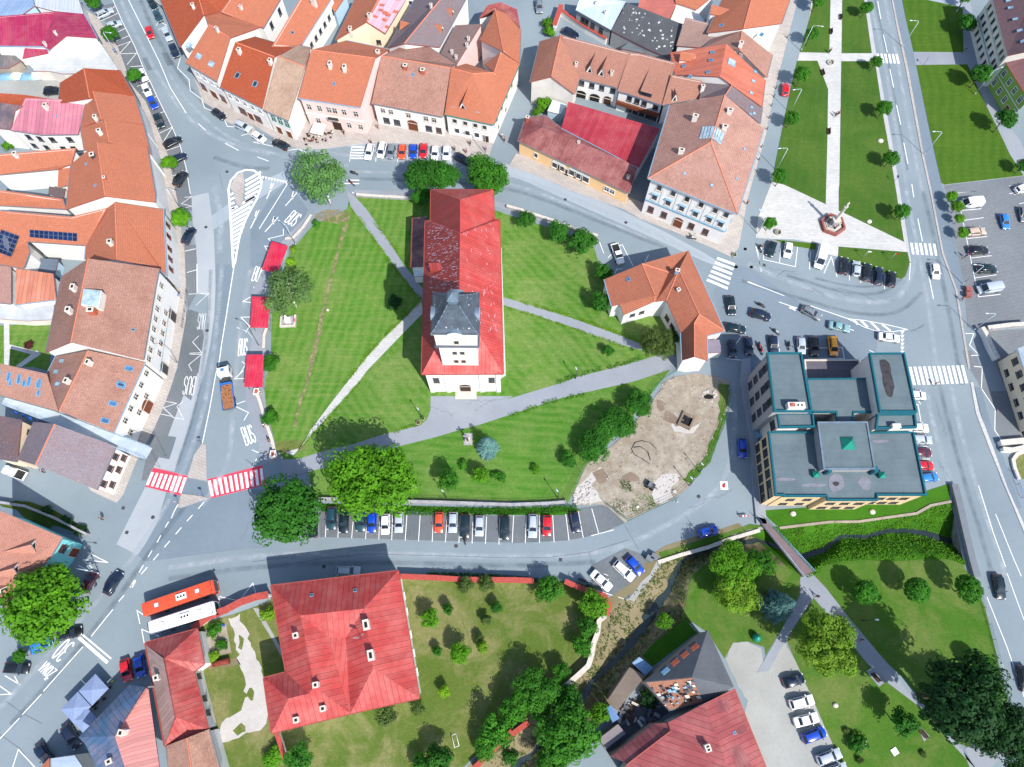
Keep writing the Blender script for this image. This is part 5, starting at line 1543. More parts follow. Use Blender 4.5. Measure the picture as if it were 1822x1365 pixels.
B=bld('Q3','house','cream house with square dark windows at the east edge','a:E6:1747,833,7 b:E7:2060,450,7 r:E6:2100,700,10 s:E7:2350,300,10','a b s r',None,'w_cream','membrane',(196,202,206),.25,'gutter_blue','house')
wins(B,'a','b',[.12,.3,.48,.66,.84],4.3,1.2,1.3,'d')
wins(B,'a','b',[.2,.4,.62,.8],1.4,1.3,.7,'d')
wins(B,'a','r',[.2,.45],4.3,1.2,1.3,'d')
# ---- house by the crossing (two wings)
B=bld('K','house','orange roofed house of two wings standing alone by the crossing','r:958,512,9.2 u:1050,735,9.2 a:693,622,5.6 b:745,812,5.6 b2:803,796,6.2 c:830,873,5.4 d:1042,780,7.6 f:1056,778,7.5 g:1148,572,7.6 h:1128,770,8 i:1218,556,9.2 n:1286,418,6.4 q:1362,870,10 e:1542,986,6.2 w:1232,1000,6.2 t:1327,932,9 x:1416,1018,6.2 v:1328,1166,9 w2:1240,1192,6 y:1422,1196,6','r a b b2 c d u;r u d f g;g f h i;r g i n;i q e n;i h w t q;q t x e;t w w2 v;t v y x','B3','w_white',tint_=(198,92,62),roof='tile',gutter='gutter_blue',ov=.3)
for x,y in((865,622),(910,768)):
 skyl(B,'B3',x,y,.9,.8)
chim(B,'B3',1208,712,1.2,.6,.6)
chim(B,'B3',1200,580,1.4,.6,.8,'gutter_blue')
wins(B,'c','d',[.35,.7],2.9,.9,.9,'d')
wins(B,'w','h',[.4,.7],2.6,1.2,1.4,'b')
bld('K2','lean_to','purple grey lean-to roof on the end of the two wing house','a:1424,1046,3.6 b:1502,1046,3.4 c:1526,1136,3 d:1424,1142,3.2','a b c d','B3','w_white','membrane',(120,112,126),.1,None,'shed')
# ---- south: the big red roof
B=bld('S1','large_house','big house with a red metal roof wrapped round an inner valley','nw:127,88,8 ne:C2:1022,1328,8 se:1172,880,8 sm:686,988,8 sw:130,1126,8 w1:75,738,8 w2:232,697,8 a:335,298,11.6 b:780,250,11.6 c:848,668,11.6 d:432,800,11.6 e:250,882,10.8 x:392,848,10.8 v1:530,450,9.6 v2:655,456,9.6','nw ne b a;ne se c b;se sm c;b c sm v2;a v1 sm d;a b v2 v1;v1 v2 sm;d sm sw e x;e sw w1;w1 w2 x e;nw a d x w2','D2','w_white','seam_wide',(196,64,60),.55,'gutter_red','house')
for x,y,w_,f_ in((805,365,1.6,1),(838,578,1.6,1)):
 chim(B,'D2',x,y,1.2,w_,.9,'chimney_render',f_)
for x,y in((452,785),(503,950),(316,1030),(312,440)):
 chim(B,'D2',x,y,1.1,.8,.8)
for x,y in((415,155),(720,122)):
 skyl(B,'D2',x,y,.6,.6,'glass_dark')
p,nn=hit(B,'D2',760,450)
m_=MB()
m_.cyl((0,0,-.5),(0,0,2.2),.05,.05,'steel',6)
m_.cyl((0,0,2.0),(.9,.5,2.4),.04,.04,'steel',6)
rings=[[Vector((math.cos(a)*r*.55-.35,-h_,2.2+math.sin(a)*r*.55))for a in[2*PI*k/14 for k in range(14)]]for r,h_ in((.05,.02),(.5,.06),(1,.2))]
m_.grid(rings,'trim_white',True,True)
o=m_.obj('satellite_dish',B.roof)
o.location=p-B.cen
wins(B,'ne','se',[.12,.24,.42,.6,.72,.88],4.7,1,1.6,'w')
wins(B,'ne','se',[.16,.3,.5,.66,.82],1.2,1,1.6,'w')
B=bld('V1','house','red metal roofed house behind the two buses with one rusty slope','a:1020,490,4.8 b:1388,392,4.8 c:1437,640,4.8 d:1366,692,4.8 e:1466,1100,4.8 f:1158,1217,4.8 r:1160,600,7.8 s:1240,1015,7.8','a b r;b c r;r c d;r d e s;s e f;a r s f','D1','w_white','seam_worn',(186,66,62),.3,'gutter_red')
chim(B,'D1',1122,735,1.3,.8,.8)
wins(B,'d','e',[.1,.5,.75],2,.8,1.1,'d')
m_=MB()
c0=[hit(B,'D1',*q)for q in((1030,505),(1150,598),(1232,1015),(1162,1200))]
m_.face([p_+n_*.05-B.cen for p_,n_ in c0],'seam_worn',[(0,0),(0,4),(16,4),(18,0)])
o=m_.obj('rusty_slope',B.roof)
o.color=tint(158,106,88)
B=bld('V2','house','house with mottled orange tiles at the bottom edge next to the garden','r:1315,1160,7.2 s:1352,1420,7.2 a:1470,1098,5 b:1558,1420,5 c:1170,1215,5 d:1192,1420,5','r a b s;r s d c','D1','w_white','tile_old',(214,126,96),.25)
B=bld('V3','house','house with one blue grey slope and one salmon metal slope beside the cafe parasols','r:1028,802,9 s:808,1148,9 t:892,1420,9 a:912,785,6.6 b:552,1155,6 b2:600,1205,6 b3:706,1420,6 c:1046,806,6 d:1130,1420,6 n:1032,790,7','n a r;a b s r;s b b2 b3 t;r s t d c;n r c','D1','w_grey','seam_wide',(62,92,122),.3,'gutter_blue')
m_=MB()
c0=[hit(B,'D1',*q)for q in((1028,806),(1046,812),(1126,1380),(884,1380),(810,1150))]
m_.face([p_+n_*.05-B.cen for p_,n_ in c0],'seam_wide',[(0,4),(0,0),(20,0),(18,5),(9,5)])
o=m_.obj('salmon_slope',B.roof)
o.color=tint(214,112,92)
chim(B,'D1',872,1120,1.1,.9,.8)
chim(B,'D1',790,1320,1.1,.7,.9)
bld('V4','outbuilding','pale flat roof at the bottom edge between parked cars and the blue grey roof','a:352,1305,4.6 b:525,1282,4.6 c:620,1420,4.6 d:330,1420,4.6','a b c d','D1','w_pale','membrane',(150,164,182),.1,None,'outbuilding')
bld('V5','outbuilding','corner of an orange roof at the bottom edge','a:345,1300,5.4 b:352,1420,5.6 c:240,1420,4.6','a b c','D1','w_pale','tile_clean',OR,.1,None,'outbuilding')
# ---- south-east: derelict group by the stream
B=bld('X1','derelict_house','derelict house with a blackened felt roof and broken orange tiles','a:1421,396,6 b:976,766,6 c:1152,972,5.6 d:1397,906,6 e:1606,801,6 t:1310,731,9','a t b;a e t;e d t;t d c b','D3','w_stone','membrane',(82,86,92),.2,None,'derelict house',parapet='slate_dark')
m_=MB()
c0=[hit(B,'D3',*q)for q in((990,768),(1308,736),(1390,900),(1155,962))]
m_.face([p_+n_*.05-B.cen for p_,n_ in c0],'tile_old',[(0,0),(7,4),(7,9),(2,9)])
o=m_.obj('broken_tiles',B.roof)
o.color=srgb(150,108,90)
m_=MB()
for k in range(60):
 u,v=RND.random(),RND.random()
 q0=c0[0][0].lerp(c0[1][0],u).lerp(c0[3][0].lerp(c0[2][0],u),.1+.8*v)+c0[0][1]*(.1+.002*k)-B.cen
 r=RND.uniform(.2,.6)
 hh=axes(B,c0[0][1])
 vv=c0[0][1].cross(hh)
 m_.face([q0-hh*r,q0-vv*r*.7,q0+hh*r*RND.uniform(.5,1),q0+vv*r*.8],RND.choice(['gutter_blue','soot','trim_stone','slate_dark']))
merge_into(B.roof,m_)
for x,y,mt in((1330,522,'chimney_brick'),(1260,575,'chimney_brick'),(1192,628,'chimney_brick'),(1125,690,'gutter_blue')):
 p,nn=hit(B,'D3',x,y)
 m_=MB()
 m_.box((-.75,-.4,0),(.75,.4,.1),mt)
 o=m_.obj('roof_patch',B.roof)
 o.matrix_local=frame_at(p-B.cen+nn*.03,axes(B,nn),nn)
B=bld('X2','house','long house with a faded pink red metal roof beside the gravel yard','r:1398,918,8.6 s:1585,1430,8.6 a:1608,813,5.6 b:1856,1430,5.6 c:1146,1050,6 d:1166,1113,6.4 e:862,1345,6.2 f:800,1430,6.2','r a b s;r s f e d c','D3','w_pale','seam_wide',(176,78,78),.3,'gutter_red')
chim(B,'D3',1410,1225,1.3,1.0,.8,'chimney_render',2)
skyl(B,'D3',1608,1125,.5,.6,'glass_blue')
for qd in(((1470,910),(1560,885),(1590,960),(1500,990)),((1575,1240),(1650,1205),(1740,1365),(1620,1365)),((1600,1110),(1680,1070),(1705,1110),(1640,1140))):
 m_=MB()
 c1=[hit(B,'D3',*q)for q in qd]
 m_.face([p_+n_*.04-B.cen for p_,n_ in c1],'seam_worn',[(0,0),(3,0),(3,3),(0,3)])
 o=m_.obj('darker_sheet',B.roof)
 o.color=tint(150,70,72)
bld('X3','lean_to','dark red lean-to roof along the yard of the derelict house','a:735,1290,4.6 b:1042,1060,4.6 c:1146,1052,5.8 d:1166,1113,6.2 e:862,1343,6','a b c d e','D3','w_stone','seam_wide',(140,52,56),.1,None,'shed')
bld('X4','shed','small shed with a blue roof behind the derelict house','a:940,590,3.2 b:1036,662,3.2 c:982,722,2.8 d:890,632,2.8','a b c d','D3','w_stone','corrugated',(104,146,178),.1,None,'shed','sheds by the stream')
bld('X5','shed','long brown felt roofed shed along the stream bank','a:872,662,3 b:985,722,3 c:785,968,2.6 d:718,890,2.6','a b c d','D3','w_stone','membrane',(112,100,90),.1,None,'shed','sheds by the stream')
bld('X6','shed','small shed with a grey violet roof beside the scrap heap','a:655,1165,2.8 b:790,1062,2.8 c:845,1130,2.6 d:702,1240,2.6','a b c d','D3','w_stone','membrane',(120,112,116),.1,None,'shed','sheds by the stream')
bld('X7','shed','little blue tarpaulin roofed shelter under the big tree','a:700,952,2.6 b:740,928,2.6 c:802,1022,2.3 d:752,1052,2.3','a b c d','D3','w_stone','corrugated',(70,120,168),.1,None,'shed','sheds by the stream')
# ================================================================ CHURCH AND HOTEL
def absorb(B,C,rename=None):
 off=C.cen-B.cen
 for ch in list(C.root.children):
  ch.parent=B.root
  ch.location=ch.location+off
 bpy.data.objects.remove(C.root)
 return C
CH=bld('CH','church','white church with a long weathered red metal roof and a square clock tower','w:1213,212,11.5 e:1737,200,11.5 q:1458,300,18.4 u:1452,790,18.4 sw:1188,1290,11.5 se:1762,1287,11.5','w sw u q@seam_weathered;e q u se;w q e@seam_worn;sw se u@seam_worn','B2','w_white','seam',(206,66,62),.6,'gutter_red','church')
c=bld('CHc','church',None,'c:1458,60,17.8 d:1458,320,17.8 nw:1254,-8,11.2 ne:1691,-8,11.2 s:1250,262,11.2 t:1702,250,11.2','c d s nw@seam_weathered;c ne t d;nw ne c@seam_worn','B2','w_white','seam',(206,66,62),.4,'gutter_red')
absorb(CH,c)
c=bld('CHa','church',None,'a:1124,188,4.2 b:1230,176,6.4 c:1218,530,6.4 d:1113,537,4.2','a b c d','B2','w_white','seam_worn',(96,44,52),.2,'gutter_red')
absorb(CH,c)
c=bld('CHb','church',None,'a:1128,540,3.2 b:1206,534,3.2 c:1204,600,3 d:1134,602,3','a b c d','B2','w_white','membrane',(190,200,208),.1,None)
absorb(CH,c)
wins(CH,'se','e',[.12,.3,.48,.66,.84],5,1.3,4.2,'s')
wins(CH,'w','sw',[.3,.48,.66,.84],5,1.3,4.2,'s')
wins(CH,'sw','se',[.12,.88],5,1.2,3.2,'s')
door(CH,'sw','se',.5,2.2,3.0,'wood_dark',arch=True)
band(CH,'sw','se',10.6,.5,'trim_white',.3)
A_,B_,e_,o_=wall_frame(CH,'sw','se')
for t in(.03,.26,.74,.97):
 p=A_.lerp(B_,t)-CH.cen
 m_=MB()
 m_.prism(ccw([p-e_*.45,p+e_*.45,p+e_*.45+o_*.2,p-e_*.45+o_*.2]),0,10.6,'trim_white')
 m_.obj('pilaster',CH.root)
m_=MB()
p=A_.lerp(B_,.5)-CH.cen
for k in range(3):
 m_.prism(ccw([p-e_*(2.2-.2*k),p+e_*(2.2-.2*k),p+e_*(2.2-.2*k)+o_*(1.7-.4*k),p-e_*(2.2-.2*k)+o_*(1.7-.4*k)]),.15*k,.15*(k+1),'trim_stone')
m_.obj('steps',CH.root)
m_=MB()
c0=[hit(CH,'B2',*q)[0]-CH.cen for q in((1238,525),(1318,505),(1332,556),(1252,582))]
up=Vector((0,0,.9))
m_.face([c0[0]+up*1.2,c0[1],c0[2],c0[3]+up*1.2],'seam',[(0,0),(2,0),(2,2),(0,2)])
m_.face([c0[0],c0[3],c0[3]+up*1.2,c0[0]+up*1.2],'soot')
m_.face([c0[0],c0[0]+up*1.2,c0[1]],'gutter_red')
m_.face([c0[3],c0[2],c0[3]+up*1.2],'gutter_red')
o=m_.obj('roof_hatch',CH.roof)
o.color=tint(206,66,62)
# weathering streaks on the west slope: flaked paint
simple('flaked_paint',srgb(188,164,176),.9,.1,0,.25,3)
m_=MB()
for k in range(520):
 x,y=(RND.uniform(1235,1445),RND.uniform(15,690))if k<440 else(RND.uniform(1480,1720),RND.uniform(230,1000))
 p,nn=hit(CH,'B2',x,y)
 if nn.z>.97 or p.z<11.5:
  continue
 h=axes(CH,nn)
 v=nn.cross(h)
 l,w=RND.uniform(.12,.5)*RND.uniform(1,2.4),RND.uniform(.03,.09)
 d=(v+h*RND.uniform(-.1,.35)).normalized()if k<440 else(h*.5+v*RND.uniform(-.2,.6)).normalized()
 s_=nn.cross(d)*w
 c1=p-CH.cen+nn*.05
 m_.face([c1-d*l/2-s_,c1+d*l/2-s_*.4,c1+d*l/2+s_*.7,c1-d*l/2+s_],'flaked_paint')
merge_into(CH.roof,m_)
# tower
tc=Vector((-9.95,56.25,0))
tx=(G(*P('B2',1585,1005),28)-G(*P('B2',1258,1003),28)).normalized()
ty=Vector((-tx.y,tx.x,0))
def sq(r,z,n=1,bulge=0.0):
 return[tc+tx*sx*r+ty*sy*r+Vector((0,0,z))-CH.cen for sx,sy in((-1,-1),(1,-1),(1,1),(-1,1))]
m_=MB()
m_.grid([sq(3.45,0),sq(3.45,21.6)],'w_white',True,False)
m_.grid([sq(3.72,22.3),sq(3.72,27.0)],'w_white',True,False)
tower=m_.obj('tower',CH.root)
m_=MB()
m_.grid([sq(3.45,21.4),sq(4.0,21.9),sq(4.1,22.2),sq(3.6,22.5)],'slate_dark',True,False,True)
m_.grid([sq(3.7,26.7),sq(3.9,27.1),sq(4.1,27.6),sq(4.1,27.9)],'trim_white',True,False,True)
m_.obj('cornice',tower)
simple('slate_roof',srgb(74,84,96),.5,.45,.2,.25,.8)
simple('slate_light',srgb(104,122,138),.5,.45,.2,.2,.8)
m_=MB()
prof=[(4.2,27.9),(3.95,28.3),(3.5,28.7),(3.05,29.3),(2.5,30.2),(1.95,31.0),(1.45,31.9),(1.0,32.8)]
m_.grid([sq(r,z)for r,z in prof],'slate_roof',True,False,True)
troof=m_.obj('roof',tower)
m_=MB()
for sx,sy in((-1,-1),(1,-1),(1,1),(-1,1)):
 pts=[tc+tx*sx*r+ty*sy*r+Vector((0,0,z+.03))-CH.cen for r,z in prof]
 m_.tube(pts,.09,'slate_light',5)
m_.obj('hip_seam',troof)
m_=MB()
m_.grid([sq(.8,32.7),sq(.75,34.1)],'slate_light',True,False)
m_.grid([sq(1.0,34.1),sq(.75,34.6),sq(.3,35.2),sq(.1,35.7)],'slate_light',True,False,True)
m_.cyl(tc-CH.cen+Vector((0,0,35.6)),tc-CH.cen+Vector((0,0,37)),.05,.04,'steel',6)
m_.box((-.4,-.04,36.3),(.4,.04,36.4),'steel',Matrix.Translation(tc-CH.cen))
m_.obj('lantern',tower)
# arched gables over the clocks and slipped slates
for dx,dy in((0,-1),(1,0),(0,1),(-1,0)):
 ox,oy=(tx,-ty)if dy==-1 else(ty,tx)if dx==1 else(-tx,ty)if dy==1 else(-ty,-tx)
 m_=MB()
 rr=[]
 for dpt in(4.28,3.0):
  rr.append([tc+oy*dpt+ox*1.45*math.cos(PI*k/10)+Vector((0,0,27.75+1.05*math.sin(PI*k/10)))-CH.cen for k in range(11)])
 m_.grid(rr,'slate_light',False,True)
 m_.face(rr[0],'trim_white')
 m_.obj('arched_gable',troof)
m_=MB()
for k in range(46):
 side_,u,v=RND.choice(((-1,0),(1,0),(0,-1))),RND.uniform(-.8,.8),RND.uniform(.1,.95)
 for(r0_,z0_),(r1_,z1_)in zip(prof,prof[1:]):
  if z0_<=27.9+v*3.5<z1_:
   f_=(27.9+v*3.5-z0_)/(z1_-z0_)
   r_2=r0_+(r1_-r0_)*f_
   c_=tc+(tx*side_[0]+ty*side_[1])*r_2+(ty*side_[0]+tx*side_[1])*u*r_2+Vector((0,0,27.9+v*3.5+.05))-CH.cen
   a_=(ty*side_[0]+tx*side_[1])*RND.uniform(.06,.2)
   b_=((tx*side_[0]+ty*side_[1])*(r1_-r0_)+Vector((0,0,z1_-z0_))).normalized()*RND.uniform(.08,.3)
   m_.face([c_-a_,c_+a_,c_+a_+b_,c_-a_+b_],RND.choice(['slate_light','lichen','slate_dark']))
merge_into(troof,m_)
simple('clock_white',(.8,.8,.78,1),.6,.3)
fr=tc-ty*3.76-CH.cen
M0=Matrix((tx,-ty,Vector((0,0,1)))).transposed().to_4x4()
m_=MB()
n=24
for k in range(n):
 a0,a1=2*PI*k/n,2*PI*(k+1)/n
 m_.face([(0,0,0),(1.15*math.cos(a0),0,1.15*math.sin(a0)),(1.15*math.cos(a1),0,1.15*math.sin(a1))],'clock_white')
for k in range(12):
 a=PI*k/6
 m_.cyl((.85*math.cos(a),.02,.85*math.sin(a)),(1.05*math.cos(a),.02,1.05*math.sin(a)),.04,.04,'dark_iron',4)
m_.cyl((0,.03,0),(.3,.03,.55),.04,.03,'dark_iron',4)
m_.cyl((0,.03,0),(-.7,.03,.3),.04,.03,'dark_iron',4)
o=m_.obj('clock',tower)
M0.translation=fr+Vector((0,0,25.4))
o.matrix_local=M0
wf,wg=win_meshes(.8,1.5,'s')
for dx,z in((-.7,17.6),(.7,17.6),(-.7,13.6),(.7,13.6),(0,23.0)):
 o=link('window',wf,tower)
 M0=Matrix((tx,-ty,Vector((0,0,1)))).transposed().to_4x4()
 M0.translation=tc-ty*(3.46 if z<20 else 3.73)+tx*dx-CH.cen+Vector((0,0,z))
 o.matrix_local=M0
 link('pane',wg,o)
HT=None
HG=(92,106,112)
def block(key,poly,z,wall='w_ochre',roof=HG,par=.4,trim='teal_metal'):
 """poly: list of (sheet,x,y)"""
 global HT
 names=[chr(97+i)for i in range(len(poly))]
 pts=' '.join('%s:%s:%g,%g,%g'%(n_,s_,x,y,z)for n_,(s_,x,y)in zip(names,poly))
 C=bld(key,'hotel','large hotel of stepped flat roofed blocks edged in teal metal' if HT is None else None,pts,' '.join(names),None,wall,'membrane',roof,.12,None,'hotel',ridge=False,thick=.3,parapet=trim)
 lp=[C.V[k]-C.cen for k in C.loop]
 i1=offset_in([Vector((p.x,p.y,p.z))for p in lp],.26)
 o1=offset_in([Vector((p.x,p.y,p.z))for p in lp],-.06)
 if par:
  m_=MB()
  n=len(lp)
  up=Vector((0,0,par))
  for i in range(n):
   j=(i+1)%n
   m_.face([o1[i]+up,o1[j]+up,i1[j]+up,i1[i]+up],trim)
   m_.face([o1[i]-Vector((0,0,.3)),o1[j]-Vector((0,0,.3)),o1[j]+up,o1[i]+up],trim)
   m_.face([i1[j],i1[i],i1[i]+up,i1[j]+up],trim)
  m_.obj('parapet',C.root)
 if HT is None:
  HT=C
 else:
  absorb(HT,C)
 return C
H1=block('H1',[('B4',8,1142),('B4',250,1142),('C4',322,208),('C4',58,208)],13.4,'w_grey')
H1b=block('H1b',[('C4',78,220),('C4',330,220),('C4',342,318),('C4',95,322)],11.4,'w_pale')
H2=block('H2',[('B4',285,1322),('B4',752,1318),('C4',772,213),('C4',622,216),('C4',615,292),('C4',500,292),('C4',497,215),('C4',345,215),('C4',320,200)],9.6,'w_pale',par=.18)
H3=block('H3',[('B4',728,1145),('B4',972,1143),('C4',1062,214),('C4',800,214)],12.6,'w_pale')
H3b=block('H3b',[('C4',785,228),('C4',1048,226),('C4',1060,322),('C4',772,330)],11.4,'w_pale')
H4=block('H4',[('C4',365,282),('C4',715,280),('C4',770,612),('C4',408,614)],11.8,'w_grey',par=.2,trim='slate_light')
H5=block('H5',[('C4',18,352),('C4',540,356),('C4',1038,352),('C4',1128,798),('C4',786,798),('C4',786,834),('C4',435,834),('C4',428,806),('C4',125,806),('C4',125,800),('C4',68,800)],9.2,'w_ochre')
H6=block('H6',[('B4',272,1190),('B4',655,1190),('B4',690,1330),('B4',285,1330)],4.2,'w_brown',(112,78,84),par=.25,trim='trim_stone')
def wins_abs(C,a,b,spots,z,w,h,style='d'):
 k=C.root if C is HT else HT.root
 save=C.root,C.cen
 A,Bb,e,out=wall_frame(C,a,b)
 fm,gm=win_meshes(w,h,style)
 for t in(spots if not isinstance(spots,int)else[(j+.5)/spots for j in range(spots)]):
  o=link('window',fm,HT.root)
  p=A.lerp(Bb,t)+out*.004
  M=Matrix((e if e.cross(out).z>0 else-e,out,Vector((0,0,1)))).transposed().to_4x4()
  M.translation=Vector((p.x,p.y,z))-HT.cen
  o.matrix_local=M
  link('pane',gm,o)
for z in(1.6,5.0,8.4,11.0):
 wins_abs(H1,'a','d',[.2,.5,.8],z,1.3,1.7)
for z in(1.6,5.6):
 wins_abs(H5,'a','k',[.1,.27,.44,.61,.78,.93],z,1.4,1.8)
 wins_abs(H5,'h','i',[.3,.7],z,1.2,1.1)
 wins_abs(H5,'e','d',[.25,.5,.75],z,1.2,1.1)
 wins_abs(H5,'g','f',[.2,.5,.8],z,1.3,1.1)
 wins_abs(H5,'c','d',6,z,1.4,1.6)
for z in(1.6,5.6,9.4):
 wins_abs(H3,'b','c',4,z,1.3,1.6)
 wins_abs(H1,'a','b',4,z,1.3,1.6)
 wins_abs(H3,'a','b',4,z,1.3,1.6)
wins_abs(H1b,'a','d',[.5],7.6,1.6,1.8)
wins_abs(H1b,'d','c',[.75],9.3,1.4,1.1)
wins_abs(H3b,'d','c',[.15,.3],9.3,1.2,1.1)
# roof furniture of the hotel
rh=H5.roof
m_=MB()
pc=G(*P('C4',580,430),11.9)-HT.cen
r=1.25
ap=pc+Vector((0,0,1.5))
cs=[pc+Vector((sx*r,sy*r,0))for sx,sy in((-1,-1),(1,-1),(1,1),(-1,1))]
for i in range(4):
 m_.face([cs[i],cs[(i+1)%4],ap],'teal_green')
m_.obj('roof_light',HT.roof)
for x,y in((345,655),(808,660)):
 m_=MB()
 pc=G(*P('C4',x,y),9.2)-HT.cen
 m_.box((-.5,-.5,0),(.5,.5,.8),'teal_green',Matrix.Translation(pc))
 m_.face([pc+Vector(v)for v in((-.6,-.6,.8),(.6,-.6,.8),(0,0,1.4))],'teal_green')
 m_.face([pc+Vector(v)for v in((.6,-.6,.8),(.6,.6,.8),(0,0,1.4))],'teal_green')
 m_.face([pc+Vector(v)for v in((.6,.6,.8),(-.6,.6,.8),(0,0,1.4))],'teal_green')
 m_.face([pc+Vector(v)for v in((-.6,.6,.8),(-.6,-.6,.8),(0,0,1.4))],'teal_green')
 m_.obj('vent_hood',HT.roof)
for x,y in((418,632),(738,632)):
 m_=MB()
 m_.box((-.35,-.6,0),(.35,.6,2.3),'teal_metal',Matrix.Translation(G(*P('C4',x,y),9.2)-HT.cen))
 m_.obj('buttress',HT.root)
m_=MB()
pc=Matrix.Translation(G(*P('C4',200,180),13.4)-HT.cen)
m_.box((-1.6,-.6,0),(1.6,.6,1.5),'chimney_render',pc)
m_.box((-1.2,-.3,1.5),(-.4,.3,1.75),'chimney_brick',pc)
m_.box((.1,-.2,1.5),(.4,.2,1.53),'soot',pc)
m_.box((.8,-.2,1.5),(1.1,.2,1.53),'soot',pc)
m_.obj('chimney',HT.roof)
m_=MB()
pc=Matrix.Translation(G(*P('C4',905,318),11.4)-HT.cen)
m_.box((-.8,-.4,0),(.8,.4,1.1),'chimney_render',pc)
m_.obj('chimney',HT.roof)
# stains and patches that belong to the felt
simple('felt_stain',srgb(62,60,64),.95,.1,0,.3,1.2)
simple('felt_patch',srgb(118,120,130),.9,.1,0,.15,1.2)
def blot(s,pts,z,mat,name='felt_stain',rough=.35):
 poly=smooth_poly([G(*P(s,pts[i],pts[i+1]),z)for i in range(0,len(pts),2)],2)
 q=[p+Vector((noise.noise(p*.9)*rough,noise.noise(p*.9+Vector((9,0,0)))*rough,0))-HT.cen for p in poly]
 m2=MB()
 for tri in tess(q):
  m2.face([q[k]for k in tri],mat)
 m2.obj(name,HT.roof)
blot('B4',(805,1200,845,1180,880,1240,905,1365,895,1450,850,1440,820,1300),12.64,'felt_stain')
blot('C4',(450,650,540,650,560,720,490,790,440,730),9.24,'felt_patch')
blot('C4',(640,680,740,660,750,760,690,770),9.24,'felt_patch')
blot('C4',(475,700,520,700,510,740,480,735),9.26,'felt_stain')
blot('C4',(70,672,215,672,215,695,75,695),9.24,'felt_patch',rough=.1)
blot('C4',(250,712,430,712,430,735,255,738),9.24,'felt_patch',rough=.1)
blot('C4',(745,405,870,405,870,425,750,428),9.24,'felt_patch',rough=.1)
# outside stair and terrace wall on the west side
m_=MB()
p0,p1=G(*P('C3',1745,330)),G(*P('C3',1765,405))
for k in range(8):
 a=p0.lerp(p1,k/8)
 b=p0.lerp(p1,(k+1)/8)
 m_.prism([Vector((a.x-.2,a.y,0)),Vector((b.x-.2,b.y,0)),Vector((b.x+1.2,b.y,0)),Vector((a.x+1.2,a.y,0))],.5,.7+.17*k,'gutter_blue')
tag(m_.obj('outside_stair'),'blue metal stair on the west wall of the hotel','stair')
# ================================================================ VEHICLES
def car_paint(name):
 t=NT(name)
 t.rough(0.25,0.6)
 t.b.inputs['Coat Weight'].default_value=0.6
 t.b.inputs['Coat Roughness'].default_value=0.06
 oc=t.objcol()
 t.color(t.mix(t.math('MULTIPLY',t.ramp(t.noise(3,4,t.pos()),.4,.8),.12),oc,t.mix(1.0,oc,(.7,.68,.65,1),'MULTIPLY')))
 MATS[name]=t.m
car_paint('car_paint')
glassy('car_glass',srgb(30,40,50),.04)
simple('tyre_rubber',(.018,.018,.019,1),.9,.1)
simple('black_trim',(.02,.02,.022,1),.6,.3)
simple('lamp_clear',(.75,.76,.78,1),.15,.6)
simple('lamp_red',srgb(150,16,18),.2,.5)
simple('plate_white',(.7,.7,.68,1),.6,.3)
# name: length, width, height, belt, bonnet end, windscreen top, rear glass top, rear glass bottom (x from the front, as share of length), boot height
CARS={'hatch':(4.05,1.74,1.47,.93,.26,.43,.86,.965,.93),'sedan':(4.65,1.80,1.44,.92,.27,.42,.70,.84,1.02),'estate':(4.65,1.80,1.48,.94,.26,.41,.88,.97,.95),'suv':(4.5,1.86,1.68,1.05,.25,.38,.87,.97,1.05),'mpv':(4.45,1.80,1.72,1.02,.19,.36,.90,.98,1.0),'van':(5.3,1.98,2.2,1.15,.13,.27,.965,.995,1.1),}
_car={}
def sect(hw,zb,zs,zt,n=3):
 """half ring of a body section, from bottom left over the top to bottom right"""
 return[(-hw*.94,zb),(-hw,zb+.18),(-hw,zs-.14),(-hw*.965,zs-.03),(-hw*.86,zt),(0,zt+.025),(hw*.86,zt),(hw*.965,zs-.03),(hw,zs-.14),(hw,zb+.18),(hw*.94,zb)]
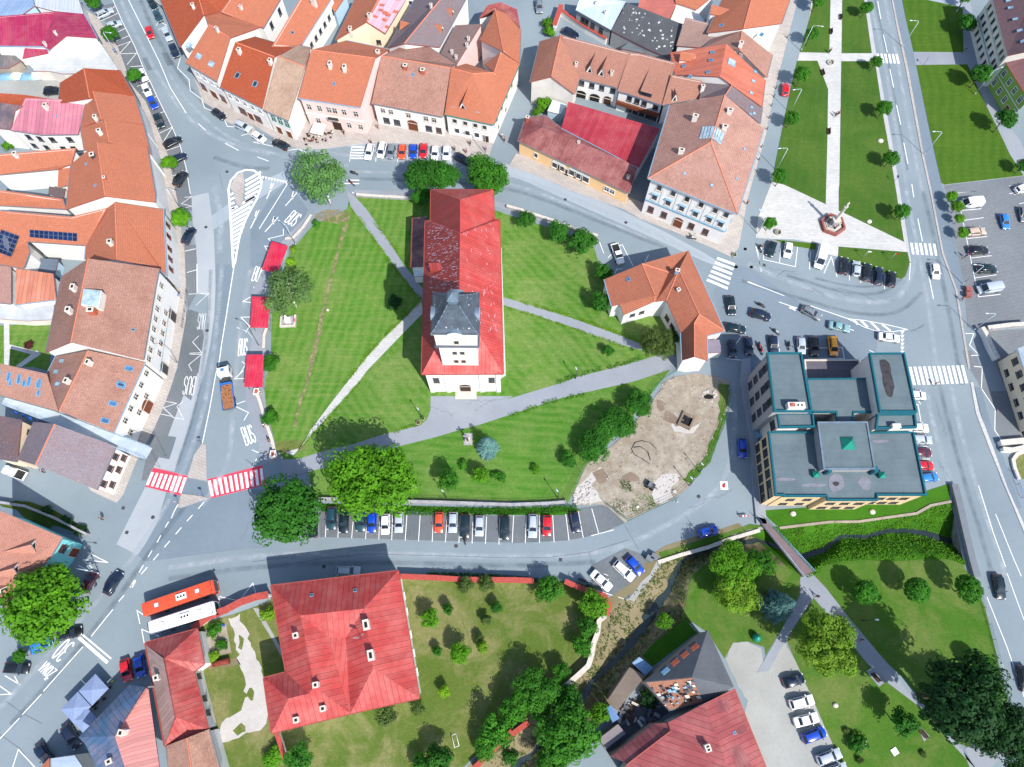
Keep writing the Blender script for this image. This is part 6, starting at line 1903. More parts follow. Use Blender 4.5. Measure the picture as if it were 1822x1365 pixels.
def car_meshes(kind):
 if kind in _car:
  return _car[kind]
 Lc,Wc,Hc,belt,xb,xt,xr,xe,boot=CARS[kind]
 hw=Wc/2
 X=lambda s:Lc/2-s*Lc
 m_=MB()
 nose=belt*.74
 st=[(0,hw*.70,.34,nose*.78),(.012,hw*.84,.27,nose*.93),(.05,hw*.95,.22,nose),(.14,hw,.2,nose+(belt-nose)*.55),(xb,hw,.2,belt-.02),(.5,hw,.2,belt),(.8,hw,.2,belt+.01),(xe-.005,hw*.99,.21,boot if kind=='sedan' else belt+.01),(.975,hw*.96,.25,(boot if kind=='sedan' else belt)-.02),(.992,hw*.88,.3,(boot if kind=='sedan' else belt)-.1),(1.0,hw*.78,.38,belt*.78)]
 rings=[[(X(s),y,z)for y,z in sect(w,zb,zt-.02,zt)]for s,w,zb,zt in st]
 m_.grid(rings,'car_paint',True,True,True)
 wt=hw*(.80 if kind!='van' else.9)
 wb=hw*.93
 zr=Hc
 xm=(xt+xr)/2
 top=[(xt,wt*.93,zr-.07),(xt+.06,wt,zr-.02),(xm,wt*1.01,zr),(xr-.05,wt*.99,zr-.02),(xr,wt*.92,zr-.08)]
 rr=[]
 for s,w,z in top:
  rr.append([(X(s),-w,z-.05),(X(s),-w*.9,z),(X(s),0,z+.03),(X(s),w*.9,z),(X(s),w,z-.05)])
 m_.grid(rr,'car_paint',False,True)
 bl=[(X(xb),-wb*.96),(X(xe),-wb*.94),(X(xe),wb*.94),(X(xb),wb*.96)]
 tp=[(X(xt),-wt*.93,zr-.12),(X(xr),-wt*.92,zr-.13),(X(xr),wt*.92,zr-.13),(X(xt),wt*.93,zr-.12)]
 zb_=belt-.04
 b3=[Vector((x,y,zb_))for x,y in bl]
 t3=[Vector(p)for p in tp]
 for i,j in((0,1),(1,2),(2,3),(3,0)):
  m_.face([b3[i],b3[j],t3[j],t3[i]],'car_paint')
 for sy in(-1,1):
  m_.box((X(xb+.05)-.09,sy*(hw+.1)-.1,belt-.02),(X(xb+.05)+.09,sy*(hw+.1)+.1,belt+.14),'car_paint')
 m_.box((X(0)-.06,-hw*.55,.36),(X(0)+.012,hw*.55,.52),'black_trim')
 m_.box((X(1.0)-.012,-.27,.56),(X(1.0)+.05,.27,.68),'plate_white')
 if kind in('estate','suv','mpv'):
  for sy in(-1,1):
   m_.box((X(xr-.03),sy*wt*.9-.025,zr-.02),(X(xt+.08),sy*wt*.9+.025,zr+.06),'black_trim')
 parts={'body':m_.mesh('body')}
 def quad(i,j,fi=.06,fo=.05,up=.93,lo=.1):
  c=[b3[i],b3[j],t3[j],t3[i]]
  at=lambda u,v:c[0].lerp(c[1],u).lerp(c[3].lerp(c[2],u),v)
  q=[at(fi,lo),at(1-fo,lo),at(1-fo,up),at(fi,up)]
  nn=(q[1]-q[0]).cross(q[3]-q[0]).normalized()
  cc=(q[0]+q[2])/2
  if nn.dot(Vector((cc.x,cc.y,.2)))<0:
   nn=-nn
  return[p+nn*.014 for p in q]
 g=MB()
 g.face(quad(3,0,.05,.05,.97,.04),'car_glass')
 parts['windscreen']=g.mesh('windscreen')
 g=MB()
 g.face(quad(1,2,.08,.08,.9,.12),'car_glass')
 parts['rear_window']=g.mesh('rear_window')
 for nm,(i,j)in(('l',(0,1)),('r',(2,3))):
  g=MB()
  c=[b3[i],b3[j],t3[j],t3[i]]
  at=lambda u,v:c[0].lerp(c[1],u).lerp(c[3].lerp(c[2],u),v)
  sy=-1 if nm=='l' else 1
  spans=((.08,.46),(.5,.9))if kind!='van' else((.04,.24),)
  if nm=='r':
   spans=tuple((1-b,1-a)for a,b in spans)
  for a,b in spans:
   q=[at(a,.08),at(b,.08),at(min(b,.95),.88),at(max(a,.06),.88)]
   g.face([p+Vector((0,sy*.016,.006))for p in q],'car_glass')
  parts['side_window_'+nm]=g.mesh('side_window')
 for nm,sy in(('l',-1),('r',1)):
  g=MB()
  g.box((X(.055),sy*hw*.72-.17,nose-.16),(X(.012),sy*hw*.72+.17,nose-.015),'lamp_clear')
  parts['headlight_'+nm]=g.mesh('headlight')
  g=MB()
  g.box((X(.997)-.02,sy*hw*.74-.15,belt-.26),(X(.97),sy*hw*.74+.15,belt-.05),'lamp_red')
  parts['tail_light_'+nm]=g.mesh('tail_light')
 R_=.33 if kind!='van' else.36
 for nm,s,sy in(('fl',.19,-1),('fr',.19,1),('rl',.8,-1),('rr',.8,1)):
  g=MB()
  yo=sy*hw*1.01
  g.cyl((X(s),yo-sy*.2,R_),(X(s),yo,R_),R_,R_,'tyre_rubber',14)
  g.cyl((X(s),yo,R_),(X(s),yo+sy*.012,R_),R_*.62,R_*.55,'steel',10)
  parts['wheel_'+nm]=g.mesh('wheel')
 _car[kind]=parts
 return parts
CC={'white':(226,228,230),'silver':(168,178,188),'grey':(112,120,128),'black':(22,25,30),'navy':(22,34,58),'blue':(14,66,176),'skyblue':(44,120,190),'red':(190,22,34),'orange':(214,78,44),'amber':(255,168,14),'teal':(34,66,78),'pine':(16,36,40),'maroon':(84,30,48),'beige':(188,168,150),'aqua':(120,158,164)}
def heading(s,x,y,ang,z=.7):
 px,py=P(s,x,y)
 a=math.radians(ang)
 p=G(px,py,z)
 q=G(px+math.cos(a)*4,py+math.sin(a)*4,z)
 d=q-p
 return Vector((p.x,p.y,0)),math.atan2(d.y,d.x)
def car(s,x,y,ang,kind,col,label,group=None,z0=0.014):
 p,rz=heading(s,x,y,ang)
 p.z=z0
 r=empty('car' if kind!='van' else 'van',p,rz)
 tag(r,label,'car' if kind!='van' else 'van',group)
 for nm,me in car_meshes(kind).items():
  o=link(me.name.split('.')[0],me,r)
  if nm=='body':
   c=srgb(*CC[col])
   o.color=c
 return r
gW='cars parked along the west street'
gN='cars parked below the north terrace'
gS='cars in the bays south of the churchyard'
gQ='cars parked beside the square'
gH='cars parked beside the hotel'
gL='cars in the east car park'
gP='cars on the gravel yard'
gM='cars driving on the streets'
for row in(('A1',735,92,-25,'estate','silver','silver estate car in the first bay under the topmost street tree',gW),('A1',800,175,-20,'hatch','silver','silver hatchback half under the second street tree of the west street',gW),('A1',1072,25,60,'sedan','pine','dark green saloon at the top edge by the terrace wall',gW),('A1',1112,114,62,'hatch','teal','dark teal hatchback parked below the dark green saloon',gW),('A1',1175,240,65,'sedan','silver','silver saloon parked opposite the red moving car',gW),('A1',1225,357,68,'estate','navy','navy estate parked last in line by the terrace corner',gW),('A1',1053,228,72,'hatch','red','red hatchback driving down the west street',gM),('A1',1003,528,62,'hatch','white','white hatchback mostly hidden by a round street tree',gW),('A1',1032,632,66,'hatch','white','white hatchback nose to tail with a blue one',gW),('A1',1074,722,62,'hatch','blue','bright blue hatchback in the west street bays',gW),('A1',1120,852,70,'suv','pine','dark off roader below the bright blue hatchback',gW),('A1',1215,1000,-28,'estate','black','black estate parked slantwise next to a zigzag line',gW),('A1',1257,1112,-25,'hatch','navy','navy hatchback beside the small tree by the bus lane',gW),('A1',1270,1258,-55,'suv','black','black off roader in the last slanted bay of the west street',gW),('B1',1328,312,-60,'estate','navy','navy car alone in the bay under the large house with plain orange roof',gW),('A1',1540,803,35,'hatch','black','black hatchback first in line under the terrace bend',gN),('A1',1710,890,25,'suv','silver','silver off roader parked between the black and the white car at the bend',gN),('A2',40,965,33,'hatch','white','white car parked behind the silver off roader at the bend',gN),('A2',193,1015,205,'estate','black','black estate before the narrow straw roofed house',gN),('A1',372,642,-5,'suv','black','black car in the yard between covered heaps',None),('A2',820,1068,104,'estate','white','white estate leftmost in the row under the terrace',gN),('A2',907,1058,104,'mpv','white','taller white car second in the row under the terrace',gN),('A2',972,1068,105,'hatch','grey','dark grey hatchback in the row under the terrace',gN),('A2',1050,1068,97,'hatch','orange','orange red hatchback in the row under the terrace',gN),('A2',1128,1065,97,'hatch','blue','blue hatchback between the orange and the red one',gN),('A2',1200,1060,97,'hatch','red','red hatchback partly under a big round tree',gN),('A2',1282,1077,97,'hatch','white','white hatchback right of the red one in the row',gN),('A2',1362,1077,95,'hatch','white','last white hatchback of the row under the terrace',gN),('A2',1477,1120,28,'estate','navy','dark blue estate pulling out between two big round trees',gM),('A3',235,45,85,'suv','grey','blue grey car in the side lane at the top edge',None),('A3',455,232,22,'estate','navy','navy car parked behind the gabled courtyard house',None),('A2',1108,18,95,'hatch','white','white car in the alley behind the violet brown roof',None),('A4',140,628,-86,'hatch','red','red hatchback driving along the shaded lane by the square',gM),('A4',1812,1325,-20,'hatch','white','white car at the east edge above the car park',gL),('B3',1585,805,82,'estate','pine','dark car waiting below the zebra crossing',gM),('E8',372,1115,15,'suv','navy','dark off roader with red tail light driving past the standing house',gM),('B3',1615,967,8,'estate','pine','dark green estate standing by the corner of the two wing house',gH),('B3',1595,1110,87,'hatch','navy','navy hatchback leftmost in the bays north of the hotel',gH),('B3',1710,1090,83,'hatch','navy','navy hatchback next to the red motorcycles',gH),('B4',58,1080,85,'hatch','navy','dark blue hatchback right of the red motorcycles',gH),('B4',252,1088,85,'hatch','silver','silver hatchback between motorcycles and a black car',gH),('B4',340,1092,83,'suv','black','black car left of the amber delivery van',gH),('B4',475,1092,83,'mpv','amber','amber delivery van north of the hotel',gH),('E8',505,298,108,'hatch','pine','dark car in the first marked bay below the square',gQ),('E8',710,312,98,'hatch','white','white hatchback in the second marked bay below the square',gQ),('B4',552,525,-84,'suv','black','black car with red tail lights first in the row of five',gQ),('B4',640,545,-86,'hatch','silver','silver car second in the row of five below the square',gQ),('B4',715,570,-84,'estate','black','black estate in the middle of the row of five',gQ),('B4',797,595,-84,'estate','navy','navy car fourth in the row of five below the square',gQ),('B4',888,618,-84,'hatch','black','black hatchback last in the row by the grass corner',gQ),('E8',1000,1087,28,'estate','grey','grey estate on the turning lane',gM),('B4',520,955,12,'sedan','aqua','grey green saloon on the turning lane',gM),('B4',870,1030,8,'sedan','white','white saloon waiting at the give way teeth',gM),('B4',1195,563,80,'hatch','white','white car driving south past the square crossing',gM),('B4',1482,285,-5,'estate','beige','beige estate in the east car park',gL),('B4',1685,213,75,'hatch','skyblue','blue hatchback turning in the middle of the east car park',gL),('B4',1500,417,-4,'estate','black','black estate in the east car park by the brown bin shelter',gL),('B4',1558,550,0,'suv','pine','dark green estate in the east car park',gL),('B4',1818,165,80,'hatch','grey','dark car cut by the east edge of the car park',gL),('E7',490,92,4,'hatch','white','white hatchback uppermost along the east wall of the hotel',gH),('E7',505,497,2,'suv','white','white car second along the east wall of the hotel',gH),('E7',545,640,4,'estate','silver','silver estate third along the east wall of the hotel',gH),('E7',555,797,2,'hatch','maroon','maroon car along the east wall of the hotel',gH),('E7',580,962,2,'hatch','red','red car along the east wall of the hotel',gH),('E7',640,1112,-8,'hatch','skyblue','blue car lowest along the east wall of the hotel',gH),('C3',1665,465,88,'hatch','blue','blue car in the shade of the hotel west wall',gH),('C3',1425,1052,-16,'hatch','blue','blue car standing alone by the stream verge',None),('C2',425,1022,-87,'hatch','black','dark car almost hidden under the big dark tree',gS),('C2',555,958,93,'suv','teal','dark teal car first clear of the big dark tree',gS),('C2',642,978,94,'estate','pine','dark green estate second clear of the big dark tree',gS),('C2',760,970,93,'suv','teal','dark car with pale blue roof window left of the bright blue one',gS),('C2',838,985,93,'hatch','blue','bright blue hatchback under the edge of the bright green tree',gS),('C2',932,1000,92,'hatch','white','white hatchback partly under the bright green tree',gS),('C2',1028,987,92,'hatch','silver','silver car right of the bright green tree',gS),('C2',1310,987,92,'hatch','orange','orange red hatchback after two empty bays',gS),('C2',1408,987,92,'hatch','silver','silver hatchback right of the orange red one',gS),('C2',1493,1012,92,'estate','pine','dark green estate with a motorcycle behind it',gS),('C2',1595,1012,92,'hatch','silver','pale blue silver hatchback between two dark estates',gS),('C2',1773,1025,91,'estate','pine','dark estate standing between empty bays',gS),('C3',190,1012,91,'estate','silver','silver estate left of the red hatchback',gS),('C3',290,1010,91,'hatch','red','red hatchback near the east end of the bays',gS),('C3',490,985,80,'hatch','navy','dark blue hatchback last in the bays',gS),('C2',670,1330,0,'estate','silver','silver estate in the shadow of the big red roof',None),('D3',672,52,42,'sedan','white','white saloon leftmost on the paved corner by the stream',None),('C3',832,1328,42,'estate','white','white estate between the white saloon and a blue car',None),('C3',908,1290,48,'hatch','blue','blue hatchback next to the grey bins',None),('D4',200,757,-18,'hatch','navy','dark blue car uppermost on the gravel yard',gP),('D4',255,907,-14,'estate','white','white estate second on the gravel yard',gP),('D4',287,1032,-14,'sedan','white','white saloon with dark glass third on the gravel yard',gP),('D4',342,1140,-20,'mpv','blue','bright blue car fourth on the gravel yard',gP),('D4',448,1292,-20,'estate','silver','silver estate fifth on the gravel yard',gP),('D4',500,1385,-18,'hatch','silver','silver car cut by the bottom edge on the gravel yard',gP),('D4',1645,95,78,'estate','pine','dark car driving on the east street near the round clipped trees',gM),('D4',1822,745,78,'estate','black','dark car cut by the east edge',gM),('D1',797,68,-58,'estate','navy','navy estate driving up past the big tree',gM),('D1',487,425,-14,'estate','black','black car half under the big tree at the road edge',None),('D1',288,505,-30,'hatch','skyblue','pale blue car under the lower edge of the big tree',None),('D1',118,668,3,'suv','black','black car with a glass roof by the left edge',None),('D1',888,682,80,'hatch','red','red car beside the cafe terrace',None),('D1',985,652,82,'hatch','blue','blue car beside the red one by the rusty roof slope',None),('D1',500,1148,58,'estate','navy','navy car in the shade by the blue grey roof',None),('D1',308,1275,55,'hatch','navy','navy car lowest at the bottom edge',None),('D1',370,35,-20,'hatch','aqua','pale green car under the top of the big tree',None),('D1',628,60,-60,'hatch','maroon','dark red car showing beside the big tree',None)):
 car(*row)
for row in(('B4',1445,87,175,'van','white','white van in the first bay of the east car park',gL),('B4',1575,687,172,'van','silver','silver van in the lowest bay of the east car park',gL),('E8',1112,402,103,'van','white','long white van parked between the grass strips below the square',gQ)):
 v=car(*row)
 if row[0]=='E8':
  v.scale=(1.15,1.05,1.1)
def pickup(s,x,y,ang,col,label,load=None):
 p,rz=heading(s,x,y,ang)
 r=empty('pickup',p,rz)
 tag(r,label,'pickup truck')
 m_=MB()
 hw=.92
 st=[(2.6,.7,.4,.75),(2.5,.85,.3,.9),(1.9,hw,.3,1.0),(1.3,hw,.3,1.08),(-.35,hw,.3,1.08)]
 m_.grid([[(x_,y_,z_)for y_,z_ in sect(w,zb,zt-.02,zt)]for x_,w,zb,zt in st],'car_paint',True,True,True)
 b3=[Vector(v)for v in((1.3,-.84,1.05),(-.35,-.84,1.05),(-.35,.84,1.05),(1.3,.84,1.05))]
 t3=[Vector(v)for v in((.65,-.7,1.72),(-.25,-.7,1.72),(-.25,.7,1.72),(.65,.7,1.72))]
 for i,j in((0,1),(1,2),(2,3),(3,0)):
  m_.face([b3[i],b3[j],t3[j],t3[i]],'car_paint')
 m_.face(t3,'car_paint')
 b=m_.obj('body',r)
 b.color=srgb(*CC[col])
 g=MB()
 q=[b3[3].lerp(t3[3],.1),b3[0].lerp(t3[0],.1),b3[0].lerp(t3[0],.92),b3[3].lerp(t3[3],.92)]
 g.face([v+Vector((.02,0,.01))for v in q],'car_glass')
 g.obj('windscreen',r)
 for i,j,sy in((0,1,-1),(3,2,1)):
  g=MB()
  g.face([v+Vector((0,sy*.015,0))for v in(b3[i].lerp(b3[j],.1).lerp(t3[i],.15),b3[j].lerp(t3[j],.15),b3[j].lerp(t3[j],.88),t3[i].lerp(b3[i],.12))],'car_glass')
  g.obj('side_window',r)
 m_=MB()
 m_.box((-2.55,-hw,.55),(-.4,hw,.7),'black_trim')
 for lo,hi in(((-2.55,-hw,.7),(-.4,-hw+.1,1.1)),((-2.55,hw-.1,.7),(-.4,hw,1.1)),((-2.6,-hw,.6),(-2.5,hw,1.1))):
  m_.box(lo,hi,'car_paint')
 b=m_.obj('cargo_bed',r)
 b.color=srgb(*CC[col])
 for s_,sy in((1.65,-1),(1.65,1),(-1.6,-1),(-1.6,1)):
  g=MB()
  g.cyl((s_,sy*.72,.36),(s_,sy*.94,.36),.36,.36,'tyre_rubber',14)
  g.obj('wheel',r)
 for sy in(-1,1):
  g=MB()
  g.box((2.45,sy*.65-.15,.68),(2.58,sy*.65+.15,.82),'lamp_clear')
  g.obj('headlight',r)
 return r
pickup('B3',787,443,70,'white','white pickup truck beside the churchyard trees')
r=pickup('C1',100,637,200,'white','white pickup truck with a grey load bed in the shaded side street')
def bus(s,x,y,ang,ln,col,label):
 p,rz=heading(s,x,y,ang,3.0)
 r=empty('bus',p,rz)
 tag(r,label,'bus','buses parked by the garden wall')
 hw,h=1.27,3.1
 m_=MB()
 st=[(ln/2,hw*.8,.35,h*.86),(ln/2-.12,hw*.95,.32,h*.95),(ln/2-.5,hw,.32,h),(0,hw,.32,h),(-ln/2+.3,hw,.32,h),(-ln/2,hw*.92,.36,h-.1)]
 m_.grid([[(x_,-w,zb),(x_,-w,zt*.6),(x_,-w*.98,zt-.18),(x_,-w*.86,zt),(x_,0,zt+.05),(x_,w*.86,zt),(x_,w*.98,zt-.18),(x_,w,zt*.6),(x_,w,zb)]for x_,w,zb,zt in st],'car_paint',True,False,True)
 b=m_.obj('body',r)
 b.color=srgb(*CC[col])
 for sy in(-1,1):
  g=MB()
  g.box((-ln/2+.5,sy*hw-.01 if sy>0 else-hw-.012,1.35),(ln/2-.7,hw+.012 if sy>0 else-hw+.01,2.45),'car_glass')
  g.obj('side_window',r)
 g=MB()
 w0,w1=hw*.8,hw*.72
 g.face([(ln/2+.015,-w0*.96,1.0),(ln/2+.015,w0*.96,1.0),(ln/2+.01,w0*.96,h*.84),(ln/2+.01,-w0*.96,h*.84)],'car_glass')
 g.face([(ln/2+.012,-w0*.94,h*.85),(ln/2+.012,w0*.94,h*.85),(ln/2-.5,w0,h+.075),(ln/2-.5,-w0,h+.075)],'car_glass')
 g.obj('windscreen',r)
 g=MB()
 g.box((-.3,-.55,h+.03),(1.6,.55,h+.32),'trim_white')
 for k in range(3):
  g.cyl((.1+k*.55,0,h+.32),(.1+k*.55,0,h+.34),.2,.2,'soot',10)
 g.obj('roof_unit',r)
 for x_ in(-ln*.3,ln*.27):
  g=MB()
  g.box((x_-.4,-.4,h+.03),(x_+.4,.4,h+.12),'gutter_grey')
  g.box((x_-.33,-.33,h+.12),(x_+.33,.33,h+.14),'trim_white')
  g.obj('roof_hatch',r)
 g=MB()
 for k in range(7):
  x_=-ln/2+.8+k*(ln-1.6)/6
  g.box((x_-.015,-1.08,h+.025),(x_+.015,1.08,h+.06),'black_trim')
 g.obj('roof_seam',r)
 for sy in(-1,1):
  for x_ in(ln/2-2.6,-ln/2+3.2):
   g=MB()
   g.cyl((x_,sy*(hw-.28),.5),(x_,sy*(hw+.01),.5),.5,.5,'tyre_rubber',16)
   g.obj('wheel',r)
  g=MB()
  g.box((ln/2-.15,sy*.85-.2,.6),(ln/2+.02,sy*.85+.2,.8),'lamp_clear')
  g.obj('headlight',r)
  g=MB()
  g.box((ln/2-.1,sy*1.42-.09,2.2),(ln/2+.25,sy*1.42+.09,2.6),'black_trim')
  g.obj('mirror',r)
bus('D1',1255,172,-19,13.2,'orange','orange red bus parked along the garden wall')
bus('D1',1280,312,-18,12.0,'white','white bus between the orange red bus and the garden wall')
# flatbed truck with a load of timber
p,rz=heading('E3',1000,215,-96,1.5)
tk=empty('truck',p,rz)
tag(tk,'white cabbed truck with a blue flatbed carrying a load of brown timber','truck')
m_=MB()
m_.grid([[(x_,-w,.6),(x_,-w,zt-.25),(x_,-w*.9,zt),(x_,w*.9,zt),(x_,w,zt-.25),(x_,w,.6)]for x_,w,zt in((4.9,1.1,2.0),(4.7,1.2,2.7),(4.2,1.22,2.95),(2.9,1.22,2.95),(2.7,1.2,2.85))],'trim_white',True,False,True)
cab=m_.obj('cab',tk)
g=MB()
g.face([(4.93,-1.0,1.5),(4.93,1.0,1.5),(4.74,1.05,2.6),(4.74,-1.05,2.6)],'car_glass')
g.face([(4.72,-1.0,2.72),(4.72,1.0,2.72),(4.22,1.02,2.965),(4.22,-1.02,2.965)],'car_glass')
g.obj('windscreen',tk)
for sy in(-1,1):
 g=MB()
 y_=sy*1.235
 g.face([(4.4,y_,1.6),(3.3,y_,1.6),(3.3,y_,2.5),(4.3,y_,2.5)],'car_glass')
 g.obj('side_window',tk)
g=MB()
g.box((3.3,-.35,2.95),(3.9,.35,3.08),'skylight_blue' if 'skylight_blue' in MATS else 'glass_blue')
g.obj('roof_hatch',tk)
m_=MB()
m_.box((-4.6,-.5,.55),(4.2,.5,.85),'black_trim')
for k in range(5):
 m_.cyl((1.3+.28*k,-.9,1.0),(1.3+.28*k,.9,1.1+.1*(k%2)),.13,.13,('steel','dark_iron')[k%2],6)
m_.box((1.4,-.9,.9),(2.6,.9,1.2),'dark_iron')
m_.cyl((2.1,-.7,1.2),(2.1,.3,2.2),.12,.1,'dark_iron',6)
m_.obj('chassis',tk)
simple('truck_blue',srgb(30,110,190),.4,.4)
m_=MB()
m_.box((-4.7,-1.2,.95),(1.0,1.2,1.1),'truck_blue')
for sy in(-1,1):
 m_.box((-4.7,sy*1.2-.05,1.1),(1.0,sy*1.2+.05,1.7),'truck_blue')
m_.box((.9,-1.2,1.1),(1.05,1.2,2.1),'truck_blue')
m_.box((-4.78,-1.2,1.1),(-4.66,1.2,1.6),'steel')
m_.obj('flatbed',tk)
simple('timber',srgb(150,104,74),.9,.1,0,.35,4)
m_=MB()
for k in range(70):
 x0=RND.uniform(-4.4,-.6)
 y0=RND.uniform(-.95,.95)
 ln=RND.uniform(.8,2.0)
 a=RND.uniform(-.35,.35)+(PI/2 if RND.random()<.35 else 0)
 M=Matrix.Translation((x0+.5,y0*(.6 if abs(a)>1 else 1),RND.uniform(1.3,1.95)))@Matrix.Rotation(a,4,'Z')
 m_.box((-min(ln,1.6)/2,-.12,-.05),(min(ln,1.6)/2,.12,.05),'timber',M)
m_.box((-4.55,-1.1,1.1),(.85,1.1,1.45),'timber')
tag(m_.obj('timber_load'),'heap of brown timber offcuts lying on the blue flatbed truck','timber').matrix_world=tk.matrix_basis
for sy in(-1,1):
 for x_ in(3.6,-2.4,-3.6):
  g=MB()
  g.cyl((x_,sy*.85,.5),(x_,sy*1.18,.5),.5,.5,'tyre_rubber',14)
  g.obj('wheel',tk)
simple('bike_red',srgb(170,30,30),.3,.5)
simple('bike_white',srgb(200,204,208),.3,.5)
simple('bike_lime',srgb(170,190,40),.4,.4)
def moto_parts(colr):
 res={}
 m_=MB()
 m_.grid([[(x_,w*math.cos(a),z_+h_*math.sin(a))for a in[2*PI*k/8 for k in range(8)]]for x_,w,z_,h_ in((.55,.08,.95,.08),(.4,.17,.92,.14),(.1,.2,.88,.16),(-.15,.14,.82,.1),(-.5,.17,.84,.08),(-.85,.1,.9,.06))],colr,True,True,True)
 m_.box((-.35,-.18,.3),(.3,.18,.72),'dark_iron')
 m_.tube([(.75,0,.33),(.5,0,.95)],.05,'steel')
 m_.tube([(-.7,0,.33),(-.2,0,.5)],.05,'steel')
 res['frame']=m_.mesh('frame')
 m_=MB()
 m_.tube([(.42,-.38,1.03),(.5,0,1.0),(.42,.38,1.03)],.025,'dark_iron')
 res['handlebar']=m_.mesh('handlebar')
 m_=MB()
 m_.box((-.8,-.15,.9),(-.1,.15,.98),'black_trim')
 res['seat']=m_.mesh('seat')
 for nm,x_ in(('wf',.75),('wr',-.7)):
  m_=MB()
  rings=[[(x_+math.cos(t)*(.28+.06*math.cos(a)),.07*math.sin(a),.34+math.sin(t)*(.28+.06*math.cos(a)))for a in[2*PI*j/6 for j in range(6)]]for t in[2*PI*k/16 for k in range(17)]]
  m_.grid(rings,'tyre_rubber',True,True)
  res[nm]=m_.mesh('wheel')
 return res
MOTO={c_:moto_parts(c_)for c_ in('bike_red','bike_white','dark_iron')}
def moto(s,x,y,ang,col,label):
 p,rz=heading(s,x,y,ang,.6)
 p.z=.014
 r=empty('motorcycle',p,rz)
 tag(r,label,'motorcycle','motorcycles standing about the streets')
 for k,me in MOTO[col].items():
  link(me.name.split('.')[0],me,r)
for a in(('E8',370,290,70,'bike_white','white scooter by the first marked bay below the square'),('E8',375,990,25,'dark_iron','black motorcycle driving above the dark off roader'),('E8',560,1320,40,'bike_white','white motorcycle in the middle of the junction'),('B4',165,1085,85,'dark_iron','black motorcycle left of the silver hatchback north of the hotel'),('B3',1785,1090,80,'bike_red','red motorcycle in a bay north of the hotel'),('B3',1800,1120,75,'bike_red','second red motorcycle nearer the hotel wall'),('C2',1495,1108,90,'dark_iron','black motorcycle parked behind a dark green estate'),('A2',710,1216,15,'dark_iron','dark motorcycle riding along the north street'),('A2',693,1285,40,'bike_red','red scooter riding along the north street'),('B3',1310,328,12,'bike_white','white scooter before the grand corner building'),('D3',545,52,20,'dark_iron','dark motorcycle by the garden wall corner')):
 moto(*a)
def bicycle(s,x,y,ang,col,label):
 p,rz=heading(s,x,y,ang,.5)
 r=empty('bicycle',p,rz)
 tag(r,label,'bicycle')
 m_=MB()
 m_.tube([(.5,0,.35),(.4,0,.95),(-.15,0,.85),(-.05,0,.3),(.4,0,.8)],.022,col)
 m_.tube([(-.52,0,.35),(-.05,0,.3)],.02,col)
 m_.tube([(-.52,0,.35),(-.15,0,.85)],.02,col)
 m_.obj('frame',r)
 m_=MB()
 m_.tube([(.36,-.28,1.05),(.42,0,1.0),(.36,.28,1.05)],.018,'dark_iron')
 m_.obj('handlebar',r)
 m_=MB()
 m_.box((-.3,-.07,.93),(-.03,.07,.98),'black_trim')
 m_.obj('saddle',r)
 for x_ in(.5,-.52):
  m_=MB()
  rings=[[(x_+math.cos(t)*(.33+.02*math.cos(a)),.02*math.sin(a),.35+math.sin(t)*(.33+.02*math.cos(a)))for a in[2*PI*j/5 for j in range(5)]]for t in[2*PI*k/18 for k in range(19)]]
  m_.grid(rings,'tyre_rubber',True,True)
  m_.obj('wheel',r)
bicycle('E4',1400,790,-30,'bike_lime','lime green bicycle leaning by the cafe terrace')
# ================================================================ TREES AND PLANTS
def leaf_mat(name,trans=0.25):
 t=NT(name)
 t.rough(0.7,0.25)
 oc=t.objcol()
 p=t.pos()
 a=t.noise(0.55,3,p)
 c=t.mix(t.ramp(a,.35,.68),t.mix(1.0,oc,(.62,.66,.7,1),'MULTIPLY'),t.mix(1.0,oc,(1.3,1.22,1.0,1),'MULTIPLY'))
 b=t.noise(5.0,2,p)
 c=t.mix(t.math('MULTIPLY',t.ramp(b,.4,.75),.5),c,t.mix(1.0,oc,(1.55,1.45,1.1,1),'MULTIPLY'))
 t.color(c)
 tr=t.n('ShaderNodeBsdfTranslucent')
 t.t.links.new(t.mix(1.0,c,(1.2,1.3,.6,1),'MULTIPLY'),tr.inputs[0])
 mx=t.n('ShaderNodeMixShader')
 mx.inputs[0].default_value=trans
 t.t.links.new(t.b.outputs[0],mx.inputs[1])
 t.t.links.new(tr.outputs[0],mx.inputs[2])
 t.t.links.new(mx.outputs[0],t.t.nodes['Material Output'].inputs[0])
 MATS[name]=t.m
leaf_mat('leaf',.34)
leaf_mat('needle',.1)
simple('bark',srgb(92,80,70),.95,.1,0,.25,4)
simple('birch_bark',srgb(205,202,196),.85,.1,0,.3,6)
def rdir(r):
 while True:
  v=Vector((r.uniform(-1,1),r.uniform(-1,1),r.uniform(-1,1)))
  if.05<v.length<1:
   return v.normalized()
def leaf_quad(m_,c,nn,s,r,mat='leaf',asp=.7):
 t=nn.orthogonal().normalized()
 t=Matrix.Rotation(r.uniform(0,6.28),3,nn)@t
 u=nn.cross(t)
 t,u=t*s*.5,u*s*.5*asp
 m_.face([c-t-u*.2,c-t*.1-u,c+t,c-t*.1+u],mat)
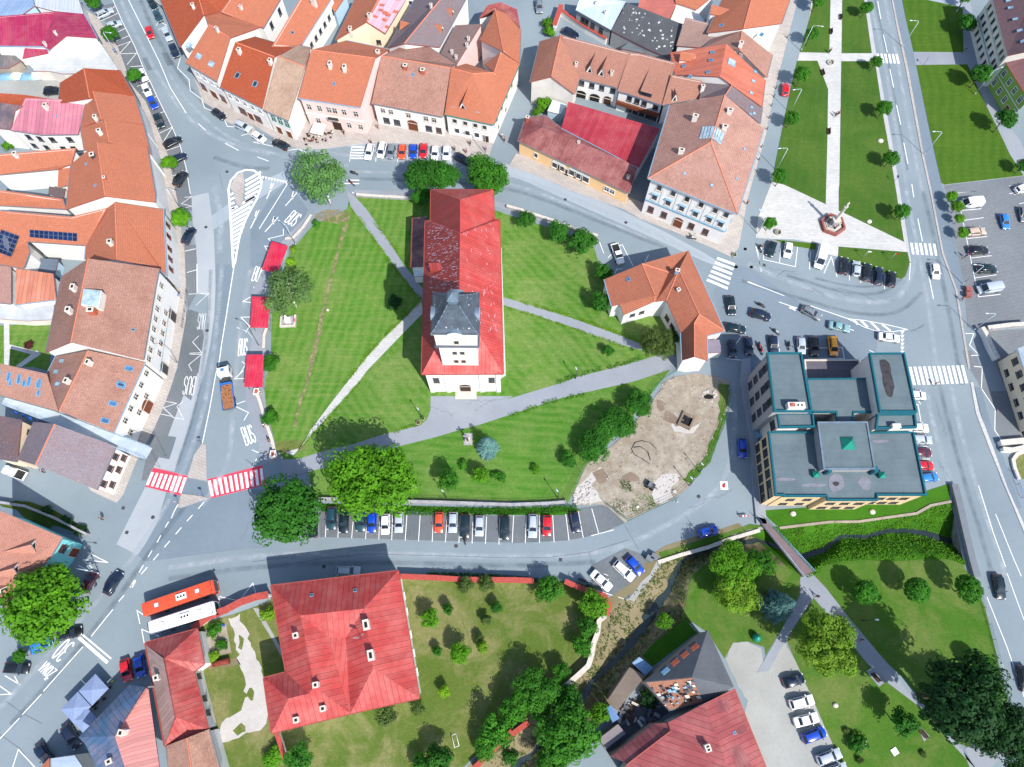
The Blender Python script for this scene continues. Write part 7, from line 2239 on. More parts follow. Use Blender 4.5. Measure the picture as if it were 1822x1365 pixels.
def crown_mesh(name,seed,lobes,clumps,per,leaf,csize,mat='leaf',flat=.85,hollow=.55,zmin=-9):
 """crown made of leaf clumps spread over several lobes; unit sizes in metres. lobes: (x,y,z,rx,ry,rz)"""
 r=random.Random(seed)
 m_=MB()
 tot=sum(l[3]*l[4]for l in lobes)
 for lb in lobes:
  n=max(4,int(clumps*lb[3]*lb[4]/tot))
  for k in range(n):
   d=rdir(r)
   if d.z<-.35:
    d.z*=-.6
   rad=1-(1-hollow)*r.random()**2.2 if r.random()<.8 else r.uniform(.25,.7)
   c=Vector((lb[0]+d.x*lb[3]*rad,lb[1]+d.y*lb[4]*rad,lb[2]+d.z*lb[5]*rad))
   cs=csize*r.uniform(.65,1.3)
   for j in range(per):
    e=rdir(r)
    q=c+Vector((e.x*cs,e.y*cs,e.z*cs*flat))
    if q.z<zmin:
     continue
    nn=(e*.9+d*.5+Vector((0,0,.55))+rdir(r)*.5).normalized()
    leaf_quad(m_,q,nn,leaf*r.uniform(.7,1.35),r,mat)
 return m_.mesh(name)
def trunk_mesh(h,r0,seed,limbs=6,spread=.35,mat='bark',top=.75,name='trunk'):
 r=random.Random(seed)
 m_=MB()
 pts=[Vector((0,0,-.1)),Vector((r.uniform(-.1,.1),r.uniform(-.1,.1),h*.25)),Vector((r.uniform(-.2,.2),r.uniform(-.2,.2),h*.5)),Vector((r.uniform(-.25,.25),r.uniform(-.25,.25),h*top))]
 m_.tube(pts,[r0*1.25,r0,r0*.75,r0*.35],mat,8)
 for k in range(limbs):
  a=2*PI*k/limbs+r.uniform(-.3,.3)
  b=pts[1].lerp(pts[3],r.uniform(.15,.8))
  L_=h*spread*r.uniform(.7,1.2)
  e=b+Vector((math.cos(a)*L_*.55,math.sin(a)*L_*.55,L_*.4))
  f=e+Vector((math.cos(a+r.uniform(-.4,.4))*L_*.45,math.sin(a)*L_*.45,L_*.35))
  m_.tube([b,e,f],[r0*.45,r0*.28,r0*.1],mat,6)
 return m_.mesh(name)
TREE={}
def lobes_round(seed,n,R,Hh,z0,sub=.55):
 r=random.Random(seed)
 out=[(0,0,z0+Hh*.1,R*.72,R*.72,Hh*.95)]
 for k in range(n):
  a=2*PI*k/n+r.uniform(-.4,.4)
  rr=R*(1-sub)*r.uniform(.85,1.25)
  out.append((math.cos(a)*rr,math.sin(a)*rr,z0+r.uniform(-.25,.35)*Hh,R*sub*r.uniform(.75,1.15),R*sub*r.uniform(.75,1.15),Hh*r.uniform(.5,.75)))
 return out
def proto(key,crown,trunk,R,zc):
 TREE.setdefault(key,[]).append((crown,trunk,R,zc))
for i in range(3):
 proto('linden',crown_mesh('crown',20+i,lobes_round(30+i,7,6,4.2,7.2),330,46,.52,.95),trunk_mesh(11,.38,i,8,.42),6,7.2)
for i in range(2):
 proto('maple',crown_mesh('crown',40+i,lobes_round(50+i,9,6,4.4,7.5,.45),330,48,.46,.95,flat=.6),trunk_mesh(11.5,.36,9+i,9,.45),6,7.5)
 proto('birch',crown_mesh('crown',60+i,lobes_round(70+i,9,5,4.4,7.4,.42),300,26,.4,.8,hollow=.35),trunk_mesh(12,.17,19+i,14,.24,'birch_bark',.8),5,7.4)
for i in range(3):
 proto('ball',crown_mesh('crown',80+i,[(0,0,2.9,1.5,1.5,1.4),(.3,.2,3.1,1.25,1.2,1.2)],130,26,.27,.34,hollow=.8),trunk_mesh(3.2,.09,29+i,5,.3),1.6,2.9)
for i in range(3):
 proto('small',crown_mesh('crown',100+i,lobes_round(110+i,5,2,1.8,2.6,.42),110,26,.3,.45,hollow=.4),trunk_mesh(3.6,.1,39+i,7,.4),2.0,2.6)
for i in range(2):
 proto('bush',crown_mesh('crown',120+i,lobes_round(130+i,5,1,.7,.65,.5),60,22,.22,.28,zmin=.02),trunk_mesh(.9,.05,49+i,6,.5),1.0,.65)
for i in range(2):
 proto('clipped',crown_mesh('crown',140+i,[(0,0,4.6,2.3,2.3,2.4)],380,30,.26,.3,hollow=.92),trunk_mesh(4.4,.12,59+i,5,.25),2.4,4.6)
def spruce_mesh(seed,H_,R_,mat='needle'):
 r=random.Random(seed)
 m_=MB()
 z=H_*.06
 while z<H_*.98:
  t=z/H_
  rad=R_*(1-t)**.85+.12
  nb=max(5,int(13*(1-t)+4))
  off=r.uniform(0,6)
  for k in range(nb):
   a=off+2*PI*k/nb+r.uniform(-.2,.2)
   ln=rad*r.uniform(.8,1.12)
   d=Vector((math.cos(a),math.sin(a),-.22))
   s_=Vector((-math.sin(a),math.cos(a),0))
   ns=max(3,int(ln/.3))
   for j in range(ns):
    u=(j+1)/ns
    c=Vector((0,0,z))+d*ln*u+Vector((0,0,u*u*.25*ln))
    wd=(.38*ln*(1-u*.75)+.14)
    for sg in(-1,1):
     q=c+s_*sg*wd*.45
     nn=(Vector((0,0,1))+d*.3+s_*sg*.35+rdir(r)*.35).normalized()
     leaf_quad(m_,q,nn,wd*1.15,r,mat,.55)
  z+=.34+.1*r.random()
 return m_.mesh('crown')
proto('spruce',spruce_mesh(7,9,2.9),trunk_mesh(8.4,.2,66,0,.1,top=1.0),2.9,3.0)
proto('spruce',spruce_mesh(8,9,2.7),trunk_mesh(8.4,.2,67,0,.1,top=1.0),2.9,3.0)
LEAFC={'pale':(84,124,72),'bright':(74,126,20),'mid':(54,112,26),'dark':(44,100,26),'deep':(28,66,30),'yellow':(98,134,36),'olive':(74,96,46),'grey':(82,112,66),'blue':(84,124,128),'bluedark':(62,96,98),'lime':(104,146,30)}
_tn=0
def tree(s,x,y,rpx,kind,colr,label,group=None,name=None,zs=1.0,rot=None,sq=1.0):
 """x,y: middle of the crown in the photo, rpx its radius there (in sheet units)"""
 global _tn
 _tn+=1
 var=TREE[kind]
 cm,tm,R,zc=var[_tn%len(var)]
 px,py=P(s,x,y)
 rad_px=rpx*SHEETS[s][2]
 sc=1.0
 for _ in range(4):
  g=G(px,py,zc*sc*zs)
  depth=(CAM_H-zc*sc*zs)/-ray(px,py).z
  sc=rad_px*depth/FPX/R
 nm=name or{'spruce':'spruce_tree','birch':'birch_tree','bush':'bush','small':'small_tree','ball':'street_tree','clipped':'clipped_tree'}.get(kind,'tree')
 root=empty(nm,Vector((g.x,g.y,0.05)),RND.uniform(0,6.28)if rot is None else rot)
 root.scale=(sc*sq*RND.uniform(.9,1.1),sc*RND.uniform(.9,1.1),sc*zs*RND.uniform(.92,1.1))
 cat='bush' if kind=='bush' else 'tree'
 tag(root,label,cat,group)
 o=link('crown',cm,root)
 o.color=lin(srgb(*LEAFC[colr]),RND.uniform(1.02,1.3))
 link('trunk',tm,root)
 return root
gT='round street trees of the west street'
for i,(s_,x,y,r,lb)in enumerate((('A1',650,22,54,'topmost round tree in the bays of the west street'),('A1',772,235,55,'round street tree over the second silver car'),('A1',940,525,50,'round street tree hiding a white hatchback'),('A1',1187,1148,52,'round street tree beside the navy hatchback'),('B1',1272,190,62,'round street tree lowest in line before the navy car'))):
 tree(s_,x,y,r,'ball','mid' if i<3 else 'bright',lb,gT)
gSq='round young trees around the square'
for s_,x,y,r,lb in(('A4',365,5,52,'round young tree at the top edge by the shaded lane'),('A4',318,255,48,'round young tree beside the first lamp of the shaded lane'),('A4',250,537,55,'round young tree opposite the red car of the lane'),('A4',182,838,52,'round young tree beside the second lamp of the shaded lane'),('A4',102,1250,56,'round young tree near the lower end of the lane lawn'),('B4',28,232,46,'round young tree on the pale paving by the flower tub'),('A4',710,58,46,'round young tree by the road at the top of the square'),('A4',775,440,45,'round young tree touching the upper zebra crossing'),('A4',833,768,53,'round young tree in the middle of the long roadside lawn'),('A4',887,1113,56,'round young tree third down the long roadside lawn'),('B4',960,143,56,'round young tree lowest on the lawn near the column')):
 tree(s_,x,y,r,'ball','mid',lb,gSq)
for s_,x,y,r,lb in(('A4',1418,160,58,'dark round tree before the violet roofed house'),('A4',1510,532,66,'dark round tree where the two facades meet'),('A4',1682,845,72,'largest round tree before the green house'),('A4',1400,-10,40,'round tree cut by the top edge on the east side'),('A4',1815,1165,50,'round tree at the lower corner of the east lawn')):
 tree(s_,x,y,r,'ball','dark',lb,'trees along the north-east pavement')
for s_,x,y,r,lb in(('B4',1313,42,40,'bushy little tree beside the white van'),('B4',1345,115,40,'bushy little tree second from the white van'),('B4',1362,198,34,'smallest bushy tree on the car park strip'),('B4',1385,290,44,'bushy little tree beside the beige estate')):
 tree(s_,x,y,r,'ball','bright',lb,'little trees on the car park strip')
tree('A2',475,1255,172,'birch','pale','tall loose birch at the north-west tip of the churchyard',sq=1.0,zs=1.25)
tree('A2',1195,1240,126,'linden','dark','dark round tree north of the church, left of a close pair','dark round trees north of the church',zs=1.25)
tree('A2',1330,1240,126,'linden','dark','dark round tree north of the church, right of a close pair','dark round trees north of the church',zs=1.25)
tree('B2',1180,40,70,'linden','dark','smaller dark tree tucked beside the chancel wall','dark round trees north of the church',zs=1.2)
tree('A2',1650,1245,150,'linden','mid','round tree north of the church behind the chancel roof','dark round trees north of the church',zs=1.05)
tree('B2',245,715,160,'birch','grey','drooping birch with white stems beside the shrine',sq=1.05)
tree('B2',445,232,30,'bush','mid','lone little bush on the lawn beneath the tall birch')
tree('B2',120,1215,66,'small','mid','bush tree behind the lowest bus shelter',zs=.7)
tree('C2',122,252,62,'small','mid','bushy tree by the stone wall near the south gate',zs=.7)
tree('B2',285,410,30,'bush','lime','light green bush behind the upper bus shelter')
tree('B2',262,500,34,'bush','lime','light green bush between upper shelter and birch')
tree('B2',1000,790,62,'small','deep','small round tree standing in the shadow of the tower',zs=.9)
gE='round trees on the east lawn of the church'
for s_,x,y,r,k,lb in(('B3',140,205,66,'small','round tree on the east lawn nearest the church roof'),('B3',362,290,82,'small','round tree on the east lawn second from the church'),('B3',540,355,98,'small','largest round tree on the east lawn by the pickup'),('B3',688,572,62,'small','round tree beside the north-west corner of the two wing house'),('B3',658,790,82,'small','round tree by the south-west corner of the two wing house'),('B3',722,1128,42,'small','little round tree below the east path')):
 tree(s_,x,y,r,k,'dark',lb,gE)
tree('B3',1062,1075,120,'maple','olive','feathery tree with hanging foliage by the south wing of the two wing house',zs=1.1)
tree('B3',1175,1020,60,'maple','olive','smaller feathery tree against the south wing wall',zs=1.2)
tree('C2',840,690,268,'maple','bright','huge bright green tree over the south wall and parked cars',zs=1.05,rot=.4)
tree('C2',237,925,240,'linden','dark','huge dark green tree at the corner by the red crossing',zs=1.05,rot=1.0)
tree('C2',1388,690,82,'small','mid','round tree with a thin trunk left of the yellowish one',None,zs=1.25)
tree('C2',1600,655,64,'small','bright','yellowish round tree below the blue spruce')
tree('C2',1475,578,32,'bush','mid','small bush beside the statue path')
tree('C2',1745,665,38,'bush','mid','round bush right of the yellowish tree')
tree('C2',1650,452,86,'spruce','blue','pale blue spruce on the south lawn')
gC='dense trees along the building site'
tree('C3',625,435,128,'linden','dark','dense tree by the building site, lowest of three',gC,zs=.8)
tree('C3',780,290,128,'linden','dark','dense tree by the building site, middle of three',gC,zs=.85)
tree('C3',930,150,104,'linden','dark','dense tree by the building site, uppermost of three',gC,zs=.85)
tree('C3',442,552,56,'small','dark','round bush like tree left of the three dense trees',zs=.8)
tree('C3',210,610,32,'bush','bright','small light bush on the south lawn')
tree('C3',-70,660,32,'bush','mid','low bush ringed by bare soil on the south lawn')
# west corner and gardens
tree('D1',325,250,270,'linden','bright','huge bright tree at the left edge over parked cars',zs=1.0,rot=2.0)
tree('D1',145,580,46,'ball','mid','little round tree by the kerb near the black car')
tree('D1',1500,592,44,'bush','lime','light bush by the rusty tank')
tree('D1',1512,395,55,'bush','mid','leafy bush in the vegetable plot')
tree('D1',1560,500,40,'bush','mid','second leafy bush in the vegetable plot')
tree('D2',105,290,52,'bush','lime','round clipped bush in the garden by the big red roof',zs=1.2)
tree('D2',150,1300,75,'bush','bright','broad bush below the big red roof',zs=.8)
tree('D2',315,1310,95,'small','dark','tree at the bottom edge below the big red roof')
gO='fruit trees in the walled garden'
for x,y,r,c_,lb in((1245,320,68,'bright','light fruit tree in the top corner of the walled garden'),(1372,250,42,'dark','thin dark fruit tree right of the top corner one'),(1450,560,72,'bright','biggest light fruit tree of the walled garden'),(1615,520,46,'lime','yellow green fruit tree of the walled garden'),(1295,545,38,'dark','small dark fruit tree left of the biggest one'),(1345,828,40,'lime','small yellow green fruit tree near the red roof corner'),(1165,955,50,'olive','sparse fruit tree under the red roof corner'),(935,1000,68,'olive','sparse fruit tree below the long red eave'),(1712,238,42,'dark','thin dark fruit tree near the top wall'),(1640,330,40,'olive','thin fruit tree below the one at the top wall'),(1590,455,34,'olive','thin sapling above the yellow green fruit tree')):
 tree('D2',x,y,r,'small',c_,lb,gO,zs=1.15)
for x,y,r,c_,lb in((1490,80,60,'olive','shrub on the garden wall, left of a pair'),(1640,70,58,'olive','shrub on the garden wall, right of a pair')):
 tree('D2',x,y,r,'small',c_,lb,'shrubs on the garden wall')
gB='trees along the lower garden wall'
for s_,x,y,r,k,c_,lb in(('D3',300,115,95,'small','mid','shrubby tree leaning over the garden wall'),('D3',615,232,98,'small','bright','bright round tree at the bend of the garden wall'),('D3',570,375,78,'small','mid','tree below the bright round one at the wall'),('D3',540,510,78,'small','mid','tree at the narrow part of the garden wall'),('D3',395,700,72,'small','mid','tree inside the lower wall bend'),('D3',210,850,150,'maple','mid','wide tree spreading over the lower wall'),('D3',60,960,100,'small','mid','tree left of the wide spreading one'),('D3',430,900,120,'linden','dark','dark tree over the stream bend'),('D3',440,1130,215,'linden','mid','biggest tree at the bottom edge beside the sheds'),('D3',655,985,72,'small','bright','light tree next to the blue shelter'),('D3',330,1310,120,'maple','mid','tree cut by the bottom edge below the biggest one'),('D3',30,1290,60,'small','dark','dark bush on the stream bank at the bottom edge'),('D2',1710,1120,105,'small','mid','tree along the wall in the lower garden corner'),('D2',1625,1230,80,'small','mid','low tree by the wall below its neighbour'),('D2',1310,1310,100,'small','dark','dark tree at the bottom edge of the walled garden'),('D2',1180,1345,70,'small','dark','second dark tree at the bottom edge of the walled garden'),('D2',1800,1010,70,'small','mid','tree above the lower garden corner')):
 tree(s_,x,y,r,k,c_,lb,gB)
tree('D3',1118,340,62,'small','bright','light bushy tree in the dark plot by the stream',zs=.8)
tree('D3',1000,880,60,'bush','deep','overgrown bush in the scrap yard')
# south-east park
tree('C3',1600,1290,165,'maple','bright','light green tree by the stream, left of a pair','light green trees by the stream')
tree('D3',1620,150,150,'maple','yellow','yellow green tree hanging over the park lawn','light green trees by the stream')
tree('C3',1790,1260,90,'maple','mid','smaller green tree right of the light pair by the stream','light green trees by the stream')
tree('D4',95,225,120,'spruce','bluedark','blue green spruce beside the forked path',zs=1.1)
for x,y,r,lb in((705,135,76,'clipped round tree, first of three below the stream'),(1070,120,84,'clipped round tree, middle of three below the stream'),(1427,112,88,'clipped round tree, last of three nearest the east street')):
 tree('D4',x,y,r,'clipped','mid',lb,'clipped round trees of the park')
tree('D4',1530,650,68,'clipped','mid','clipped round tree above the black pine','clipped round trees of the park',zs=.85)
tree('D4',425,480,215,'maple','yellow','big yellow green tree beside the park path',zs=1.1,rot=.8)
tree('D4',580,645,62,'small','dark','small dark tree under the big yellow green one')
tree('D4',970,1050,98,'small','dark','dark round tree by the lower bench',zs=1.3)
tree('D4',650,1195,58,'bush','dark','dark shrub round a pale stump')
gD='tall black green trees in the south-east corner'
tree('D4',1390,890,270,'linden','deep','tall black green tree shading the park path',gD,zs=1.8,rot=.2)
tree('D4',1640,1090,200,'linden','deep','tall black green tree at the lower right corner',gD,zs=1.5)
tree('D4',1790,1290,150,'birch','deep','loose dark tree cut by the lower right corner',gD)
for x,y,r,lb in((620,1130,20,'seedling nearest the shrub with the stump'),(665,1320,26,'seedling at the bottom of the park'),(570,1110,22,'thin seedling left of the shrub with the stump'),(1110,1275,24,'seedling near the white slab')):
 tree('D4',x,y,r,'bush','olive',lb,'young saplings on the park lawn')
tree('A2',850,305,46,'bush','bright','green bush in the alley under the cream gable',zs=1.5)
tree('A3',290,165,40,'bush','bright','green bush by the lane wall, upper of two',zs=1.3)
tree('A3',310,225,40,'bush','bright','green bush by the lane wall, lower of two',zs=1.3)
tree('A3',258,735,60,'bush','bright','flowering bush below the stained gable wall',zs=1.2)
tree('A3',225,790,36,'bush','bright','lower flowering bush beside the peach shop',zs=1.2)
tree('A1',440,525,28,'bush','bright','weedy bush on the pale flat roof edge')
tree('A1',60,1025,40,'bush','bright','climbing greenery in the small yard')
tree('B1',205,1085,30,'bush','deep','dark red leaved shrub in the courtyard lawn',None).children[0].color=srgb(84,40,44)
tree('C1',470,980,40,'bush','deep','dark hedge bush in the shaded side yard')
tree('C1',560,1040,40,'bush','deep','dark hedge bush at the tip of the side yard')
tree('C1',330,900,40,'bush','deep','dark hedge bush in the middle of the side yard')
for k,(x,y)in enumerate(((1190,900),(1250,880),(1120,945))):
 pass
def border(pts,w,dens,cols,seed,h=.3):
 r=random.Random(seed)
 m_=MB()
 for i in range(len(pts)-1):
  a,b=pts[i],pts[i+1]
  n=int((b-a).length*dens)
  for k in range(n):
   c=a.lerp(b,r.random())+Vector((r.uniform(-w,w),r.uniform(-w,w),.1+r.uniform(0,h)))
   if noise.noise(c*.8)<-.25:
    continue
   leaf_quad(m_,c,(Vector((0,0,1))+rdir(r)*.8).normalized(),r.uniform(.12,.3),r,'leaf')
 o=m_.obj('border_plants')
 o.color=srgb(*LEAFC[cols])
 return tag(o,'low flowering border plants along the churchyard path','border plants',None,'stuff')
border(L('B2',750,190,870,370,1000,545,1120,700,1185,770,1050,905,930,1020,820,1140,640,1365),.4,42,'lime',1)
border(L('B2',850,215,1010,420,1080,530),.4,36,'lime',2)
border(L('C2',760,0,540,240,355,440),.4,36,'lime',3)
border(L('B3',80,775,450,880,770,995,940,1065),.4,36,'lime',4)
border(L('B3',20,830,200,880,440,960,700,1050,860,1110),.35,30,'lime',5)
border(L('B3',360,1350,500,1300,820,1220,950,1180),.5,42,'mid',6,.45)
border(L('C3',30,240,150,200,280,150,400,120,560,90),.5,46,'bright',7,.5)
border(L('C2',1000,355,1100,315,1170,300),.35,36,'yellow',8)
# rough growth on the sunken banks: countless blades, one mass each
def growth(name,i0,i1,n,col,seed,size,label):
 r=random.Random(seed)
 m_=MB()
 for k in range(n):
  i=r.randrange(i0,i1)
  t=r.random()
  nn,ss=NB[i].lerp(NB[i+1],t),SB[i].lerp(SB[i+1],t)
  zc=DEPTH[i]
  c=G(*GULLY[i][1],zc).lerp(G(*GULLY[i+1][1],DEPTH[i+1]),t)
  c.z=0
  u=r.uniform(.05,.86)
  p=(nn if r.random()<.5 else ss).lerp(c,u)
  if noise.noise(p*.35)<r.uniform(-.6,.3):
   continue
  z=zc*(u*u*(3-2*u))+noise.noise(Vector((p.x,p.y,0))*.6)*.28
  for j in range(3):
   leaf_quad(m_,Vector((p.x+r.uniform(-.3,.3),p.y+r.uniform(-.3,.3),z+r.uniform(.05,.28))),(Vector((0,0,1.4))+rdir(r)*.8).normalized(),size*r.uniform(.6,1.4),r,'leaf')
 o=m_.obj(name)
 o.color=srgb(*LEAFC[col])
 tag(o,label,'undergrowth',None,'stuff')
growth('undergrowth',0,8,5200,'bright',5,.3,'lush green growth on both banks of the sunken stream')
growth('undergrowth',9,23,3600,'olive',6,.26,'scattered weeds on the dry stream banks')
# rough ground of the building site: countless stones, clods and weeds
def scatter(name,polys_,n,seed,col,label,leafy):
 r=random.Random(seed)
 m_=MB()
 for q in polys_:
  q=L('C3',*q)
  x0,x1,y0,y1=min(p.x for p in q),max(p.x for p in q),min(p.y for p in q),max(p.y for p in q)
  k=0
  while k<n:
   p=Vector((r.uniform(x0,x1),r.uniform(y0,y1),0))
   ins_=False
   for i in range(len(q)):
    a,b=q[i],q[i-1]
    if(a.y>p.y)!=(b.y>p.y)and p.x<(b.x-a.x)*(p.y-a.y)/(b.y-a.y)+a.x:
     ins_=not ins_
   k+=1
   if not ins_ or noise.noise(p*.45)<r.uniform(-.5,.35):
    continue
   if leafy:
    leaf_quad(m_,p+Vector((0,0,.13+r.uniform(0,.25))),(Vector((0,0,1))+rdir(r)*.8).normalized(),r.uniform(.12,.3),r,'leaf')
   else:
    s_=r.choice((.05,.08,.12,.2))
    t_=[p+Vector((math.cos(a)*s_*r.uniform(.7,1.3),math.sin(a)*s_*r.uniform(.7,1.3),.12))for a in(0,1.6,3.1,4.7)]
    ap=p+Vector((0,0,.12+s_*r.uniform(.4,1)))
    mt=r.choice(('dirt','dirt_dark','rubble_white','dirt'))
    for i in range(4):
     m_.face([t_[i],t_[(i+1)%4],ap],mt)
 o=m_.obj(name)
 o.color=srgb(*LEAFC[col])
 tag(o,label,'weeds' if leafy else 'rubble',None,'stuff')
SITE=(1000,80,1090,10,1200,-40,1480,-40,1570,0,1560,190,1520,320,1420,560,1290,730,1190,820,1060,880,860,975,700,868,480,860,470,790,540,650,740,460,900,300)
scatter('site_gravel',(SITE,),2600,21,'mid','stones and clods strewn over the building site',False)
scatter('site_weeds',((870,960,1060,875,1030,800,950,780,880,830),),900,22,'bright','weeds in the south corner of the building site',True)
scatter('site_weeds',((800,690,870,690,890,770,820,780),(720,840,840,800,860,900,800,940)),320,23,'olive','sparse weeds between the dug soil heaps',True)
# hedge strip along the foot of the churchyard south wall
r_=random.Random(9)
m_=MB()
for k in range(5200):
 t=r_.random()
 p=G(572+t*455,905+6*math.sin(t*3)+r_.uniform(-7,7))
 leaf_quad(m_,p+Vector((0,0,r_.uniform(.1,.7))),(Vector((0,0,1))+rdir(r_)).normalized(),r_.uniform(.15,.35),r_,'leaf')
o=m_.obj('hedge_growth')
o.color=srgb(*LEAFC['mid'])
tag(o,'low green hedge growth along the foot of the south churchyard wall','hedge',None,'stuff')
m_=MB()
for k in range(1500):
 t=r_.random()
 p=G(760+t*300,1023+8*t*t*3+r_.uniform(-4,3))
 leaf_quad(m_,p+Vector((0,0,r_.uniform(.2,1.6))),(Vector((0,0,1))+rdir(r_)).normalized(),r_.uniform(.2,.4),r_,'leaf')
o=m_.obj('ivy_growth')
o.color=srgb(*LEAFC['deep'])
tag(o,'dark ivy growth along the street side of the garden wall','ivy',None,'stuff')
# ================================================================ STREET FURNITURE, WALLS, FENCES, SMALL THINGS
simple('lamp_post',srgb(188,200,208),.4,.4,.3,.05)
simple('crimson_sheet',srgb(178,30,64),.45,.4,.1,.08,.6)
simple('canvas_white',(.78,.77,.75,1),.9,.1,0,.04)
simple('canvas_blue',srgb(124,140,172),.9,.1,0,.06)
simple('granite_red',srgb(140,84,78),.7,.3,0,.15,2)
simple('stone_pale',srgb(190,184,174),.85,.2,0,.15,2)
simple('bronze',srgb(120,92,70),.5,.4,.3,.2,2)
simple('gold',srgb(212,164,60),.35,.5,.7,.1)
simple('coping_tile',srgb(164,74,66),.85,.2,0,.2,2.5)
simple('fence_green',srgb(40,110,96),.6,.3,0,.1)
simple('skin',srgb(206,160,134),.6,.3)
simple('hair_dark',srgb(48,36,30),.7,.3)
t_=NT('cloth')
t_.rough(.9,.1)
t_.color(t_.objcol())
MATS['cloth']=t_.m
# ---- bus shelters
def shelter(q,label,z=2.7):
 p=[G(x,y,z)for x,y in q]
 c=sum(p,Vector())/4
 c.z=.08
 r=empty('bus_shelter',c)
 tag(r,label,'bus shelter','crimson roofed bus shelters')
 d=[v-c for v in p]
 up=Vector((0,0,.12))
 m_=MB()
 m_.prism(d,z-.08,z+.04,'seam','gutter_blue')
 m_.obj('roof',r).color=srgb(186,34,66)
 for a in range(4):
  w=d[a]*.86
  g=MB()
  g.cyl((w.x,w.y,0),(w.x,w.y,z-.1),.06,.06,'steel',8)
  g.obj('post',r)
 m_=MB()
 a,b=d[1]*.88,d[2]*.88
 m_.face([(a.x,a.y,.3),(b.x,b.y,.3),(b.x,b.y,2.3),(a.x,a.y,2.3)],'glass_pale')
 m_.obj('back_panel',r)
 m_=MB()
 a,b=a*.82,b*.82
 e=(b-a).normalized()
 n=Vector((-e.y,e.x,0))*.2
 m_.prism([a-n,b-n,b+n,a+n],.42,.47,'wood_brown')
 for v in(a.lerp(b,.1),a.lerp(b,.9)):
  m_.box((v.x-.05,v.y-.05,0),(v.x+.05,v.y+.05,.42),'steel')
 m_.obj('bench',r)
shelter([P('E1',1285,1048),P('E1',1490,1110),P('E2',1357,126),P('E2',1160,72)],'crimson roofed bus shelter uppermost in line, turned slantwise')
shelter([P('E2',1040,406),P('E2',1262,412),P('E2',1240,798),P('E2',1018,796)],'crimson roofed bus shelter beside the birch and the shrine')
shelter([P('E2',975,1130),P('E2',1185,1130),P('E3',1452,208),P('E3',1222,204)],'crimson roofed bus shelter lowest in line')
# ---- street lamps
def lamp(s,x,y,ang,label,h=8.0,arm=1.8,group='street lamps with bent arms',colr='lamp_post'):
 p=G(*P(s,x,y))
 a=math.radians(ang)
 q=G(P(s,x,y)[0]+math.cos(a)*4,P(s,x,y)[1]+math.sin(a)*4)
 rz=math.atan2(q.y-p.y,q.x-p.x)
 r=empty('street_lamp',p,rz)
 tag(r,label,'street lamp',group)
 m_=MB()
 m_.cyl((0,0,0),(0,0,.8),.11,.1,colr,8)
 m_.tube([(0,0,.8),(0,0,h-.3),(.25,0,h),(arm,0,h+.15)],[.085,.06,.055,.045],colr,8)
 m_.obj('post',r)
 m_=MB()
 m_.grid([[(x_,w*math.cos(t),h+.15+.08*math.sin(t))for t in[2*PI*k/8 for k in range(8)]]for x_,w in((arm-.1,.05),(arm+.05,.14),(arm+.45,.16),(arm+.65,.06))],'lamp_post',True,True,True)
 m_.obj('lamp_head',r)
for a in(('A4',965,330,180,'street lamp by the upper zebra of the square road'),('A4',1115,1090,180,'street lamp lower down the pavement of the square road'),('A4',250,360,10,'street lamp at the upper corner of the lane lawn'),('A4',172,795,170,'street lamp halfway down the shaded lane'),('A4',75,1200,175,'street lamp near the foot of the shaded lane'),('A4',1342,85,20,'street lamp in the top corner of the north-east lawn'),('A4',1470,668,-20,'street lamp beside the green house'),('B2',305,382,215,'street lamp behind the upper bus shelter'),('E2',1140,1035,200,'street lamp between the two lower bus shelters'),('E2',122,1245,210,'street lamp before the tall brown tiled house'),('B4',1385,655,185,'street lamp at the car park entrance'),('E6',1195,610,180,'street lamp by the yard wall across the main zebra'),('A2',1640,1095,190,'street lamp before the white corner house'),('B3',1770,300,200,'street lamp at the corner of the grand building'),('E1',150,640,20,'street lamp beside the lowest round street tree'),('C1',700,1345,10,'street lamp by the turquoise house'),('A1',840,405,10,'street lamp in the upper bays')):
 lamp(*a)
for a in(('B3',490,1322,250,'short lamp beside the path east of the church'),('C2',1190,252,235,'short lamp where the path reaches the church'),('C3',365,815,235,'short lamp in the corner by the green fence'),('D4',680,335,0,'short lamp beside the park path'),('C2',1362,815,230,'short lamp under the round tree with thin trunk'),('C3',1360,632,230,'short lamp on the site edge, upper one'),('C3',1287,728,230,'short lamp on the site edge, lower one')):
 lamp(*a,h=4.2,arm=.4,group='short lamps in the park and churchyard',colr='dark_iron')
simple('sign_blue',srgb(20,80,170),.4,.4)
simple('sign_red',srgb(196,24,30),.4,.4)
def sign(s,x,y,ang,label,kind='blue',h=2.6):
 p,rz=heading(s,x,y,ang,0)
 r=empty('traffic_sign',p,rz)
 tag(r,label,'traffic sign','traffic signs at the crossings')
 m_=MB()
 m_.cyl((0,0,0),(0,0,h),.035,.035,'steel',6)
 m_.obj('post',r)
 m_=MB()
 if kind=='blue':
  m_.box((.04,-.33,h-.66),(.06,.33,h),'sign_blue')
  m_.face([(.065,-.22,h-.55),(.065,.22,h-.55),(.065,0,h-.15)],'white_paint')
  m_.box((.066,-.03,h-.5),(.07,.03,h-.28),'black_trim')
 else:
  for rr,mt,d in((.34,'sign_red',.05),(.24,'white_paint',.055)):
   m_.face([(d,rr*math.cos(t),h-.34+rr*math.sin(t))for t in[2*PI*k/16 for k in range(16)]],mt)
  m_.face([(.04,.34*math.cos(t),h-.34+.34*math.sin(t))for t in[-2*PI*k/16 for k in range(16)]],'steel')
 m_.obj('sign_plate',r)
sign('E5',1280,302,95,'crossing sign on the traffic island by the red crossing','blue')
sign('E5',975,395,95,'round sign on the lower tip of the traffic island','red')
sign('E1',885,630,-80,'round red sign at the foot of the hatched island','red',1.0)
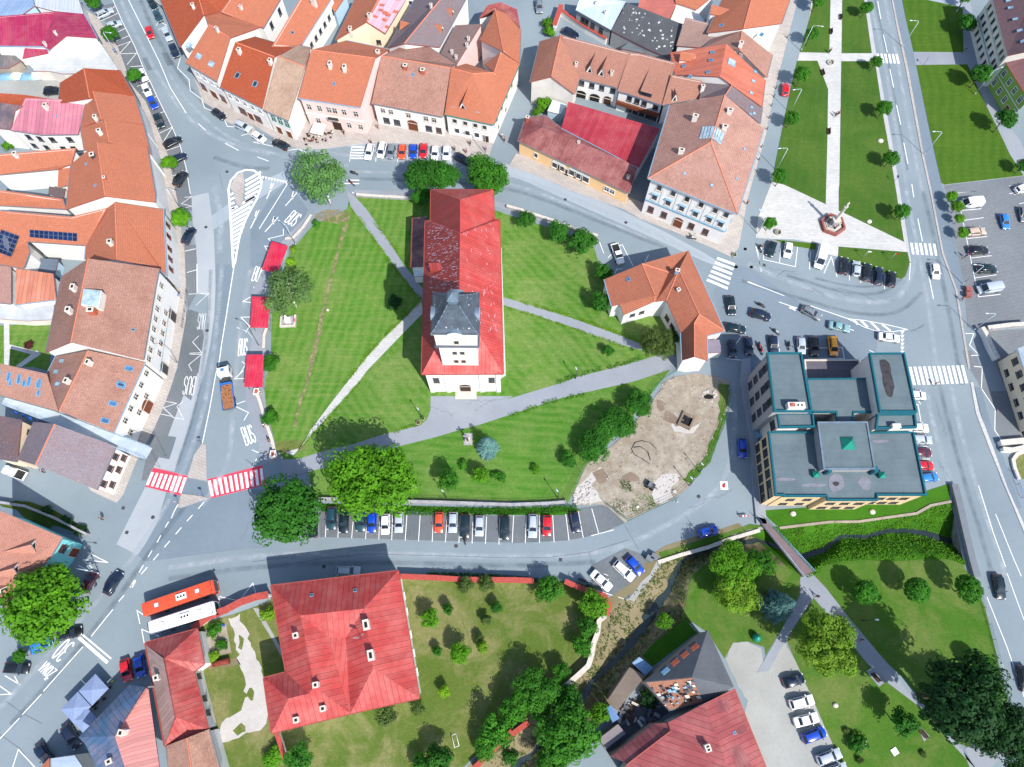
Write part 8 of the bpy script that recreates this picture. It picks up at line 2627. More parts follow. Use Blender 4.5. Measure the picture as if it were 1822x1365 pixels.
sign('E3',690,900,-90,'sign at the upper tip of the long island','red',2.0)
sign('A1',835,400,70,'blue sign in the bays of the west street','blue')
sign('E2',175,440,10,'blue sign on the pavement before the bus stop rail','blue')
sign('B4',1380,480,180,'blue crossing sign at the car park corner','blue')
sign('A4',1110,460,200,'blue sign by the path over the north-east lawn','blue')
sign('A4',900,1285,170,'blue crossing sign at the lower end of the roadside lawn','blue')
sign('C3',1650,945,175,'red and white barrier sign at the mouth of the narrow street','red',1.2)
# ---- stone walls
def wall(name,pts,w,h,mat,cap,label,cat='wall',capw=None,capmat_h=.08,z0=0.0):
 c=sum(pts,Vector())/len(pts)
 c.z=0
 r=empty(name,c)
 tag(r,label,cat)
 m_,m2=MB(),MB()
 for i in range(len(pts)-1):
  a,b=pts[i]-c,pts[i+1]-c
  e=(b-a).normalized()
  n=Vector((-e.y,e.x,0))
  a2,b2=a-e*w*.3,b+e*w*.3
  m_.prism([a2-n*w/2,b2-n*w/2,b2+n*w/2,a2+n*w/2],z0,h-.002*(i%2),mat)
  if cap:
   cw=(capw or w*1.3)/2
   m2.prism([a2-n*cw,b2-n*cw,b2+n*cw,a2+n*cw],h+.003*(i%2),h+capmat_h+.004*(i%2),cap)
 m_.obj('masonry',r)
 if cap:
  m2.obj('coping',r)
 return r
simple('masonry_grey',srgb(150,150,154),.9,.1,0,.25,1.5)
wall('stone_wall',L('C2',470,826,640,830,1075,845,1300,850,1820,868)+L('C3',300,858,420,848),.4,.8,'masonry_grey','masonry_grey','long low stone wall along the south edge of the churchyard',capw=.6)
wall('stone_wall',L('E3',1400,300,1440,420,1480,560,1520,690,1580,860,1630,1080),.5,.8,'masonry_grey','stone_pale','stone wall beside the bus stop pavement below the lowest shelter')
wall('stone_wall',L('E1',1780,740,1690,880,1560,1020,1470,1030),.5,.6,'masonry_grey','stone_pale','stone wall behind the upper bus bay')
wall('stone_wall',L('E2',1235,800,1200,900,1195,1050),.5,.6,'masonry_grey','stone_pale','stone wall between the two lower bus shelters')
wall('stone_wall',L('B2',735,38,900,50,1110,62),.5,.8,'masonry_grey','stone_pale','stone wall along the north edge of the churchyard')
wall('stone_wall',L('B3',10,118,120,150,330,220,520,290,640,325),.5,.8,'masonry_grey','stone_pale','stone wall along the north-east edge of the churchyard')
for i,(s_,x,y)in enumerate((('E3',1400,290),('E3',1605,1060))):
 p=G(*P(s_,x,y))
 m_=MB()
 m_.box((-.45,-.6,0),(.45,.6,1.5),'stone_pale',Matrix.Translation(p))
 m_.box((-.55,-.7,1.5),(.55,.7,1.62),'canvas_white',Matrix.Translation(p))
 m_.box((-.3,-.45,1.62),(.3,.45,1.72),'chimney_brick',Matrix.Translation(p))
 tag(m_.obj('gate_pillar'),'stone gate pillar below the lowest bus shelter' if i==0 else 'stone gate pillar at the churchyard entrance by the red crossing','pillar')
wall('garden_wall',L('D1',1390,392,1500,310,1620,262,1720,210,1830,172)+L('D2',128,158),.4,2.0,'w_white','coping_tile','white garden wall with red tile coping behind the buses','wall',1.3,.2)
wall('garden_wall',L('D2',1052,30,1300,40,1480,52,1820,55)+L('D3',60,55,190,60),.4,1.8,'w_white','coping_tile','long garden wall with red tile coping along the street','wall',1.0,.2)
wall('garden_wall',L('D3',415,65,480,95,600,140,690,165,718,230,700,295),.4,1.8,'w_white','coping_tile','curved garden wall with red tile coping round the corner tree','wall',1.0,.2)
wall('garden_wall',L('D3',690,305,650,340,640,420,610,500,600,570,575,650,500,720,430,780,360,840),.5,1.6,'w_stone','stone_pale','crumbling garden wall above the stream','wall',.9,.15)
wall('garden_wall',L('D3',150,1050,0,1160)+L('D2',1820,1110,1700,1230,1560,1365),.5,1.4,'w_stone','coping_tile','lower garden wall with red coping near the bottom edge','wall',.9,.15)
wall('garden_wall',L('D2',185,1115,215,1200,238,1285),.4,1.6,'w_white','coping_tile','short garden wall running down from the big red roof','wall',.8,.15)
wall('retaining_wall',L('C4',100,1028,280,1006,450,986,650,984,850,955,1060,926,1160,870,1300,842),.35,.2,'w_stone','w_stone','pale retaining wall on the hotel side of the stream','wall',.5,.06,-1.0)
wall('retaining_wall',L('C3',1075,1268,1240,1215,1420,1165,1560,1112,1780,1046),.5,.25,'w_stone','stone_pale','pale stone edging of the stream below the road','wall',.7,.1,-1.0)
wall('bridge_parapet',L('C4',1315,735,1345,850,1390,1050,1440,1260,1470,1365),.9,.9,'masonry_grey','gutter_grey','grey stone parapet of the road bridge over the stream','wall',1.3,.15,-3.8)
wall('stone_wall',L('E6',1330,615,1600,580,1830,565),.6,1.6,'masonry_grey','stone_pale','yard wall below the east car park',capw=.9)
wall('stone_wall',L('E6',1260,620,1310,700,1360,830,1440,980),.7,1.6,'w_white','stone_pale','white yard wall beside the pavement',capw=.9)
wall('stone_wall',L('E7',1505,700,1600,690,1830,670),.9,1.2,'w_white','stone_pale','white wall stub at the east edge by the zigzag line',capw=1.2)
wall('stone_wall',L('E7',1530,780,1640,790,1830,750),.7,1.2,'w_white','stone_pale','second white wall stub at the east edge',capw=1.0)
wall('stone_wall',L('E7',1830,790,1720,830,1670,900,1690,1000,1740,1130),.5,.5,'w_white','stone_pale','curved white kerb wall round the dry garden corner',capw=.7)
sheet('yard_lawn','lawn_garden',L('E7',1840,800,1740,850,1700,910,1720,1000,1770,1130,1840,1130),.04)
wall('stone_wall',L('C1',1000-370,1075,400,960,200,880,0,850),.4,1.6,'masonry_grey',None,'grey yard wall with a green verge in the shaded side street')
wall('stone_wall',L('A3',385,110,470,170,560,230,700,310),.5,1.8,'w_white','coping_tile','white lane wall with orange coping',capw=.9,capmat_h=.15)
wall('stone_wall',L('A3',340,225,385,90),.6,2.2,'w_white','coping_tile','gate wall with orange coping at the lane corner',capw=1.2,capmat_h=.2)
# ---- mesh fences
def fence(name,pts,h,mat,label,step=2.2,rails=3):
 c=sum(pts,Vector())/len(pts)
 c.z=0
 r=empty(name,c)
 tag(r,label,'fence')
 m_=MB()
 for i in range(len(pts)-1):
  a,b=pts[i]-c,pts[i+1]-c
  for k in range(rails):
   z=h*(k+1)/rails
   m_.cyl(a+Vector((0,0,z)),b+Vector((0,0,z)),.025,.025,mat,4)
  n=max(1,int((b-a).length/.35))
  for k in range(n):
   p=a.lerp(b,k/n)
   m_.cyl(p+Vector((0,0,.05)),p+Vector((0,0,h)),.012,.012,mat,3,False)
 m_.obj('mesh_panel',r)
 d=0
 pm=MB()
 pm.cyl((0,0,0),(0,0,h+.08),.04,.04,mat,6)
 me=pm.mesh('post')
 for i in range(len(pts)-1):
  a,b=pts[i]-c,pts[i+1]-c
  n=max(1,int((b-a).length/step))
  for k in range(n+(1 if i==len(pts)-2 else 0)):
   o=link('post',me,r)
   o.location=a.lerp(b,k/n)
 return r
fence('wire_fence',L('C3',1572,60,1562,190,1520,330,1420,560,1290,735,1195,825,1060,885,860,980,700,862),1.8,'fence_green','green wire fence along the road side of the building site')
fence('wire_fence',L('C3',425,862,490,720,570,560),1.8,'fence_green','green wire fence between lawn and rubble heap')
fence('wire_fence',L('C3',1020,75,1100,-10)+L('B3',1200,1270),1.8,'fence_green','green wire fence at the top corner of the building site')
fence('railing',L('C2',480,800,640,805,1080,815,1820,845)+L('C3',300,835,415,825),1.0,'dark_iron','thin railing on top of the south churchyard lawn edge',3.0,2)
fence('railing',L('E2',235,345,225,500,195,700,180,800),1.1,'dark_iron','dark railing on the pavement by the left bus lane',1.8,2)
fence('railing',L('E7',1670,1040,1730,1200,1790,1363),1.1,'sign_blue','bright blue railing at the east edge',2,2)
fence('railing',L('C4',1445,1275,1475,1400)+L('D4',1500,130,1570,360,1690,800),1.0,'steel','steel railing along the east street pavement',2.5,2)
fence('garden_fence',L('D3',1030,480,1260,318,1350,415),1.4,'wood_dark','wooden fence round the dark plot behind the derelict house',2,3)
# ---- footbridge
bp=L('C3',1745,945,1815,965)+L('C4',330,1335,255,1372)
fb=empty('footbridge',sum(bp,Vector())/4)
tag(fb,'narrow brown decked footbridge across the stream','footbridge')
c=sum(bp,Vector())/4
m_=MB()
simple('bridge_deck',srgb(112,96,100),.7,.3,0,.12,1)
bq=[p-c for p in bp]
m_.prism(bq,.25,.5,'bridge_deck')
m_.obj('deck',fb)
for a,b in((bq[0],bq[3]),(bq[1],bq[2])):
 m_=MB()
 for z in(.9,1.5):
  m_.cyl(a+Vector((0,0,z)),b+Vector((0,0,z)),.05,.05,'gutter_blue',6)
 for k in range(9):
  p=a.lerp(b,k/8)
  m_.cyl(p+Vector((0,0,.4)),p+Vector((0,0,1.5)),.03,.03,'gutter_blue',5)
 m_.obj('handrail',fb)
pc=G(*P('B4',468,245))
mc=empty('memorial_column',pc,.1)
tag(mc,'tall stone column with a statue on a red granite hexagon in the square','monument')
def hexa(r,z):
 return[Vector((r*math.cos(PI/6+k*PI/3),r*math.sin(PI/6+k*PI/3),z))for k in range(6)]
m_=MB()
m_.prism(hexa(3.0,0),0,.35,'granite_red')
m_.prism(hexa(2.3,0),.35,.36,'stone_pale')
for k in range(6):
 a,b=hexa(2.9,0)[k],hexa(2.9,0)[(k+1)%6]
 i,j=hexa(2.45,0)[k],hexa(2.45,0)[(k+1)%6]
 m_.prism([a,b,j,i],.35,.95,'granite_red')
m_.obj('basin',mc)
m_=MB()
for k in range(3):
 m_.prism(hexa(1.75-.35*k,0),.36,.6+.25*k,('stone_pale','masonry_grey','stone_pale')[k])
m_.box((-.7,-.7,1.1),(.7,.7,2.6),'masonry_grey')
m_.box((-.85,-.85,2.6),(.85,.85,2.8),'stone_pale')
m_.obj('pedestal',mc)
m_=MB()
m_.grid([[(r*math.cos(t),r*math.sin(t),z)for t in[2*PI*k/12 for k in range(12)]]for r,z in((.5,2.8),(.4,3.0),(.36,5),(.3,7.2),(.42,7.4),(.46,7.6))],'stone_pale',True,True,True)
m_.obj('shaft',mc)
def figure_mesh(name,mat,sc=1.0):
 m_=MB()
 ring=lambda rx,ry,z,ox=0,oy=0:[(ox+rx*math.cos(t),oy+ry*math.sin(t),z)for t in[2*PI*k/10 for k in range(10)]]
 m_.grid([ring(.3*sc,.28*sc,0),ring(.26*sc,.24*sc,.5*sc),ring(.2*sc,.16*sc,.9*sc),ring(.24*sc,.16*sc,1.25*sc),ring(.22*sc,.13*sc,1.42*sc),ring(.07*sc,.07*sc,1.48*sc),ring(.1*sc,.11*sc,1.6*sc),ring(.1*sc,.11*sc,1.7*sc),ring(.03*sc,.03*sc,1.78*sc)],mat,True,True,True)
 for sx in(-1,1):
  m_.tube([(sx*.22*sc,0,1.36*sc),(sx*.3*sc,-.08*sc,1.08*sc),(sx*.1*sc,-.24*sc,1.12*sc)],[.065*sc,.055*sc,.04*sc],mat,6)
 return m_.mesh(name)
o=link('statue',figure_mesh('statue','stone_pale',.9),mc)
o.location=(0,0,7.6)
for k in range(6):
 a=PI/6+k*PI/3
 if k in(1,2,4,5):
  o=link('figure',figure_mesh('figure','stone_pale' if k%2 else 'bronze',.75),mc)
  o.location=(1.25*math.cos(a),1.25*math.sin(a),.85)
sc_=G(*P('E2',1495,715))
sh=empty('shrine',sc_,.05)
tag(sh,'small white shrine with statue, stone rim and pink flowers by the birch','shrine')
m_=MB()
m_.box((-1.7,-1.5,0),(1.7,-1.1,.7),'stone_pale')
m_.box((-1.7,-1.1,0),(-1.3,1.3,.7),'stone_pale')
m_.box((1.3,-1.1,0),(1.7,1.3,.7),'stone_pale')
m_.box((-1.3,-1.1,0),(1.3,1.3,.12),'masonry_grey')
m_.obj('rim',sh)
m_=MB()
m_.box((-.6,-.5,.1),(.6,.5,1.3),'canvas_white')
m_.box((-.45,-.35,1.3),(.45,.35,1.5),'canvas_white')
m_.obj('pedestal',sh)
o=link('statue',figure_mesh('statue','canvas_white',.9),sh)
o.location=(0,0,1.5)
simple('flower_pink',srgb(220,70,150),.8,.1,0,.2,5)
m_=MB()
for k in range(60):
 leaf_quad(m_,Vector((1.5+RND.uniform(-.2,.2),RND.uniform(-.6,.2),.75+RND.uniform(0,.25))),rdir(RND),.16,RND,'flower_pink')
m_.obj('flowers',sh)
p=G(*P('C2',1515,415))
cr=empty('statue_monument',p)
tag(cr,'grey stone cross with a figure on a slab beside the blue spruce','monument')
m_=MB()
m_.box((-.9,-.9,0),(.9,1.6,.18),'masonry_grey')
m_.box((-.5,-.4,.18),(.5,.4,1.4),'stone_pale')
m_.obj('pedestal',cr)
m_=MB()
m_.box((-.13,-.1,1.4),(.13,.1,4.2),'masonry_grey')
m_.box((-.8,-.1,3.3),(-.13,.1,3.55),'masonry_grey')
m_.box((.13,-.1,3.3),(.8,.1,3.55),'masonry_grey')
m_.obj('cross',cr)
o=link('figure',figure_mesh('figure','bronze',.75),cr)
o.location=(0,-.3,1.4)
# ---- parasols
def parasol(s,x,y,half,rot,mat,label,group=None,h=2.5):
 p,rz=heading(s,x,y,rot,h)
 r=empty('parasol',p,rz)
 tag(r,label,'parasol',group)
 m_=MB()
 cs=[Vector((sx*half,sy*half,h))for sx,sy in((-1,-1),(1,-1),(1,1),(-1,1))]
 ap=Vector((0,0,h+half*.32))
 for i in range(4):
  a,b=cs[i],cs[(i+1)%4]
  m_.face([a,b,ap],mat)
  m_.face([a-Vector((0,0,.22)),b-Vector((0,0,.22)),b,a],mat)
 m_.obj('canopy',r)
 m_=MB()
 m_.cyl((0,0,0),(0,0,h+half*.34),.04,.03,'steel',6)
 m_.box((-.4,-.4,0),(.4,.4,.1),'dark_iron')
 m_.obj('pole',r)
parasol('A2',458,905,1.55,12,'canvas_white','square white parasol before the pink fronted house')
gp='pale blue parasols of the cafe terrace'
parasol('E4',1165,890,1.85,48,'canvas_blue','pale blue parasol nearest the bicycle',gp)
parasol('E4',945,1115,1.85,48,'canvas_blue','pale blue parasol in the middle of the cafe terrace',gp)
parasol('E4',1050,1260,1.5,48,'canvas_blue','pale blue parasol half over the blue grey roof edge',gp)
gt='cafe tables and chairs'
def table(s,x,y,label,k):
 p=G(*P(s,x,y))
 r=empty('cafe_table',p)
 tag(r,label,'table','small tables of the cafes')
 m_=MB()
 m_.cyl((0,0,.7),(0,0,.74),.38,.38,'stone_pale' if k%2 else 'wood_dark',12)
 m_.obj('tabletop',r)
 m_=MB()
 m_.cyl((0,0,0),(0,0,.7),.04,.04,'dark_iron',6)
 m_.cyl((0,0,0),(0,0,.03),.25,.25,'dark_iron',8)
 m_.obj('leg',r)
_ch={}
def chair(s,x,y,ang,label):
 p,rz=heading(s,x,y,ang,.4)
 p.z=.12
 r=empty('cafe_chair',p,rz)
 tag(r,label,'chair','dark chairs of the cafes')
 if not _ch:
  m_=MB()
  m_.box((-.22,-.22,.43),(.22,.22,.47),'wood_dark')
  _ch['seat']=m_.mesh('seat')
  m_=MB()
  m_.box((-.24,-.22,.47),(-.2,.22,.9),'wood_dark')
  _ch['backrest']=m_.mesh('backrest')
  m_=MB()
  m_.box((-.02,-.02,0),(.02,.02,.43),'dark_iron')
  _ch['leg']=m_.mesh('leg')
 link('seat',_ch['seat'],r)
 link('backrest',_ch['backrest'],r)
 for sx in(-.19,.19):
  for sy in(-.19,.19):
   link('leg',_ch['leg'],r).location=(sx,sy,0)
for k,(x,y)in enumerate(((400,970),(470,975),(540,950),(385,1000))):
 table('A2',x,y,'small table under the white parasol, %s'%('left one','middle one','right one by the doorway','lowest one')[k],k)
 for j in range(3):
  a=j*120+k*35
  chair('A2',x+26*math.cos(math.radians(a)),y+20*math.sin(math.radians(a)),a+180,'dark cafe chair at a table by the white parasol')
for k,(x,y)in enumerate(((1330,860),(1260,985),(1180,1085),(1060,1020))):
 table('E4',x,y,'cafe table by the pale blue parasols, %s'%('nearest the bicycle','second from the bicycle','third from the bicycle','between two parasols')[k],k)
 for j in range(3):
  a=j*120+k*35
  chair('E4',x+48*math.cos(math.radians(a)),y+40*math.sin(math.radians(a)),a+180,'dark cafe chair near the pale blue parasols')
for s_,q in(('E4',((1055,765),(1215,610),(1255,655),(1095,805))),('E4',((840,1000),(1000,830),(1030,865),(870,1030)))):
 pass
def bench(s,x,y,ang,label,ln=1.8):
 p,rz=heading(s,x,y,ang,.4)
 p.z=.07
 r=empty('park_bench',p,rz)
 tag(r,label,'bench','benches on the square and in the park')
 m_=MB()
 m_.box((-ln/2,-.25,.42),(ln/2,.25,.47),'wood_dark')
 m_.obj('seat',r)
 m_=MB()
 m_.box((-ln/2,.2,.55),(ln/2,.26,.9),'wood_dark')
 m_.obj('backrest',r)
 for sx in(-1,1):
  m_=MB()
  m_.box((sx*ln*.4-.04,-.22,0),(sx*ln*.4+.04,.24,.42),'dark_iron')
  m_.obj('leg',r)
for a in(('A4',530,118,90,'dark bench at the top of the long square path'),('A4',462,220,90,'dark bench second down the long square path'),('A4',402,510,70,'dark bench on the slanting edge of the square path'),('A4',446,925,90,'dark bench on the lower part of the square path'),('D4',775,735,50,'long bench on a slab by the park path'),('D4',1110,1130,50,'bench under the dark round tree in the park')):
 bench(*a)
def person_body():
 m_=MB()
 ring=lambda rx,ry,z,ox=0,oy=0,n=10:[(ox+rx*math.cos(t),oy+ry*math.sin(t),z)for t in[2*PI*k/n for k in range(n)]]
 return m_
def skin_person(name,joints,edges,radii,mat):
 me=bpy.data.meshes.new(name)
 me.from_pydata(joints,edges,[])
 o=bpy.data.objects.new(name,me)
 COL.objects.link(o)
 md=o.modifiers.new('skin','SKIN')
 for v,r in zip(me.skin_vertices[0].data,radii):
  v.radius=(r,r)
 me.skin_vertices[0].data[0].use_root=True
 o.modifiers.new('sub','SUBSURF').levels=1
 o.modifiers['sub'].render_levels=1
 dg=bpy.context.evaluated_depsgraph_get()
 ev=bpy.data.meshes.new_from_object(o.evaluated_get(dg))
 bpy.data.objects.remove(o)
 ev.name=name
 ev.materials.clear()
 ev.materials.append(MATS[mat])
 ev.polygons.foreach_set('use_smooth',[True]*len(ev.polygons))
 return ev
def make_person(pose):
 st=.28 if pose=='walk' else.06
 sit=pose=='sit'
 hz=.95 if not sit else.52
 J=[(0,0,hz),(0,0,hz+.25),(.02,0,hz+.5),(.03,0,hz+.6),(.05,0,hz+.7),(.06,0,hz+.82)]
 Rr=[.15,.13,.16,.06,.095,.085]
 Ed=[(0,1),(1,2),(2,3),(3,4),(4,5)]
 for sy,dx in((-1,st),(1,-st)):
  i=len(J)
  if sit:
   J+=[(.08,sy*.1,hz),(.48,sy*.12,.5),(.5,sy*.12,.08),(.66,sy*.13,.05)]
  else:
   J+=[(0,sy*.1,hz-.06),(dx*.6+.03,sy*.11,.5),(dx,sy*.11,.09),(dx+.17,sy*.12,.05)]
  Rr+=[.1,.065,.045,.045]
  Ed+=[(0,i),(i,i+1),(i+1,i+2),(i+2,i+3)]
  i=len(J)
  J+=[(.01,sy*.19,hz+.5),(-dx*.35,sy*.25,hz+.24),(-dx*.8+.12,sy*.22,hz+.03),(-dx*.8+.18,sy*.21,hz-.08)]
  Rr+=[.065,.045,.035,.04]
  Ed+=[(2,i),(i,i+1),(i+1,i+2),(i+2,i+3)]
 body=skin_person('body',J,Ed,Rr,'skin')
 tor=skin_person('shirt',[J[0],J[1],J[2],J[10],J[11],J[18],J[19]]if not sit else[J[0],J[1],J[2],J[10],J[11],J[18],J[19]],[(0,1),(1,2),(2,3),(3,4),(2,5),(5,6)],[.17,.155,.185,.085,.06,.085,.06],'cloth')
 leg=skin_person('trousers',[J[0],J[6],J[7],J[8],J[14],J[15],J[16]],[(0,1),(1,2),(2,3),(0,4),(4,5),(5,6)],[.17,.12,.085,.065,.12,.085,.065],'cloth')
 m_=MB()
 hx,hzz=J[5][0],J[5][2]
 rings=[[(hx-.015+r*math.cos(t),r*.95*math.sin(t),hzz+z)for t in[2*PI*k/10 for k in range(10)]]for r,z in((.105,-.06),(.115,.0),(.1,.06),(.06,.1),(.01,.115))]
 m_.grid(rings,'hair_dark',True,True)
 return body,tor,leg,m_.mesh('hair')
PERS={k:make_person(k)for k in('walk','stand','sit')}
def person(s,x,y,ang,pose,shirt,trou,label,z0=.12,group='people on foot'):
 p,rz=heading(s,x,y,ang,.8)
 p.z=z0
 b,t,l,h=PERS[pose]
 o=link('person',b)
 o.location=p
 o.rotation_euler=(0,0,rz)
 tag(o,label,'person',group)
 a=link('shirt',t,o)
 a.color=srgb(*shirt)
 a=link('trousers',l,o)
 a.color=srgb(*trou)
 link('hair',h,o)
BL_,DB,WH,RE,GY,PU=(26,28,34),(38,50,84),(220,220,220),(180,40,44),(110,114,120),(150,80,170)
for a in(('A4',497,808,100,'walk',BL_,DB,'person in black walking on the square path, left of two'),('A4',515,800,100,'walk',DB,BL_,'person in dark blue walking on the square path, right of two'),('A4',455,360,90,'walk',BL_,BL_,'person in black by the path crossing of the square'),('A4',1405,352,120,'walk',BL_,GY,'person in black on the path at the east pavement'),('A2',1530,1010,70,'walk',BL_,DB,'person in black before the white corner house'),('A2',1420,1048,100,'stand',GY,BL_,'person in grey behind the parked row'),('A2',1500,1066,40,'stand',RE,BL_,'person in a red top near the pulling out car'),('A2',1752,958,90,'walk',WH,DB,'person in white at the mouth of the side lane'),('A2',1772,985,90,'walk',RE,BL_,'person in red at the mouth of the side lane'),('A2',640,932,60,'walk',BL_,BL_,'person in black before the pink house door'),('A2',832,1000,95,'stand',GY,DB,'person in grey by the white estate'),('A2',880,895,95,'stand',BL_,GY,'person in black at the corner of the pink house'),('A2',1640,1050,95,'walk',PU,BL_,'person in violet on the corner pavement'),('C1',716,958,60,'walk',DB,BL_,'person in dark blue crossing the side street'),('C1',300,628,20,'walk',(40,90,190),BL_,'person in bright blue by the brown roof'),('C1',212,592,20,'walk',GY,DB,'person in grey beside the white pickup'),('E3',1462,678,90,'walk',WH,BL_,'person in white by the stone wall of the bus stop'),('E3',1530,872,90,'stand',BL_,BL_,'person in black by the lower stone wall'),('C2',45,75,80,'walk',WH,BL_,'person in white below the lowest shelter'),('D4',365,162,130,'walk',BL_,BL_,'person in black at the fork of the park path'),('D4',672,470,60,'walk',DB,GY,'person in dark blue under the big yellow green tree'),('B4',1412,455,90,'walk',RE,BL_,'person in red by the black estate of the car park'),('B4',1385,760,200,'walk',RE,DB,'person in red beside the brown bins'),('B3',1322,318,20,'stand',WH,DB,'person in white beside the scooter'),('C4',1200,210-200,60,'walk',BL_,GY,'person in black on the main zebra'),('B3',1700,82,100,'stand',BL_,BL_,'person in black at the grand corner'),('E8',385,268,90,'stand',BL_,BL_,'person in black by the white scooter')):
 person(*a)
for k,(x,y,a_)in enumerate(((380,985,0),(455,1000,-90),(520,985,180),(560,935,200),(425,985,200))):
 person('A2',x,y,a_,'sit',(BL_,GY,PU,WH,RE)[k],BL_,'guest in %s seated at the cafe tables by the white parasol'%('black','grey','violet','white','red')[k],.12,'seated cafe guests')
bm=MB()
bm.cyl((0,0,0),(0,0,.85),.13,.1,'dark_iron',8)
bm.cyl((0,0,.85),(0,0,.98),.13,.04,'dark_iron',8)
bme=bm.mesh('bollard')
for x,y in((150,272),(88,562),(72,626),(57,685),(40,750),(20,835),(8,915),(-30,1040),(-50,1130),(-62,1210)):
 o=link('bollard',bme)
 o.location=G(*P('A4',x,y))+Vector((0,0,.12))
 tag(o,'small dark bollard on the pavement under the square terrace','bollard','bollards under the square terrace')
def planter(s,x,y,r,h,label,flowers=True):
 p=G(*P(s,x,y))
 e=empty('planter',p)
 tag(e,label,'planter')
 m_=MB()
 m_.grid([[(rr*math.cos(t),rr*math.sin(t),z)for t in[2*PI*k/12 for k in range(12)]]for rr,z in((r*.8,.05),(r,h),(r*.85,h),(r*.8,h-.1))],'stone_pale',True,False)
 m_.obj('tub',e)
 m_=MB()
 for k in range(70):
  leaf_quad(m_,Vector((RND.uniform(-r,r)*.7,RND.uniform(-r,r)*.7,h+RND.uniform(0,.35))),rdir(RND),.2,RND,'bike_red' if flowers and k%4==0 else 'leaf')
 o=m_.obj('flowers',e)
 o.color=srgb(*LEAFC['mid'])
planter('E8',580,108,.75,.7,'big flower tub on the pale paving by the column')
planter('A4',455,448,.9,.5,'round stone flower tub at the path crossing')
planter('B3',1605,455,.6,.5,'green planter at the zebra corner',False)
planter('C2',1165,290,.5,.5,'pink flower tub beside the short lamp')
planter('C2',1198,262,.4,.5,'second pink flower tub by the church path')
def bin_(s,x,y,ang,w,d,h,mat,label,group=None):
 p,rz=heading(s,x,y,ang,h/2)
 r=empty('waste_bin',p,rz)
 tag(r,label,'bin',group)
 m_=MB()
 m_.grid([[(-w/2*k,-d/2*k,z),(w/2*k,-d/2*k,z),(w/2*k,d/2*k,z),(-w/2*k,d/2*k,z)]for k,z in((.85,.1),(1,h))],mat,True,False,True)
 m_.obj('body',r)
 m_=MB()
 m_.box((-w/2-.04,-d/2-.04,h),(w/2+.04,d/2+.04,h+.1),mat)
 m_.obj('lid',r)
 for sx in(-1,1):
  m_=MB()
  m_.cyl((sx*w*.35,-.04,.1),(sx*w*.35,.04,.1),.1,.1,'tyre_rubber',8)
  m_.obj('wheel',r)
bin_('C3',1010,1245,30,1.3,1.0,1.2,'gutter_grey','grey waste container, left of a pair beside the blue hatchback','grey waste containers')
bin_('C3',1045,1232,30,1.3,1.0,1.2,'gutter_grey','grey waste container, right of a pair beside the blue hatchback','grey waste containers')
bin_('B4',1425,695,5,1.2,.9,1.1,'granite_red','brown red bin, upper of a pair by the silver van','brown red bins')
bin_('B4',1425,735,5,1.2,.9,1.1,'granite_red','brown red bin, lower of a pair by the silver van','brown red bins')
p=G(*P('D3',1757,455))
e=empty('waste_bin',p)
tag(e,'round turquoise bell container on the park lawn','bin')
m_=MB()
m_.grid([[(r*math.cos(t),r*math.sin(t),z)for t in[2*PI*k/14 for k in range(14)]]for r,z in((.72,0),(.78,.5),(.75,1.0),(.5,1.5),(.2,1.65),(.02,1.68))],'teal_green',True,True)
m_.obj('body',e)
m_=MB()
m_.cyl((0,0,1.66),(0,0,1.85),.1,.1,'steel',8)
m_.obj('lifting_ring',e)
p,rz=heading('D1',1556,628,-12,.6)
e=empty('rusty_tank',p,rz)
tag(e,'rusty red tank lying by the vegetable plot','tank')
simple('rust',srgb(120,56,48),.8,.2,0,.3,2)
m_=MB()
m_.cyl((-1.5,0,.65),(1.5,0,.65),.55,.55,'rust',14)
m_.obj('body',e)
for sx in(-1,1):
 m_=MB()
 m_.box((sx*.9-.1,-.5,0),(sx*.9+.1,.5,.3),'dark_iron')
 m_.obj('leg',e)
for k,(x,y,w,c_,lb)in enumerate(((40,535,60,'gutter_blue','blue'),(110,530,50,'canvas_white','white'),(190,535,50,'gutter_blue','second blue'),(262,528,50,'canvas_white','second white'),(330,528,42,'lamp_post','turquoise'),(385,528,30,'stone_pale','cream'))):
 p,rz=heading('A1',x,y,-2,.5)
 m_=MB()
 r2=random.Random(k)
 W_=w*.042
 m_.grid([[(a*W_,b*1.0,(.9+r2.uniform(-.2,.25))*(1-abs(b)**3)*(1-abs(a)**4)+.05)for b in(-1,-.6,-.2,.2,.6,1)]for a in(-1,-.6,-.2,.2,.6,1)],c_,False,True)
 o=m_.obj('covered_heap')
 o.location=p
 o.rotation_euler=(0,0,rz)
 tag(o,lb+' tarpaulin covered heap in the yard below the crimson roofs','covered heap','covered heaps in a row')
p,rz=heading('C3',1270,275,-65,0)
e=empty('pit_frame',p,rz)
tag(e,'square timber framed pit on the building site','pit')
m_=MB()
for lo,hi in(((-1.6,-1.4,0),(1.6,-1.0,.6)),((-1.6,1.0,0),(1.6,1.4,.6)),((-1.6,-1.0,0),(-1.0,1.0,.55)),((1.0,-1.0,0),(1.6,1.0,.55))):
 m_.box(lo,hi,'dirt_dark')
m_.obj('timber_frame',e)
m_=MB()
m_.face([(-1,-1,.13),(1,-1,.13),(1,1,.13),(-1,1,.13)],'soot')
m_.obj('pit_floor',e)
m_=MB()
hp=[(1010,575),(960,540),(905,510),(885,470),(910,425),(960,412),(1020,430),(1060,470)]
m_.tube([G(*P('C3',*q),.2)for q in hp],.07,'dark_iron',6)
m_.tube([G(*P('C3',*q),.28)for q in((1020,550),(1000,490),(950,455),(900,460))],.07,'dark_iron',6)
tag(m_.obj('site_hose'),'black hose looped on the building site','hose')
p,rz=heading('C3',1018,728,30,.6)
e=empty('compactor',p,rz)
tag(e,'small dark site machine beside the pale rubble','site machine')
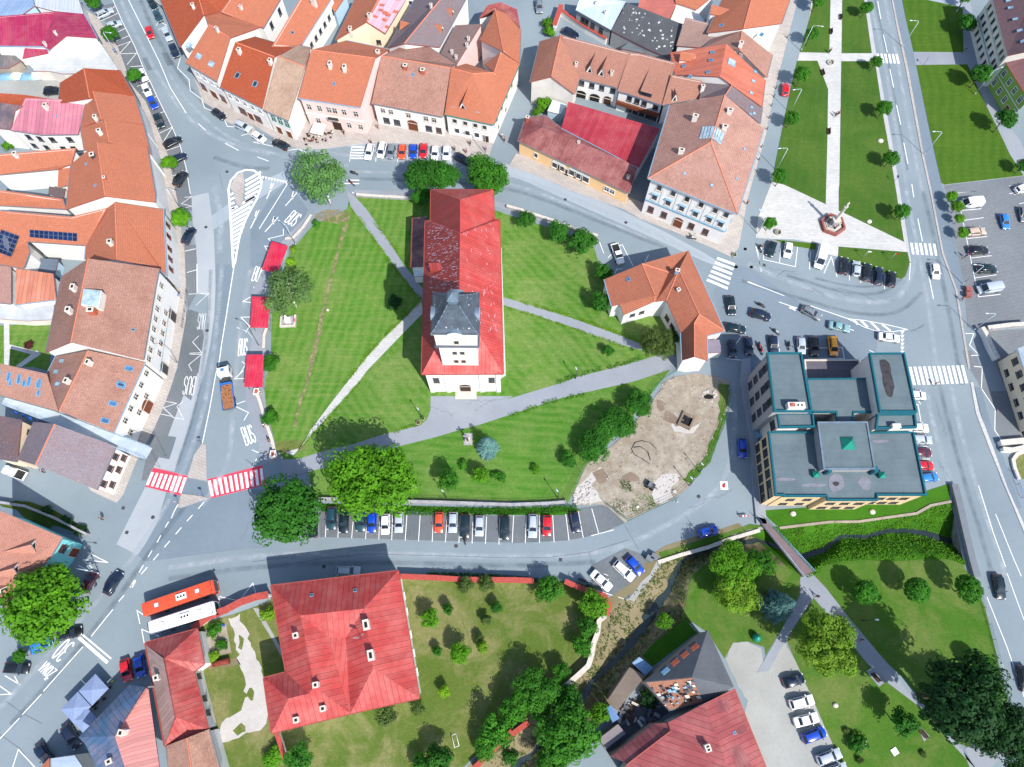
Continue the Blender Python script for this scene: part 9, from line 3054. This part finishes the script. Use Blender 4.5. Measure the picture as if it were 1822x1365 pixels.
m_=MB()
m_.box((-.9,-.5,.35),(.9,.5,.9),'dark_iron')
m_.box((-.5,-.45,.9),(.2,.45,1.5),'gutter_grey')
m_.obj('body',e)
m_=MB()
m_.tube([(.8,0,.8),(1.3,0,1.3),(1.6,0,.5)],.1,'steel',6)
m_.obj('arm',e)
for sx in(-.55,.55):
 for sy in(-1,1):
  m_=MB()
  m_.cyl((sx,sy*.5,.35),(sx,sy*.72,.35),.35,.35,'tyre_rubber',12)
  m_.obj('wheel',e)
def rock_mesh(seed):
 r=random.Random(seed)
 bm_=bmesh.new()
 bmesh.ops.create_icosphere(bm_,subdivisions=1,radius=1)
 for v in bm_.verts:
  v.co*=r.uniform(.65,1.15)
  v.co.z*=.7
 me=bpy.data.meshes.new('rubble_stone')
 bm_.to_mesh(me)
 bm_.free()
 me.materials.append(MATS['rubble_white'])
 return me
RK=[rock_mesh(k)for k in range(6)]
n=0
for spot,cnt,sz in(((480,690,600,860),90,.32),((1370,60,1480,150),34,.3),((1060,650,1210,850),20,.16)):
 for k in range(cnt):
  x,y=RND.uniform(spot[0],spot[2]),RND.uniform(spot[1],spot[3])
  if spot[0]==480 and(y-690)<(600-x)*.55:
   continue
  if spot[0]==1370 and((x-1425)/58)**2+((y-105)/48)**2<.45:
   continue
  o=link('rubble_stone',RK[n%6])
  n+=1
  o.location=G(*P('C3',x,y))+Vector((0,0,.16))
  s_=sz*RND.uniform(.5,1.4)
  o.scale=(s_*1.2,s_,s_)
  o.rotation_euler=(0,0,RND.uniform(0,6))
  tag(o,('pale broken stone in the rubble heap by the green fence' if spot[0]==480 else 'pale stone in the ring round the dug hole' if spot[0]==1370 else 'small pale stone on the white spill'),'stone',('stones of the rubble heap' if spot[0]==480 else 'stones round the dug hole' if spot[0]==1370 else 'stones on the white spill'))
sheet('dug_hole','soot',L('C3',1390,100,1420,85,1460,95,1465,115,1430,122,1400,118),.128)
# blue tarpaulin and scaffold
p0,p1=G(*P('C1',30,118),6),G(*P('C1',1050,505),6)
sc=empty('scaffold',G(*P('C1',640,380),0))
tag(sc,'white sheeted scaffold walkway along the gable beside the red crossing','scaffold')
c=sc.location.copy()
m_=MB()
a,b=p0-c,p1-c
e_=Vector(((b-a).x,(b-a).y,0)).normalized()
n_=Vector((-e_.y,e_.x,0))
nseg=24
rows=[]
for k in range(nseg+1):
 q=a.lerp(b,k/nseg)
 rows.append([q+n_*(j-1.5)*.8+Vector((0,0,6-6+noise.noise(Vector((k*.7,j,0)))*.25))for j in range(4)])
m_.grid(rows,'lamp_post',False,False)
m_.obj('white_sheet',sc)
for k in range(9):
 m_=MB()
 q=a.lerp(b,k/8)
 for sgn in(-1,1):
  w_=q+n_*sgn*1.25
  m_.cyl((w_.x,w_.y,0),(w_.x,w_.y,w_.z+1.1),.04,.04,'steel',5)
 m_.obj('standard',sc)
m_=MB()
for sgn in(-1,1):
 for dz in(.55,1.05):
  m_.cyl(a+n_*sgn*1.25+Vector((0,0,dz)),b+n_*sgn*1.25+Vector((0,0,dz)),.03,.03,'gutter_blue',4)
m_.obj('guard_rail',sc)
m_=MB()
for k in range(10):
 q=a.lerp(b,.1+k*.05)+n_*-1.5
 m_.face([q,q+e_*.9,q+e_*.85-n_*.5-Vector((0,0,.5)),q-n_*.45-Vector((0,0,.55))],'sign_blue')
m_.obj('blue_sheet',sc)
# scrap heap between the sheds
n=0
for k in range(46):
 x,y=RND.uniform(800,1090),RND.uniform(910,1080)
 if(x-800)*.55+905>y+120 or y>1085-(x-800)*.1:
  continue
 p=G(*P('D3',x,y))+Vector((0,0,.1+RND.uniform(0,.8)))
 m_=MB()
 l_=RND.uniform(.5,2.4)
 m_.box((-l_/2,-RND.uniform(.06,.4),-.04),(l_/2,RND.uniform(.06,.4),.05),RND.choice(['wood_dark','dark_iron','slate_dark','stone_pale','gutter_grey']))
 o=m_.obj('scrap_piece')
 o.location=p
 o.rotation_euler=(RND.uniform(-.3,.3),RND.uniform(-.3,.3),RND.uniform(0,6))
 tag(o,'piece of scrap in the heap between the sheds','scrap','pieces of the scrap heap')
sheet('scrap_yard','slate_dark',L('D3',740,1090,800,960,960,840,1050,900,1150,980,1030,1060,740,1290,650,1180),.02)
sheet('dark_plot','lush',L('D3',960,580,1050,480,1260,325,1345,420,1030,660),.04)
# garden swing frame and goal
p,rz=heading('D2',1424,1180,75,.5)
e=empty('goal_frame',p,rz)
tag(e,'small white goal frame on the garden lawn','goal')
m_=MB()
m_.tube([(-1,-.35,0),(-1,-.35,.8),(1,-.35,.8),(1,-.35,0)],.05,'canvas_white',6)
m_.tube([(-1,-.35,.05),(-1,.4,.05),(1,.4,.05),(1,-.35,.05)],.05,'canvas_white',6)
m_.obj('frame',e)
p=G(*P('D4',908,1255))
m_=MB()
m_.box((-.55,-.55,0),(.55,.55,.18),'canvas_white',Matrix.Translation(p)@Matrix.Rotation(.5,4,'Z'))
tag(m_.obj('utility_slab'),'white square slab on the park lawn','slab')
m_=MB()
p=G(*P('D4',690,1190))
for k in range(4):
 m_.cyl(p+Vector((RND.uniform(-.3,.3),RND.uniform(-.3,.3),0)),p+Vector((RND.uniform(-.5,.5),RND.uniform(-.5,.5),.7)),.25,.2,'stone_pale',7)
tag(m_.obj('tree_stump'),'pale cut stump beside the dark shrub','stump')
p,rz=heading('C3',1535,728,0,0)
m_=MB()
m_.box((-.75,-.85,.02),(.75,.85,.1),'canvas_white',Matrix.Translation(p))
m_.box((-.35,-.45,.1),(.2,.3,.16),'sign_red',Matrix.Translation(p))
m_.box((.0,.1,.16),(.3,.5,.2),'dark_iron',Matrix.Translation(p))
tag(m_.obj('road_plate'),'white plate with a red mark lying on the road by the building site','plate')
p,rz=heading('C3',1675,946,-5,.3)
m_=MB()
for k in range(5):
 m_.box((-.8+.32*k,-.08,.7),(-.48+.32*k,.08,.95),'sign_red' if k%2==0 else 'white_paint')
m_.box((-.7,-.05,0),(-.6,.05,.7),'steel')
m_.box((.6,-.05,0),(.7,.05,.7),'steel')
o=m_.obj('road_barrier')
o.location=p
o.rotation_euler=(0,0,rz)
tag(o,'red and white striped barrier at the mouth of the narrow street','barrier')
for s_,x,y,w_,lb in(('B4',728,218,.6,'white box on the roadside lawn by the column'),('A4',808,995,.7,'grey stone on the roadside lawn'),('C2',1140,740,.7,'pale slab on the lawn by the huge bright tree'),('C3',1185,770,.45,'white round lid on the site edge'),('C3',925,880,.4,'white boulder on the weedy site corner'),('B2',528,840,.35,'small pale stone on the west lawn'),('D4',490,930,.5,'pale stone on the park lawn by the white cars'),('C4',750,915,.6,'round concrete lid on the hotel lawn, right one'),('C4',192,928,.6,'round concrete lid on the hotel lawn, left one'),('D1',1575,365,.3,'blue barrel in the vegetable plot')):
 p=G(*P(s_,x,y))
 m_=MB()
 m_.grid([[(w_*k*math.cos(t),w_*k*.9*math.sin(t),z)for t in[2*PI*j/9 for j in range(9)]]for k,z in((1,0),(.95,.25),(.6,.4),(.05,.42))],'sign_blue' if 'barrel' in lb else 'stone_pale',True,False)
 o=m_.obj('barrel' if 'barrel' in lb else 'white_box' if 'box' in lb else 'concrete_lid' if 'lid' in lb else 'stone')
 o.location=p+Vector((0,0,.05))
 tag(o,lb,'barrel' if 'barrel' in lb else 'box' if 'box' in lb else 'lid' if 'lid' in lb else 'stone')
for k,(x,y)in enumerate(((680,475),(870,490))):
 p=G(*P('B4',x,y))
 e=empty('flagpole',p)
 tag(e,'white flagpole on the grass wedge, left one' if k==0 else 'white flagpole with a red flag on the grass wedge, right one','flagpole','flagpoles by the square')
 m_=MB()
 m_.cyl((0,0,0),(0,0,3.2),.05,.03,'lamp_post',8)
 m_.obj('pole',e)
 m_=MB()
 m_.grid([[(.05+.25*i,.06*math.sin(i*1.5),z)for z in(2.6,3.1)]for i in range(4)],'bike_red' if k else 'canvas_white',False,True)
 m_.obj('flag',e)
